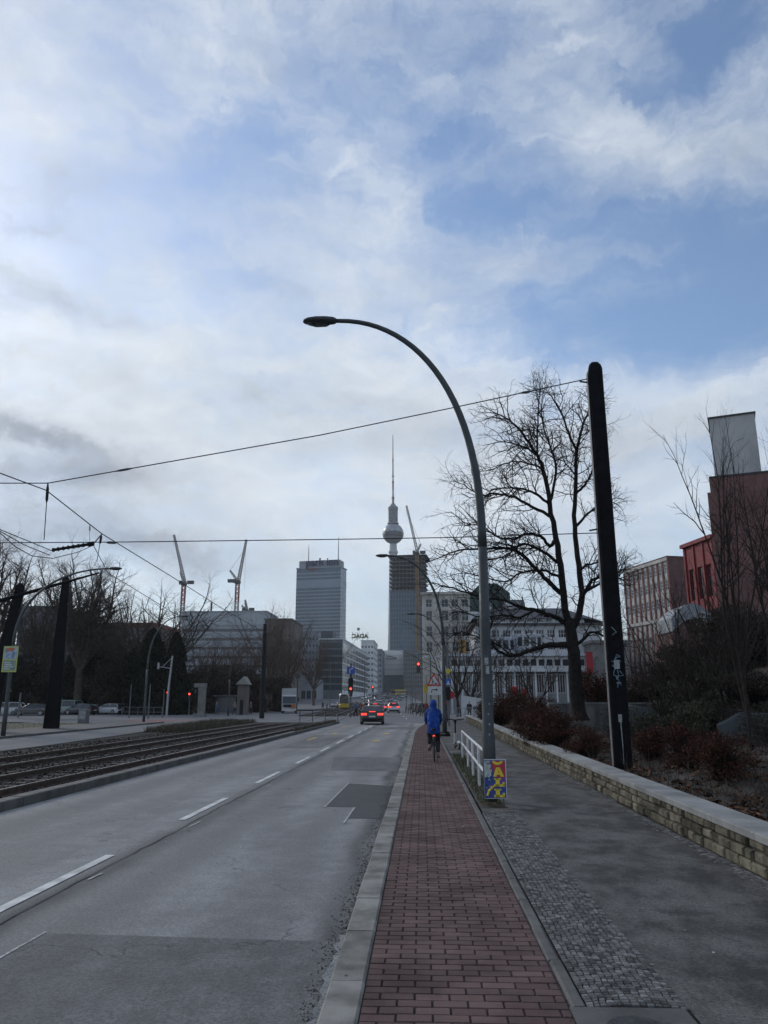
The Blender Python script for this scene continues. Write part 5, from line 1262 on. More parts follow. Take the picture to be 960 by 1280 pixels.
t, W, H = block('office_block', 'white slab block under the reversed roof lettering', 451, 467, 450, 801, 40, m_white, 4, 8, .62, .42, 0, side=(4, 8), fr=.1)
fr_ = E('roof_sign', 'mirror-reversed dark yellow letters on a roof frame, seen from behind', 'sign', (xat(459.5, 449), 449, at(460, 800.5, 449).z + .5))
me = text_mesh('ADAC', 3.3, .2, 'CENTER', .16); o = link('lettering', me, M('letter_dull_yellow', (.10, .088, .03), .6, .2, .5), fr_, (-4.6, 0, .9)); o.rotation_euler = (PI / 2, 0, PI)
mb = MB(); [mb.tube([(x, .3, -.5), (x, .3, 4.4)], .1, 4) for x in (-9, -6, -3, 0)]; mb.tube([(-10, .3, 1), (1, .3, 1)], .1, 4); P('frame', mb, darkgrey, fr_)
mb = MB(); mb.lathe([(.9, -.1), (.9, .1)], 12); o = P('round_emblem', mb, M('letter_pale', (.3, .3, .28), .6, .1, 1), fr_, loc=(-5.5, 0, 6.0)); o.rotation_euler = (PI / 2, 0, 0)
block('office_block', 'narrow grey block right of the white slab block', 466.5, 477, 520, 812, 40, m_greyb, 3, 7, .6, .45)
Y = 560; bz = rise(Y); x0 = xat(473.5, Y); W = xat(504.5, Y) - x0; t = E('department_store', 'windowless pale grey panelled building at the end of the avenue', 'building', (x0, Y, bz))
mb = MB(); mb.span(0, W, 0, 50, zat(844, Y, bz), zat(813, Y, bz)); P('panelled_wall', mb, M('grey_panel', (.62, .60, .59), .8, .06, .2), t)
mb = MB(); [mb.span(0.05, W - .05, -.06, -.003, z - .1, z + .1) for z in [lerp(zat(843, Y, bz), zat(813, Y, bz), i / 5) for i in range(1, 5)]]; P('panel_joint', mb, m_greyb, t)
mb = MB(); mb.span(0, W, .8, 50, -2, zat(844, Y, bz)); P('ground_floor', mb, m_greyb, t)
mb = MB(); mb.tube([(W * .32, -.15, zat(823, Y, bz)), (W * .36, -.15, zat(820, Y, bz)), (W * .5, -.15, zat(821, Y, bz)), (W * .7, -.15, zat(822, Y, bz)), (W * .72, -.15, zat(823.5, Y, bz)), (W * .32, -.15, zat(823.5, Y, bz))], .25, 4); P('wall_emblem', mb, m_dkb, t)
block('office_block', 'dark gridded block between the panelled building and the beige corner house', 504.5, 530, 540, 815, 40, M('grid_grey', (.15, .155, .16), .7, .1, .2), 9, 8, .72, .66, fr=.1, mx=1)
block('apartment_block', 'pale block behind trees left of the dark office block', 363, 397, 360, 789, 30, m_greyb, 8, 8, .5, .45, side=(5, 8))
block('apartment_block', 'brown block behind the bare trees left of the hotel tower', 328, 362, 255, 774, 25, m_brb, 7, 9, .55, .45)
# grey office bar with window bands on the left
Y = 290; t, W, H = block('office_bar', 'long grey office building with dark window bands below two cranes', 222, 330, Y, 764, 22, M('panel_grey', (.30, .325, .35), .75, .08, .2), 1, 9, .985, .36, fr=.12, mx=40, zfoot=2)
mb = MB(); z0 = zat(780, Y, rise(Y)); mb.span(-.1, W + .1, -.25, -.003, z0, H - .2); P('parapet_panel', mb, M('panel_light', (.36, .385, .41), .7, .08, .2), t)
mb = MB(); mb.tube([(W * .30, 5, H), (W * .30, 5, H + 4.6)], .35, 8); P('chimney', mb, m_dkb, t)
block('apartment_block', 'dim grey block behind the broad black mast', 14, 64, 190, 757, 20, M('dim_grey', (.11, .115, .125), .85, .1, .2), 10, 6, .5, .45)
t, W, H = block('apartment_block', 'low pale block with a reddish roof edge behind the left trees', 108, 188, 175, 786, 16, M('pale_dim', (.16, .15, .145), .85, .1, .2), 14, 5, .45, .5)
mb = MB(); mb.span(-.6, W + .6, -.6, 17, H + .5, H + 1.6); P('tiled_roof', mb, M('roof_tile', (.14, .055, .035), .85, .2, 1), t)
# gate pillar, kiosk, shelter on the left
b = gp(249, 895.5, -.05); Yp = b.y; t = E('gate_pillar', 'weathered stone gate pillar with a lintel stub right of the red signal', 'gate', (b.x, Yp, -.1))
m_gate = M('gate_stone', (.17, .165, .155), .85, .3, 1, .3, 20); k = Yp / 993
mb = MB(); mb.span(-1.5 * k, 6 * k, -.5, .5, 0, 36 * k); bevel(P('pillar', mb, m_gate, t), .05); mb = MB(); mb.span(-7 * k, 6.4 * k, -.6, .6, 36 * k, 41 * k); bevel(P('lintel', mb, m_gate, t), .05); mb = MB(); mb.span(-3 * k, 7 * k, -.8, .8, 0, 4 * k); P('plinth', mb, m_gate, t)
b = gp(303, 893, -.05); Yp = b.y; k = Yp / 993; t = E('kiosk', 'dark narrow kiosk with a pale pitched roof among the left trees', 'kiosk', (b.x, Yp, -.1))
mb = MB(); mb.span(-6 * k, 6 * k, -.8, .8, 0, 37 * k); P('body', mb, m_brb, t)
mb = MB(); mb.prism([(-8.5 * k, -1.1, 37 * k), (8.5 * k, -1.1, 37 * k), (2 * k, -1.1, 47 * k)], (0, 2.2, 0)); P('roof', mb, M('pale_slate', (.22, .22, .20), .8, .2, 1), t)
mb = MB(); mb.span(-2.2 * k, 2.2 * k, -.82, -.803, 0, 18 * k); P('door', mb, blackpaint, t)
b = gp(280, 892, -.05); t = E('bus_shelter', 'small bus shelter with a flat roof left of the kiosk', 'shelter', (b.x, b.y, -.1))
mb = MB(); mb.span(-1.6, 1.6, -.8, .8, 2.5, 2.65); P('roof', mb, greylamp, t); mb = MB(); mb.span(-1.5, 1.5, .7, .73, .2, 2.4); P('back_pane', mb, glassblue, t)
for x in (-1.45, 1.45): mb = MB(); mb.tube([(x, .6, 0), (x, .6, 2.5)], .05, 6); P('post', mb, greylamp, t)
# street clock/column and station wall near the white truck
b = at(372, 846, 118); pz = b.z; t = E('round_sign', 'round dark sign on a pole right of the white truck', 'sign', (b.x, 118, -.1))
mb = MB(); mb.tube([(0, 0, 0), (0, 0, pz)], .09, 8); P('pole', mb, darkgrey, t); mb = MB(); mb.tube([(0, -.12, pz + .2), (0, -.02, pz + .2)], .42, 16); P('disc', mb, darkgrey, t)
block('pavilion', 'low pale pavilion with a dark fascia behind the white truck', 356, 396, 300, 850, 20, m_greyb, 6, 1, .8, .5, zfoot=.5)

# ---- corner house and the white house with the dark hipped roof on the right
m_wf = M('white_window_frame', (.52, .53, .545), .6, .08, 2)
Y = 150; bz = 0; x0 = xat(529, Y); W = xat(590, Y) - x0; H = zat(743, Y, 0)
t = E('corner_house', 'tall beige corner house partly hidden by branches, right of the unfinished tower', 'building', (x0, Y, -.1))
facade(t, 'front_wall', W, H, [(.7, 1.9)] + openings(3, 3.4, W, 1.3), [(H * .50, H * .50 + 1.9), (H * .635, H * .635 + 1.9), (H * .77, H * .77 + 1.9), (H * .89, H * .89 + 1.5)], m_beige, m_wf, dep=.25)
mb = MB(); mb.span(0, W, .26, 18, 0, H - .05); P('body', mb, m_beige, t); mb = MB(); mb.span(-.35, W + .35, -.4, 18.3, H, H + .5); P('cornice', mb, m_beige, t)
mb = MB(); mb.span(-.1, W + .1, -.12, -.003, H * .45, H * .463); P('string_course', mb, m_white, t)
Y = 175; x0 = xat(588, Y); W = xat(642, Y) - x0; t = E('copper_roof', 'dark green copper-clad roof storey behind the branches', 'building', (x0, Y, 0))
zt = zat(730, Y, 0); mb = MB(); mb.span(0, W, 0, 12, 0, zat(765, Y, 0)); P('wall', mb, m_white, t)
mb = MB(); mb.prism([(0, 0, zat(765, Y, 0)), (W, 0, zat(765, Y, 0)), (W, 0, zat(742, Y, 0)), (W * .7, 0, zt), (W * .3, 0, zt), (0, 0, zat(745, Y, 0))], (0, 12, 0)); P('copper_cladding', mb, M('green_copper', (.035, .06, .055), .7, .3, .5), t)
mb = MB(); mb.span(W * .8, W * 1.3, -2, 8, zat(765, Y, 0), zat(752, Y, 0)); P('lift_housing', mb, m_greyb, t)

Y = 125; x0 = xat(596, Y); W = xat(757, Y) - x0; t = E('white_house', 'long white house with a dark hipped roof, curved bay and glazed arcade', 'building', (x0, Y, -.1))
ze = zat(781.5, Y, 0); zr = zat(758, Y, 0); D = 16
m_plw = M('white_plaster', (.50, .505, .515), .85, .12, .4); m_roofd = M('dark_roof', (.028, .030, .038), .7, .25, .6, .2, 8, stretch=(1, 1, 3))
zA = zat(862, Y, 0); u = lambda py: zat(py, Y, 0)
facade(t, 'front_wall', W, ze, openings(9, .6, W - 3.6, 1.25), [(u(829), u(818)), (u(812), u(802)), (u(797), u(787))], m_plw, m_wf, dep=.22, mx=3)
mb = MB(); mb.span(.02, W - .02, .23, D, 0, ze - .03); P('body', mb, m_plw, t)
mb = MB(); mb.span(-.7, W + .7, -.8, D + .7, ze, ze + .3); P('eaves', mb, M('eaves_dark', (.06, .06, .065), .8, .1, 1), t)
# dormer band and hipped roof
mb = MB(); wall_grid(mb, openings(11, .4, W - 3.4, .95), [(ze + .55, u(776.0) + .35)], W - 3, u(773) , .2, ze + .3); P('dormer_wall', mb, m_plw, t, loc=(.4, .35, 0))
for x0_, x1_ in openings(11, .4, W - 3.4, .95):
    f, g_ = window_mesh(x1_ - x0_, u(776.0) + .35 - ze - .55, 3, 1, .07, .2)
    if not f.materials: f.materials.append(m_wf); g_.materials.append(glass)
    wo = link('dormer_window', f, None, t, (x0_ + .4, .35, ze + .55)); link('pane', g_, None, wo)
zd = u(773); mb = MB()
A = [(-.4, .0, zd), (W + .5, .0, ze + .3), (W + .5, D + .5, ze + .3), (-.4, D + .5, zd)]; rg1, rg2 = (3.5, D / 2, zr + .6), (W - 4.6, D / 2, zr + .6)
mb.add([(-.4, -.1, zd), (W - 2.6, -.1, zd), (W + .6, D * .5, ze + .3), (W - 2.6, D + .4, zd), (-.4, D + .4, zd), rg1, rg2, (W + .7, -.7, ze + .31), (W + .7, D + .7, ze + .31)], [(0, 1, 6, 5), (1, 7, 6), (7, 8, 6), (8, 3, 6), (3, 4, 5, 6), (4, 0, 5)]); P('hipped_roof', mb, m_roofd, t)
for x in (W * .12, W * .3): mb = MB(); mb.span(x, x + 1.2, D * .5, D * .5 + 1, zr - 1, zr + 1.6); P('chimney', mb, m_plw, t)
# curved bay with balconies
for (cx, wd, zb0, zb1) in ((W * .42, 2.2, u(813), u(795)), (W * .20, 2.4, u(817), u(799))):
    mb = MB(); mb.lathe([(wd, zb0), (wd, zb1), (wd + .15, zb1), (wd + .15, zb1 + .25), (.1, zb1 + .5)], 24, cx, .5, 0); P('curved_bay', mb, M('bluish_white', (.50, .53, .58), .7, .08, 1), t, smooth=False)
    for a in (-.75, -.25, .25, .75):
        mb = MB(); c_, s_ = math.sin(a) * wd, -math.cos(a) * wd; mb.box(cx + c_ * 1.005, .5 + s_ * 1.005, (zb0 + zb1) / 2 + .2, .75, .08, (zb1 - zb0) * .62, a); P('bay_window', mb, glass, t)
# terrace slabs over a glazed arcade
mb = MB(); mb.span(-6.0, W - 2.5, -3.4, -.004, u(840), u(836)); P('terrace_slab', mb, m_white, t)
mb = MB(); mb.span(-5.6, W - 3, -2.6, -.005, u(836), u(821)); 
P('upper_storey', mb, m_plw, t)
n_ = 18
for i in range(n_):
    a = lerp(-5.4, W - 3.4, (i + .15) / n_); b_ = lerp(-5.4, W - 3.4, (i + .85) / n_); mb = MB(); mb.span(a, b_, -2.66, -2.605, u(832.5), u(825)); P('terrace_window', mb, glass, t)
mb = MB(); mb.span(-6.0, W - 2.6, -3.2, -2.0, u(821), u(818)); P('parapet', mb, M('bluish_white_rail', (.5, .52, .56), .7, .08, 1), t)
mb = MB(); mb.span(-5.8, W - 2.7, -2.2, -1.0, 0, u(840)); P('arcade_wall', mb, M('arcade_wall_paint', (.24, .245, .25), .8, .15, 1), t)
for i in range(14):
    a = lerp(-5.6, W - 3.2, i / 14) + .2; bw = (W + 2.4) / 14 - .4; f, g_ = window_mesh(round(bw, 3), round(u(843) - u(866), 3), 3, 1, .1, .2)
    if not f.materials: f.materials.append(m_wf); g_.materials.append(M('arcade_glass', (.07, .06, .055), .2, .6, .6))
    wo = link('arcade_window', f, None, t, (a, -2.4, u(866))); link('pane', g_, None, wo)
    mb = MB(); mb.span(a - .32, a - .08, -3.1, -2.85, 0, u(840)); P('arcade_post', mb, m_white, t)
mb = MB(); mb.span(W * .25, W * .25 + .9, -3.3, -3.15, u(868), u(858)); P('red_sign', mb, m_signred, t)
mb = MB(); mb.span(W * .34, W * .34 + .7, -3.3, -3.15, u(868), u(860)); P('red_sign', mb, m_signred, t)
bn = E('banner', 'tall red banner on the right end of the white house', 'banner', (xat(739, 118), 118, at(739, 842, 118).z))
mb = MB(); mb.span(-.5, .5, 0, .04, 0, zat(815, 118, 0) - zat(842, 118, 0)); P('cloth', mb, M('banner_red', (.30, .02, .025), .8, .15, 2), bn); mb = MB(); mb.tube([(-.6, .05, -2.8), (-.6, .05, 3.4)], .04, 6); P('pole', mb, darkgrey, bn)
# low annex right of the white house
block('annex', 'grey plastered annex right of the white house below the ribbed brick building', 742, 790, 120, 805, 10, M('annex_plaster', (.17, .165, .16), .85, .2, 1), 4, 3, .35, .4, m_fr=m_wf)
# ramp wall with railing at the pavement's end
t = E('ramp_wall', 'pale ramp wall with a thin railing before the glazed arcade', 'wall', (4.2, 84, -.1))
mb = MB(); mb.prism([(0, 0, 0), (9.5, 0, 0), (9.5, 0, .9), (0, 0, 2.4)], (0, .3, 0)); P('ramp', mb, m_plw, t)
mb = MB(); mb.tube([(0, .15, 3.3), (9.5, .15, 1.8)], .03, 5); P('handrail', mb, darkgrey, t)
for i in range(13): mb = MB(); x = 9.5 * i / 12; mb.tube([(x, .15, lerp(2.4, .9, i / 12)), (x, .15, lerp(3.3, 1.8, i / 12))], .02, 4); P('baluster', mb, darkgrey, t)
# orange yellow hoarding and dark scaffold net on the corner house
t = E('shop_sign', 'vertical yellow and orange shop sign hanging among the branches', 'sign', (xat(579, 140), 140, at(579, 824, 140).z)); mb = MB(); mb.span(-.55, .55, 0, .3, 0, 3.4); P('sign_box', mb, M('orange_sign', (.45, .25, .03), .6, .3, 2), t)
mb = MB(); [mb.box(.05 * (-1) ** i, -.02, .5 + i * .8, .5, .03, .35) for i in range(4)]; P('lettering_blot', mb, darkgrey, t)
mb = MB(); mb.tube([(.0, .3, 1.7), (0, 2, 1.7)], .06, 6); P('bracket', mb, darkgrey, t)

# ---- brick buildings on the far right
m_rb = M('dark_red_brick', (.13, .066, .06), .9, .18, .8, .3, 12, rgb2=(.125, .068, .062)); m_rib = M('brick_rib', (.17, .075, .062), .9, .2, 1.5); m_infill = M('pale_infill', (.40, .385, .36), .85, .25, .8)
def oblique(far, near): return math.hypot(near[0] - far[0], near[1] - far[1]), math.atan2(near[1] - far[1], near[0] - far[0])
fa, ne = (at(780, 712, 133).x, 133.0), (at(834, 695, 120).x, 120.0); L, rz = oblique(fa, ne); H = 23.9; t = E('ribbed_building', 'brick building with vertical red ribs and pale window bands', 'building', (fa[0], fa[1], -.5), rz)
n = 9; sx = L / n
xs = openings(n, 0, L, sx * .52); zs = [(3.0, 5.0), (6.4, 8.6), (10.0, 12.2), (16.2, 17.8), (18.9, 20.5), (21.4, 23.0)]
facade(t, 'street_wall', L, H, xs, zs, m_infill, m_wf, dep=.12, mx=2, mz=3, fr=.10)
for i in range(n + 1):
    mb = MB(); mb.span(i * sx - .2, i * sx + .2, -.14, -.003, 0, H); P('rib', mb, m_rib, t)
for z in (14.2, H - .5): mb = MB(); mb.span(-.2, L + .1, -.25, -.145, z, z + .5); P('cornice', mb, m_infill, t)
mb = MB(); mb.span(0, L, .13, 16, 0, H - .01); P('brick_body', mb, m_rb, t); mb = MB(); mb.span(-.1, L + .1, -.15, 16.1, H, H + .25); P('roof_edge', mb, m_rb, t)
# bright red entrance building
fa, ne = (at(855, 687, 85.5).x, 85.5), (at(890, 674, 80).x, 80.0); L, rz = oblique(fa, ne); H = 18.1; t = E('red_building', 'bright red painted entrance building between the brick blocks', 'building', (fa[0], fa[1], 0), rz)
m_red = M('bright_red_paint', (.165, .008, .012), .7, .25, 1.2); xs = openings(3, .3, L - .3, 1.0); zs = [(2.5, 5.0), (7.4, 10.6), (12.2, 15.6)]
facade(t, 'street_wall', L, H, xs, zs, m_red, m_red, dep=.25, mx=2, mz=3)
mb = MB(); mb.span(0, L, .26, 9, 0, H - .05); P('body', mb, m_red, t); mb = MB(); mb.span(-.3, L + .2, -.35, 9, H, H + .4); P('cornice', mb, m_red, t)
for i in range(4): mb = MB(); x = .1 + (L - .2) * i / 3; mb.span(x - .14, x + .14, -.14, -.003, 0, H - .01); P('pilaster', mb, m_red, t)
# the big windowless red-brown block with pale tower on top
Y = 52; t = E('brick_block', 'big windowless red-brown block with a pale tower on its roof', 'building', (at(888, 605, Y).x, Y, 0), -.37); H = at(890, 598, Y).z
m_bb = M('red_brown_render', (.16, .082, .074), .9, .16, .5, .25, 14, rgb2=(.175, .092, .082))
mb = MB(); mb.span(0, 16, 0, 14, 0, H); P('main_body', mb, m_bb, t); mb = MB(); mb.span(-.25, 3.4, -.6, -.003, 0, at(890, 618, Y).z); P('front_pier', mb, m_bb, t)
mb = MB(); mb.span(-.06, 16.1, -.06, 14, H, H + .12); P('roof_flashing', mb, darkgrey, t)
zt = at(905, 525, Y + 1.5).z; xa, xb = .35, 3.3
mb = MB(); mb.span(xa, xb, 1.5, 4.5, H, zt); P('pale_tower', mb, M('tower_plaster', (.40, .39, .385), .85, .18, .5, .2, 6, stretch=(1, 1, .5)), t); mb = MB(); mb.span(xa - .08, xb + .08, 1.42, 4.6, zt, zt + .12); P('tower_flashing', mb, darkgrey, t)
# arched pale canopy in front
Y = 47; xa, xb = at(840, 780, Y).x, at(895, 780, Y).x; t = E('canopy', 'pale arched canopy on a low brick building before the red entrance', 'canopy', (xa, Y, 0)); W = xb - xa
arch = [(W * i / 16, 0, lerp(at(850, 772, Y).z, at(850, 772, Y).z, 0) + .85 * math.sin(PI * i / 16)) for i in range(17)]; low = [(W * (1 - i / 16), 0, at(850, 789, Y).z + .75 * math.sin(PI * i / 16)) for i in range(17)]
mb = MB()
for i in range(16): mb.prism([arch[i], arch[i + 1], low[15 - i], low[16 - i]], (0, 3, 0))
P('arched_fascia', mb, M('pale_metal', (.21, .22, .235), .6, .2, 1), t)
mb = MB(); mb.span(.1, W - .1, .3, 4, 0, at(850, 789, Y).z + .2); P('brick_base', mb, m_rb, t)
# ------------------------------------------------------------------ vehicles
def carpaint(name, rgb, rough=.25): 
    m, t, b = newmat(name); tc = t.n('ShaderNodeTexCoord').outputs['Object']
    t.l(t.mix(t.mr(t.noise(tc, 2.5, 5), .35, .65), tuple(c * .85 for c in rgb), rgb), b.inputs['Base Color']); b.inputs['Roughness'].default_value = rough; b.inputs['Coat Weight'].default_value = .6; b.inputs['Coat Roughness'].default_value = .08
    return m
m_hl = M('head_lamp', (.45, .46, .47), .15, .1, 5); m_plate = M('plate_white', (.5, .5, .48), .5, .1, 9); m_dimtail = M('tail_lamp_off', (.22, .02, .02), .25, .2, 5)
def car(name, label, cat, paint, loc, rz, kind='saloon', brake=False, group=None):
    """nose towards +y"""
    K = {'saloon': (4.75, 1.84, 1.43, [(-2.375, .62), (-2.3, .95), (-1.75, 1.02), (-1.15, 1.40), (-.4, 1.43), (.25, 1.40), (1.05, .98), (2.1, .78), (2.375, .55)], (-1.72, 1.1)),
         'hatch': (4.1, 1.75, 1.48, [(-2.05, .62), (-2.02, .98), (-1.75, 1.32), (-1.4, 1.45), (-.3, 1.48), (.2, 1.44), (1.0, 1.0), (1.85, .82), (2.05, .55)], (-2.0, 1.05)),
         'estate': (4.7, 1.82, 1.47, [(-2.35, .62), (-2.32, .98), (-2.1, 1.28), (-1.85, 1.43), (-.3, 1.47), (.25, 1.43), (1.05, 1.0), (2.1, .80), (2.35, .55)], (-2.28, 1.1)),
         'suv': (4.5, 1.86, 1.68, [(-2.25, .65), (-2.22, 1.08), (-2.0, 1.5), (-1.7, 1.64), (-.2, 1.68), (.35, 1.62), (1.05, 1.13), (2.05, .98), (2.25, .6)], (-2.18, 1.12)),
         'van': (5.0, 1.95, 1.95, [(-2.5, .6), (-2.48, 1.1), (-2.42, 1.85), (-2.2, 1.93), (.6, 1.95), (1.0, 1.88), (1.75, 1.2), (2.4, .95), (2.5, .55)], (-2.44, 1.85))}[kind]
    Ln, W, H, top, cab = K; t = E(name, label, cat, loc, rz, group)
    belt = lambda y: np.interp(y, [p[0] for p in top], [p[1] for p in top])
    bh = {'saloon': .96, 'hatch': .98, 'estate': .98, 'suv': 1.10, 'van': 1.12}[kind]
    rings = []
    def ring(y, z0, z1, w, tw): # lower body cross-section
        w2 = w / 2; return [(-w2 * .93, y, z0), (w2 * .93, y, z0), (w2, y, z0 + .12), (w2, y, lerp(z0, z1, .62)), (w2 * tw, y, z1 - .03), (w2 * tw * .9, y, z1), (-w2 * tw * .9, y, z1), (-w2 * tw, y, z1 - .03), (-w2, y, lerp(z0, z1, .62)), (-w2, y, z0 + .12)]
    h = Ln / 2
    for f in (-1, -.985, -.93, -.8, -.55, -.2, .2, .5, .75, .9, .97, 1.0):
        y = f * h; e = abs(f); w = W * (1 - .22 * max(0, (e - .75) / .25) ** 2.2); zt = min(belt(y), bh); z0 = .2 + .1 * max(0, (e - .9) / .1)
        if e > .98: zt = min(zt, .78 if f < 0 else .66); z0 = .3
        rings.append(ring(y, z0, zt, w, .95))
    mb = MB(); mb.loft(rings); P('body', mb, paint, t, smooth=False)
    # cabin (dark glass) with roof panel and pillars
    ys = [p[0] for p in top if p[1] > bh]; y0, y1 = cab
    sec = []
    pts = [(y0, bh - .02)] + [(p[0], p[1] - .03) for p in top if p[1] > bh + .05] + [(y1, bh - .02)]
    for y, z in pts:
        w = lerp(W * .93, W * .70, min(1, (z - bh) / (H - bh)) if H > bh else 0); w2 = w / 2
        sec.append([(-w2, y, z), (w2, y, z)])
    mb = MB(); vs = []; n = len(sec)
    side = lambda s_: [(sec[i][0 if s_ < 0 else 1]) for i in range(n)]
    L_, R_ = side(-1), side(1)
    mb.add(L_ + R_, [tuple(range(n)), tuple(range(2 * n - 1, n - 1, -1))] + [(i, i + n, i + 1 + n, i + 1) for i in range(n - 1)] + [(0, n - 1, 2 * n - 1, n)])
    cab_o = P('windows', mb, glass, t)
    mb = MB()
    rp = [(y, z) for y, z in pts if z > H - .16]
    rg = []
    for y, z in rp: w2 = lerp(W * .93, W * .70, (z - bh) / (H - bh)) / 2 + .015; rg.append([(-w2, y, z - .02), (w2, y, z - .02), (w2 * .9, y, z + .035), (-w2 * .9, y, z + .035)])
    mb.loft(rg); P('roof', mb, paint, t)
    for s_ in (-1, 1):
        S_ = R_ if s_ > 0 else L_
        mb = MB()
        a, b_ = 0, next(i for i in range(n) if pts[i][1] > H - .16); mb.tube([Vector(S_[i]) + Vector((s_ * .005, 0, .01)) for i in range(a, b_ + 1)], .05, 5)
        c = max(i for i in range(n) if pts[i][1] > H - .16); mb.tube([Vector(S_[i]) + Vector((s_ * .005, 0, .01)) for i in range(c, n)], .045, 5)
        ym = (y0 + y1) / 2 - .05; zt = H - .05; mb.tube([(s_ * W * .465, ym, bh), (s_ * W * .35, ym, zt)], .04, 5); P('pillars', mb, paint, t)
        mb = MB(); mb.box(s_ * (W / 2 + .08), y1 - .35, bh + .06, .2, .1, .14); P('mirror', mb, paint, t)
        mb = MB(); mb.box(s_ * W * .35, -h + .055, .80 if kind != 'suv' else .95, W * .24, .13, .15); P('taillight', mb, taillamp if brake else m_dimtail, t)
        mb = MB(); mb.box(s_ * W * .34, h - .14, .68, W * .22, .22, .14); P('headlight', mb, m_hl, t)
        for y in (-h * .60, h * .62):
            mb = MB(); mb.wheel((s_ * (W / 2 - .09), y, .32), .32, .22, 18); wh = P('wheel', mb, rubber, t); mb = MB(); mb.wheel((s_ * (W / 2 - .0), y, .32), .21, .06, 12); P('rim', mb, galv, wh)
            mb = MB(); mb.tube([(s_ * (W / 2 - .02), y + .37 * math.cos(a), .33 + .37 * math.sin(a)) for a in [PI * k / 8 for k in range(9)]], .035, 5); P('wheel_arch', mb, blackpaint, t)
    mb = MB(); mb.box(0, -h - .005, .62, .5, .02, .11); P('number_plate', mb, m_plate, t)
    mb = MB(); mb.box(0, -h + .04, .38, W * .82, .16, .2); P('bumper', mb, blackpaint, t); mb = MB(); mb.box(0, h - .05, .42, W * .7, .12, .2); P('grille', mb, blackpaint, t)
    if brake: 
        yb = y0 + .25; zb = belt(yb); mb = MB(); mb.box(0, pts[1][0] - .05, min(H - .1, pts[1][1] - .0), .5, .06, .05); P('brake_light', mb, taillamp, t)
    return t
p_black = carpaint('black_paintwork', (.012, .013, .016)); p_silver = carpaint('silver_paintwork', (.28, .29, .31)); p_white = carpaint('white_paintwork', (.50, .51, .52)); p_dark = carpaint('dark_green_paintwork', (.018, .024, .028)); p_brown = carpaint('brown_paintwork', (.055, .048, .042)); p_red = carpaint('red_paintwork', (.20, .02, .02)); p_green = carpaint('pale_green_paintwork', (.16, .25, .21)); p_grey = carpaint('grey_paintwork', (.08, .085, .09))
gc = 'cars on the main road'
car('car', 'black saloon with glowing tail lights, nearest car on the road', 'car', p_black, (gp(465.5, 905, -.1).x, 64.3, -.1), .05, 'saloon', True, gc)
car('car', 'dark car with a red light just beyond the black saloon', 'car', p_grey, (at(469, 880, 102).x, 102, -.1), .05, 'suv', True, gc)
car('car', 'white off-roader with red tail lights in the right lane', 'car', p_white, (at(492, 885, 128).x, 128, -.1), .06, 'suv', True, gc)
car('car', 'red-lit pale hatchback ahead of the white off-roader', 'car', p_silver, (at(485.5, 880, 150).x, 150, -.1), .06, 'hatch', True, gc)
car('car', 'silver saloon two cars ahead of the white off-roader', 'car', p_silver, (at(481, 878, 166).x, 166, -.1), .06, 'saloon', True, gc)
car('car', 'white van in the far lanes above the black saloon', 'van', p_white, (at(474, 874, 200).x, 200, rise(200) - .1), .05, 'van', False, gc)
car('car', 'small pale oncoming car left of the tram', 'car', p_silver, (at(418.5, 870, 205).x, 205, rise(205) - .1), PI, 'hatch', False, gc)
gpk = 'cars parked under the trees on the left'
def lcar(label, px, pyb, paint, kind, rz): p = gp(px, pyb, -.09); return car('parked_car', label, 'car', paint, p, rz, kind, False, gpk)
lcar('white car cut by the left edge of the picture', 6, 894.5, p_white, 'suv', 1.75)
lcar('brown parked car left of the broad black mast', 38, 894.5, p_brown, 'hatch', 1.9)
lcar('pale green van half hidden right of the broad black mast', 79, 893, p_green, 'van', 1.3)
lcar('dark green estate car parked right of the green van', 101, 893.5, p_dark, 'estate', 1.25)
lcar('white parked hatchback right of the dark estate car', 137, 893.0, p_white, 'estate', 1.15)
lcar('grey car half hidden behind the guard rail under the conifer', 176, 893.0, p_grey, 'hatch', 1.4)
# advertising post box by the parked cars
p = gp(104, 904, 0); t = E('utility_cabinet', 'grey utility cabinet with a pale poster in front of the dark estate car', 'cabinet', p); k = p.y / 993
mb = MB(); mb.span(-5.5 * k, 5.5 * k, -.3, .3, 0, 17 * k); bevel(P('cabinet_body', mb, greylamp, t), .03); mb = MB(); mb.span(-4.4 * k, 4 * k, -.315, -.303, 5 * k, 15.5 * k); P('poster_sheet', mb, M('pale_sheet', (.26, .26, .26), .8, .35, 8), t)
# distant traffic: small copies of three plain models
protos = []
for lab, pt, kd in (('far', p_silver, 'hatch'), ('far', p_black, 'saloon'), ('far', p_white, 'suv')):
    o = car('car', lab, 'car', pt, (0, 0, -50), 0, kd, False, 'distant cars towards the end of the avenue'); protos.append(o)
rc = random.Random(77); spots = []
for (px, Y) in ((463, 240), (470, 250), (458, 262), (478, 275), (466, 290), (455, 300), (474, 310), (484, 330), (462, 340), (490, 350), (471, 362), (480, 380), (500, 392), (492, 405), (468, 415), (504, 430), (484, 440), (497, 455), (476, 470), (508, 480), (490, 500), (502, 520), (481, 530), (510, 545), (461, 188), (466, 215), (458, 225), (472, 232), (488, 236), (494, 262), (499, 290), (496, 318), (503, 345), (507, 372), (463, 385), (472, 440), (489, 475), (498, 490), (470, 505), (505, 560)): spots.append((px, Y))
names = ['pale', 'black', 'white']
for i, (px, Y) in enumerate(spots):
    o = protos[i % 3]; lb = '%s distant car among the far traffic at the end of the avenue' % names[i % 3]
    p = (xat(px, Y), Y, rise(Y) - .1)
    if i < 3: o.location = p; o.rotation_euler = (0, 0, .05); o['label'] = lb
    else: dup(o, p, .05 if px > 470 else PI, lb)
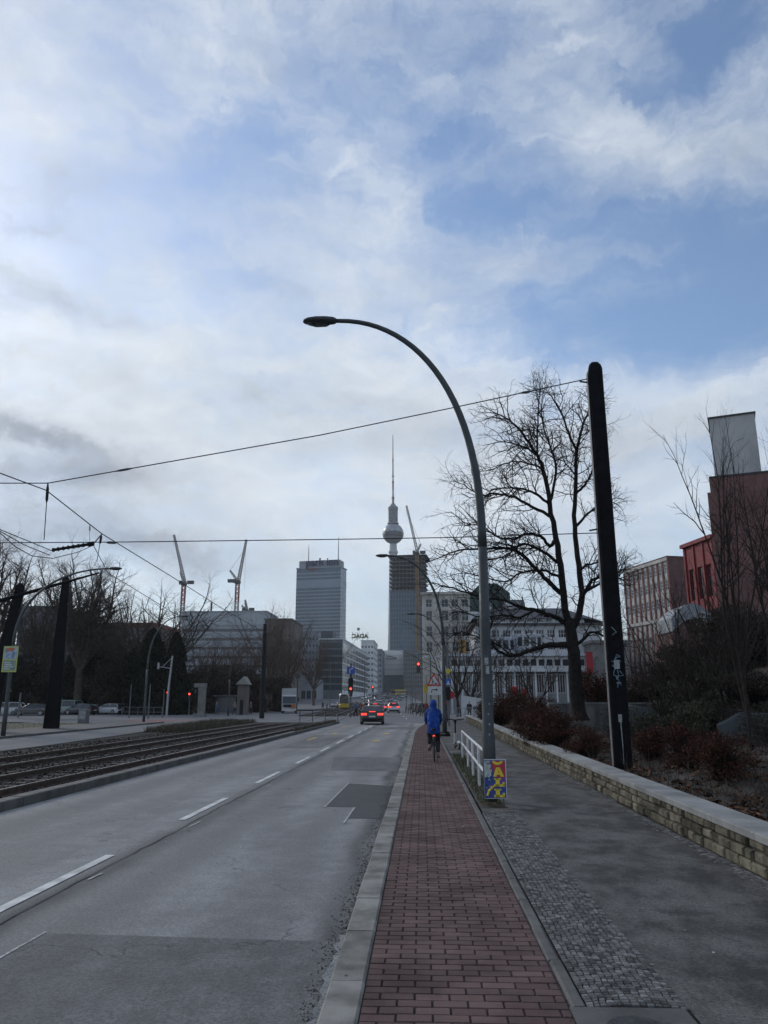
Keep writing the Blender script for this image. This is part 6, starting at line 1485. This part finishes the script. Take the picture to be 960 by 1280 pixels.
# parked cars along the far right kerb
# tram
m_trw = M('tram_white', (.42, .42, .41), .4, .1, 1); m_try = M('tram_yellow', (.52, .36, .03), .4, .1, 1)
def tram(loc, rz):
    t = E('tram', 'yellow and white tram approaching along the tracks', 'tram', loc, rz)
    def sec(y, w, z0, z1): return [(-w / 2, y, z0), (w / 2, y, z0), (w / 2, y, z1 - .3), (w / 2 - .25, y, z1), (-w / 2 + .25, y, z1), (-w / 2, y, z1 - .3)]
    mb = MB(); mb.loft([sec(0, 1.9, .35, 1.25), sec(.35, 2.35, .3, 1.3), sec(22, 2.4, .3, 1.3)]); P('lower_body', mb, m_try, t)
    mb = MB(); mb.loft([sec(.15, 1.9, 1.3, 2.95), sec(.6, 2.3, 1.3, 3.0), sec(22, 2.34, 1.3, 3.0)]); P('windows', mb, glass, t)
    mb = MB(); mb.loft([sec(.3, 1.9, 2.9, 3.5), sec(.8, 2.38, 2.85, 3.55), sec(22, 2.4, 2.85, 3.55)]); P('roof', mb, m_trw, t)
    for s_ in (-1, 1):
        mb = MB(); mb.box(s_ * .75, .05, .8, .3, .1, .18); P('headlight', mb, m_hl, t)
        mb = MB(); mb.tube([(s_ * 1.1, .25, 1.3), (s_ * 1.0, .35, 2.95)], .09, 6); P('corner_pillar', mb, m_trw, t)
        mb = MB(); mb.span(s_ * 1.205, s_ * 1.19, 3, 21, 1.2, 1.45); P('side_band', mb, m_trw, t)
    mb = MB(); mb.span(-.6, .6, .12, .2, 2.98, 3.25); P('destination_board', mb, blackpaint, t)
    mb = MB(); mb.tube([(0, 8, 3.5), (0, 10, 4.3), (0, 8.4, 5.1)], .04, 5); mb.tube([(-.8, 8.4, 5.1), (.8, 8.4, 5.1)], .04, 5); P('pantograph', mb, darkgrey, t)
tram((at(430, 880, 186).x, 186, rise(186) - .1), .09)
# white truck on the left road and the yellow bus far ahead
Yt = 121; x = at(361.5, 880, Yt).x; t = E('truck', 'white box truck facing us with an orange plate on its grille', 'truck', (x, Yt, -.1), .155)
mb = MB(); mb.span(-1.2, 1.2, 1.9, 8.6, .9, 3.75); bevel(P('cargo_box', mb, M('box_white', (.36, .37, .37), .5, .12, 1), t), .05)
mb = MB(); mb.prism([(1.15, .15, .5), (1.15, .05, 1.5), (1.15, .3, 2.6), (1.15, .6, 2.75), (1.15, 1.8, 2.75), (1.15, 1.8, .5)], (-2.3, 0, 0)); bevel(P('cab', mb, M('cab_white', (.34, .35, .36), .35, .1, 1), t), .06)
mb = MB(); mb.prism([(1.0, .035, 1.5), (1.0, .255, 2.5), (-1.0, .255, 2.5), (-1.0, .035, 1.5)], (0, -.03, 0)); P('windscreen', mb, glass, t)
mb = MB(); mb.span(-.9, .9, -.02, .08, .95, 1.3); P('grille', mb, blackpaint, t); mb = MB(); mb.span(.35, 1.0, -.06, -.02, .75, 1.35); P('orange_plate', mb, M('warning_orange', (.45, .12, .03), .5, .15, 3), t)
mb = MB(); mb.span(-1.15, 1.15, -.02, .25, .38, .72); P('bumper', mb, m_plate, t)
for s_ in (-1, 1):
    mb = MB(); mb.box(s_ * .9, -.03, .85, .35, .06, .18); P('headlight', mb, m_hl, t); mb = MB(); mb.box(s_ * 1.38, .3, 2.1, .18, .15, .55); P('mirror', mb, blackpaint, t)
    for y in (1.1, 6.8): mb = MB(); mb.wheel((s_ * 1.0, y, .48), .48, .3, 16); P('wheel', mb, rubber, t)
Yb = 420; t = E('bus', 'yellow city bus turning in the far traffic', 'bus', (at(491, 870, Yb).x, Yb, rise(Yb) - .1), -.55)
mb = MB(); mb.span(-1.25, 1.25, 0, 12, .3, 1.35); P('lower_body', mb, m_try, t); mb = MB(); mb.span(-1.24, 1.24, .02, 11.98, 1.35, 2.5); P('windows', mb, glass, t); mb = MB(); mb.span(-1.25, 1.25, 0, 12, 2.5, 3.1); P('roof', mb, m_try, t)
for s_ in (-1, 1):
    for y in (2.5, 9): mb = MB(); mb.wheel((s_ * 1.15, y, .48), .48, .28, 14); P('wheel', mb, rubber, t)

# ------------------------------------------------------------------ people
m_skin = M('skin', (.34, .20, .15), .6, .1, 9); m_jblue = M('blue_jacket_cloth', (.006, .034, .175), .75, .3, 5, .8, 12, rgb2=(.008, .05, .24), spec=.2); m_tr = M('black_trousers', (.014, .014, .017), .8, .3, 9); m_shoe = M('shoe', (.08, .07, .065), .7, .3, 9); m_hair = M('hair', (.03, .022, .018), .8, .3, 20)
def skin(name, verts, edges, rad, m, parent, root=0, sub=2):
    me = bpy.data.meshes.new(name); me.from_pydata([tuple(v) for v in verts], edges, []); me.update()
    o = link(name, me, m, parent); md = o.modifiers.new('skin', 'SKIN'); md.use_smooth_shade = True
    for i, r in enumerate(rad):
        sv_ = me.skin_vertices[0].data[i]; sv_.radius = (r, r) if not hasattr(r, '__len__') else r; sv_.use_root = (i == root)
    s_ = o.modifiers.new('sub', 'SUBSURF'); s_.levels = sub; s_.render_levels = sub
    return o
def chains(lst):
    """lst of chains; each item (key, pos, r); shared keys join"""
    vs, rs, es, ix = [], [], [], {}
    for ch in lst:
        prev = None
        for k, *rest in ch:
            if k not in ix: ix[k] = len(vs); vs.append(Vector(rest[0])); rs.append(rest[1])
            if prev is not None: es.append((prev, ix[k]))
            prev = ix[k]
    return vs, es, rs
def hand(parent, wrist, fwd, side, m, s_=1.0):
    """palm and five bent fingers, curling down from fwd"""
    fwd = Vector(fwd).normalized(); dn = Vector((0, 0, -1)); sd_ = Vector((side, 0, 0)); w = Vector(wrist)
    ch = [[('w', w, .026), ('p', w + fwd * .05, .032), ('p2', w + fwd * .085, .028)]]
    for i, ln in enumerate((.075, .085, .08, .062)):
        b = w + fwd * .085 + sd_ * (.03 - .02 * i); ch.append([('p2',), ('f%d' % i, b, .010), ('g%d' % i, b + fwd * ln * .45 + dn * .012, .0095), ('h%d' % i, b + fwd * ln * .55 + dn * ln * .5, .009), ('i%d' % i, b + fwd * ln * .25 + dn * ln * .75, .008)])
    tb = w + fwd * .03 + sd_ * .03; ch.append([('p',), ('t0', tb, .012), ('t1', tb + sd_ * .025 + fwd * .025 + dn * .015, .011), ('t2', tb + sd_ * .02 + fwd * .045 + dn * .04, .0095)])
    return skin('hand', *chains([[tuple(x) for x in c] for c in ch]), m, parent, 1, 1)

# cyclist seen from behind; local +y is ahead
CY = 23.2; cx = .335
def cyclist():
    t = E('person', 'cyclist in a bright blue hooded jacket riding away on the red path', 'person', (cx, CY, .012))
    hip = .93
    # one continuous body
    body = chains([
        [('pel', (0, -.10, hip), .14), ('sp', (0, .0, 1.15), .13), ('ch', (0, .10, 1.31), .12), ('nk', (0, .17, 1.48), .06), ('hd', (0, .20, 1.57), .085), ('tp', (0, .20, 1.66), .075)],
        [('pel',), ('lh', (-.10, -.04, hip - .03), .095), ('lk', (-.12, .30, .72), .06), ('la', (-.12, .10, .38), .042), ('lf', (-.12, .24, .31), .035)],
        [('pel',), ('rh', (.10, -.04, hip - .03), .095), ('rk', (.12, .20, .52), .06), ('ra', (.12, .02, .16), .042), ('rf', (.12, .15, .09), .035)],
        [('ch',), ('ls', (-.15, .10, 1.36), .05), ('le', (-.205, .27, 1.11), .04), ('lw', (-.19, .50, 1.03), .03)],
        [('ch',), ('rs', (.15, .10, 1.36), .05), ('re', (.205, .27, 1.11), .04), ('rw', (.19, .50, 1.03), .03)]])
    skin('body', *body, m_skin, t)
    # trousers
    tr = chains([[('pel', (0, -.10, hip), .14), ('lh', (-.10, -.02, hip - .06), .105), ('lk', (-.12, .29, .73), .078), ('la', (-.125, .11, .42), .058)], [('pel',), ('rh', (.10, -.02, hip - .06), .105), ('rk', (.12, .19, .53), .078), ('ra', (.125, .03, .20), .058)]])
    skin('trousers', *tr, m_tr, t)
    # jacket: long parka reaching below the hip, sleeves, hood
    el = lambda c, rx, ry, tilt=0.0, n=20: [(c[0] + rx * math.cos(a), c[1] + ry * math.sin(a), c[2] + tilt * math.sin(a)) for a in [2 * PI * k / n for k in range(n)]]
    mb = MB(); mb.loft([el((0, -.12, .765), .16, .17, .03), el((0, -.10, .79), .185, .20, .03), el((0, -.06, .95), .188, .20, .02), el((0, .0, 1.12), .180, .19, .0), el((0, .06, 1.27), .172, .18, -.02), el((0, .10, 1.37), .155, .155, -.03), el((0, .125, 1.435), .115, .125, -.03), el((0, .14, 1.48), .09, .10, -.02)])
    for s_ in (-1, 1): mb.tube([(s_ * .10, .09, 1.385), (s_ * .155, .11, 1.35), (s_ * .195, .17, 1.24), (s_ * .205, .25, 1.11), (s_ * .20, .36, 1.06), (s_ * .19, .475, 1.04)], [.065, .075, .068, .06, .054, .046], 12)
    j = P('jacket', mb, m_jblue, t, smooth=True); rmd = j.modifiers.new('remesh', 'REMESH'); rmd.mode = 'VOXEL'; rmd.voxel_size = .016; rmd.use_smooth_shade = True; sm_ = j.modifiers.new('smooth', 'SMOOTH'); sm_.factor = .6; sm_.iterations = 6
    tx = bpy.data.textures.new('folds', 'CLOUDS'); tx.noise_scale = .11; dm = j.modifiers.new('folds', 'DISPLACE'); dm.texture = tx; dm.strength = .05; dm.mid_level = .5; dm.texture_coords = 'LOCAL'
    mb = MB(); mb.loft([el((0, .12, 1.43), .08, .08), el((0, .135, 1.46), .10, .115), el((0, .15, 1.51), .108, .135), el((0, .165, 1.58), .106, .138), el((0, .175, 1.64), .09, .118), el((0, .18, 1.685), .065, .075), el((0, .185, 1.70), .02, .025)]); P('hood', mb, m_jblue, j, smooth=True)
    # face under the hood
    mb = MB()
    for s_ in (-1, 1): mb.lathe([(.001, -.012), (.012, 0), (.001, .012)], 8, s_ * .032, .322, 1.60)
    P('eyes', mb, blackpaint, t); mb = MB(); mb.prism([(-.014, .318, 1.555), (.014, .318, 1.555), (0, .318, 1.60)], (0, .03, -.004)); P('nose', mb, m_skin, t)
    mb = MB(); mb.box(0, .318, 1.53, .045, .016, .01); P('mouth', mb, M('lip', (.25, .09, .08), .6, .1, 9), t)
    for s_ in (-1, 1):
        hand(t, (s_ * .19, .50, 1.03), (0, 1, -.1), -s_, m_skin)
    skin('shoe', *chains([[('a', (-.125, .05, .33), .048), ('b', (-.125, .16, .315), .045), ('c', (-.125, .26, .305), .035)]]), m_shoe, t, 1)
    skin('shoe', *chains([[('a', (.125, -.03, .11), .048), ('b', (.125, .08, .095), .045), ('c', (.125, .18, .085), .035)]]), m_shoe, t, 1)
    return t
cyclist()
def bicycle():
    t = E('bicycle', 'dark bicycle with a small red rear light under the blue-jacketed cyclist', 'bicycle', (cx, CY, .012))
    for y in (-.52, .56):
        mb = MB(); mb.tube([(0, y + .335 * math.cos(a), .35 + .335 * math.sin(a)) for a in [2 * PI * k / 36 for k in range(37)]], .019, 8, False); wh = P('wheel', mb, rubber, t)
        mb = MB(); mb.tube([(0, y + .305 * math.cos(a), .35 + .305 * math.sin(a)) for a in [2 * PI * k / 36 for k in range(37)]], .011, 6, False); P('rim', mb, galv, wh)
        mb = MB(); [mb.tube([(.02 * (-1) ** k, y, .35), (0, y + .30 * math.cos(2 * PI * k / 20), .35 + .30 * math.sin(2 * PI * k / 20))], .0015, 3, False) for k in range(20)]; mb.tube([(-.05, y, .35), (.05, y, .35)], .02, 8); P('spokes', mb, galv, wh)
        mb = MB(); mb.tube([(0, y + .375 * math.cos(a), .35 + .375 * math.sin(a)) for a in [R(d) for d in range(20, 175, 10)]], .028, 6, oval=.35); P('mudguard', mb, blackpaint, t)
    fr = blackpaint; mb = MB()
    bb, st, hd, ht = (0, -.05, .30), (0, -.22, .80), (0, .40, .70), (0, .36, .86)
    for a, b_ in ((bb, st), (bb, hd), (st, ht), (hd, ht)): mb.tube([a, b_], .018, 8)
    for s_ in (-1, 1):
        mb.tube([(s_ * .02, -.06, .30), (s_ * .06, -.52, .35)], .011, 6); mb.tube([(s_ * .015, -.21, .76), (s_ * .06, -.52, .35)], .009, 6); mb.tube([(s_ * .04, .42, .66), (s_ * .055, .56, .35)], .013, 6)
    P('frame', mb, fr, t)
    mb = MB(); mb.loft([[(w * math.cos(u), y, .86 + .035 * math.sin(u)) for u in [2 * PI * k / 10 for k in range(10)]] for y, w in ((-.36, .06), (-.30, .09), (-.18, .07), (-.02, .025))]); P('saddle', mb, blackpaint, t)
    mb = MB(); mb.tube([(0, .36, .84), (0, .38, 1.0)], .016, 6); mb.tube([(-.25, .50, 1.0), (-.17, .48, 1.01), (0, .40, 1.0), (.17, .48, 1.01), (.25, .50, 1.0)], .014, 8); hb = P('handlebar', mb, galv, t)
    for s_ in (-1, 1): mb = MB(); mb.tube([(s_ * .15, .52, 1.0), (s_ * .26, .52, 1.0)], .02, 8); P('grip', mb, rubber, hb)
    mb = MB(); mb.span(-.07, .07, -.62, -.25, .735, .75); [mb.tube([(s_ * .065, -.58, .74), (s_ * .06, -.52, .36)], .006, 5) for s_ in (-1, 1)]; P('luggage_rack', mb, blackpaint, t)
    mb = MB(); mb.tube([(0, -.66, .69), (0, -.62, .69)], .032, 10); P('rear_light', mb, redlamp, t)
    for s_, dy, dz in ((-1, .12, .0), (1, .0, -.17)):
        z = .30 + (.0 if s_ < 0 else -.0); a = (s_ * .06, -.05, .30); b_ = (s_ * .075, -.05 + (.13 if s_ < 0 else .10), .30 + (-.02 if s_ < 0 else -.22)); mb = MB(); mb.tube([a, b_], .011, 6); cr = P('crank', mb, galv, t); mb = MB(); mb.box(b_[0] + s_ * .055, b_[1], b_[2], .09, .08, .025); P('pedal', mb, rubber, cr)
    mb = MB(); mb.tube([(.045, -.05 + .09 * math.cos(a), .30 + .09 * math.sin(a)) for a in [2 * PI * k / 20 for k in range(21)]], .006, 5); P('chainring', mb, galv, t)
bicycle()
# e-scooter parked at the railing's end
b = gp(571.5, 936.5); t = E('scooter', 'parked electric kick scooter with a white deck post at the far end of the railing', 'scooter', (b.x, b.y, .01), .12)
for y in (-.42, .45):
    mb = MB(); mb.wheel((0, y, .115), .115, .06, 16); w_ = P('wheel', mb, rubber, t); mb = MB(); mb.wheel((0, y, .115), .06, .07, 10); P('hub', mb, galv, w_)
mb = MB(); mb.span(-.08, .08, -.30, .30, .10, .16); bevel(P('deck', mb, blackpaint, t), .015)
mb = MB(); mb.loft([[(w * x, y, z) for x, y in ((-1, 0), (1, 0))] + [(w, -.34 + d, z + .02), (-w, -.34 + d, z + .02)] for w, y, z, d in ((.07, -.30, .16, -.2), (.06, -.34, .34, -.10))]) if False else mb.tube([(0, -.52, .22), (0, -.36, .28), (0, -.28, .16)], .05, 8, oval=.4); P('rear_fender', mb, M('scooter_white', (.5, .5, .5), .4, .1, 5), t)
mb = MB(); mb.tube([(0, .45, .115), (0, .42, .26), (0, .36, .52)], .05, 10); P('front_tube', mb, M('scooter_pale', (.45, .46, .46), .4, .1, 5), t)
mb = MB(); mb.tube([(0, .36, .52), (0, .30, .98)], .028, 8); P('stem', mb, blackpaint, t)
mb = MB(); mb.tube([(-.33, .28, 1.03), (-.12, .29, 1.0), (0, .30, .99), (.12, .29, 1.0), (.33, .28, 1.03)], .02, 8); hb = P('handlebar', mb, blackpaint, t); mb = MB(); mb.box(0, .36, .93, .1, .06, .12); P('headlight', mb, darkgrey, t)
mb = MB(); mb.tube([(.08, -.02, .1), (.17, -.05, .0)], .012, 6); P('kickstand', mb, galv, t)

# walkers: one standing body with clothes; copies get their own jackets
def walker(label, px, pyb, m_top, m_leg, rz=0.0, Y=None, h=1.74, stride=.18, group='pedestrians at the junction'):
    p = gp(px, pyb) if Y is None else Vector((xat(px, Y), Y, rise(Y)))
    t = E('person', label, 'person', p, rz, group); s_ = h / 1.74; t.scale = (s_,) * 3
    body = chains([[('pel', (0, 0, .92), .12), ('sp', (0, 0, 1.12), .11), ('ch', (0, 0, 1.32), .13), ('nk', (0, 0, 1.47), .05), ('hd', (0, .02, 1.58), .085), ('tp', (0, .01, 1.67), .075)],
        [('pel',), ('lh', (-.09, 0, .88), .085), ('lk', (-.10, stride * .6, .49), .058), ('la', (-.10, stride, .09), .04), ('lf', (-.10, stride + .14, .04), .035)], [('pel',), ('rh', (.09, 0, .88), .085), ('rk', (.10, -stride * .3, .49), .058), ('ra', (.10, -stride, .09), .04), ('rf', (.10, -stride + .14, .04), .035)],
        [('ch',), ('ls', (-.18, 0, 1.38), .055), ('le', (-.23, -.05, 1.10), .042), ('lw', (-.24, .06, .86), .03), ('lp', (-.24, .09, .78), .028)], [('ch',), ('rs', (.18, 0, 1.38), .055), ('re', (.23, .0, 1.10), .042), ('rw', (.24, .12, .88), .03), ('rp', (.24, .16, .80), .028)]])
    skin('body', *body, m_skin, t, 0, 1)
    skin('jacket', *chains([[('a', (0, 0, .84), .17), ('b', (0, 0, 1.08), .165), ('c', (0, 0, 1.32), .175), ('d', (0, 0, 1.44), .08)], [('c',), ('ls', (-.18, 0, 1.37), .08), ('le', (-.235, -.05, 1.10), .065), ('lw', (-.24, .05, .88), .05)], [('c',), ('rs', (.18, 0, 1.37), .08), ('re', (.235, .0, 1.10), .065), ('rw', (.24, .11, .90), .05)]]), m_top, t, 1, 1)
    skin('trousers', *chains([[('p', (0, 0, .90), .145), ('lh', (-.09, 0, .84), .105), ('lk', (-.10, stride * .6, .49), .078), ('la', (-.10, stride, .10), .06)], [('p',), ('rh', (.09, 0, .84), .105), ('rk', (.10, -stride * .3, .49), .078), ('ra', (.10, -stride, .10), .06)]]), m_leg, t, 0, 1)
    skin('hair', *chains([[('a', (0, -.03, 1.60), .095), ('b', (0, -.015, 1.68), .08)]]), m_hair, t, 0, 1)
m_cl = lambda n, c: M(n, c, .8, .2, 6)
c_red = m_cl('red_coat', (.24, .03, .03)); c_navy = m_cl('navy_coat', (.02, .035, .09)); c_dark = m_cl('dark_coat', (.02, .02, .024)); c_grey = m_cl('grey_coat', (.09, .09, .095)); c_blue = m_cl('light_blue_coat', (.03, .10, .22)); c_jean = m_cl('jeans', (.04, .055, .09)); c_beige = m_cl('beige_coat', (.18, .15, .12))
walker('person in a red coat left of the black saloon', 452.5, 898.5, c_red, c_dark, 1.4, Y=86)
walker('person in a blue coat beside the red-coated one', 445, 899, c_blue, c_dark, 1.4, Y=85)
walker('person in dark clothes between the red coat and the black saloon', 457.5, 897, c_dark, c_dark, 1.2, Y=92, h=1.85)
walker('person in a light blue top among the trees by the gate pillar', 270.5, 895, c_blue, c_jean, 2.0)
walker('person in a beige coat by the left shelter', 293, 894.5, c_beige, c_jean, 1.0)
walker('person in grey right of the kiosk', 313, 894.5, c_grey, c_dark, -1.2)
walker('person in dark clothes walking by the ramp wall', 586, 889, c_dark, c_dark, .3, Y=76)
walker('person in a dark coat on the pavement left of the cyclist', 527.5, 889, c_dark, c_dark, .2, Y=112)
walker('person in red near the dark walker left of the cyclist', 532.5, 888, c_red, c_jean, .2, Y=116)
walker('person in navy by the far tram stop', 404, 884, c_navy, c_dark, 1.0, Y=170)
walker('person in beige by the far tram stop', 409, 884, c_beige, c_dark, 2.0, Y=172)
# tram stop platform, with posts
mb = MB(); mb.span(-24.5, -20.5, 150, 182, -.1, .2); T('tram_platform', mb, m_paving, 'raised tram stop platform left of the tram', 'platform', (0, 0, 0))
# slim poles, posts and bollards around the junction
gpl = 'slim grey poles around the junction'
for i, (px, Y, h, lab) in enumerate([(412.5, 160, 9.5, 'tall pale pole left of the tram'), (456, 105, 6.5, 'slim pole above the black saloon'), (508, 150, 8.5, 'slim pole left of the hanging signal'), (515, 120, 7.0, 'slim pole right of the panelled building'), (519, 165, 8.0, 'slim pole before the dark gridded block'), (527.5, 98, 8.6, 'pole of the hanging signal side'), (533, 130, 6.0, 'slim pole before the corner house'), (513, 210, 8.5, 'far slim pole above the bus'), (478, 220, 8.5, 'far slim pole in the middle of the avenue'), (538, 75, 3.2, 'short pole behind the cyclist'), (548, 66, 4.0, 'short pole left of the second lamp')]):
    pole(lab, (xat(px, Y), Y, rise(Y) - .1), h, .07, greylamp, gpl)
for i, (px, Y) in enumerate([(510, 118), (513, 112), (516, 106), (520, 100), (525, 94), (530, 88), (507, 126)]):
    mb = MB(); mb.lathe([(.06, 0), (.06, .85), (.075, .87), (.075, .93), (.03, .98)], 10); T('bollard', mb, darkgrey, 'slim dark bollard in the row along the far right kerb', 'bollard', (xat(px, Y), Y, -.05), 0, 'bollards along the far kerb')
# parked bikes / street clutter at the far right kerb
for px, Y, lab, pt in ((519, 140, 'dark car parked at the right kerb beyond the junction', p_black), (513, 170, 'grey car parked farther along the right kerb', p_grey), (523, 122, 'black car nearest at the right kerb beyond the junction', p_dark)):
    car('parked_car', lab, 'car', pt, (xat(px, Y) + .6, Y, -.1), .06, 'hatch', False, 'cars at the right kerb')
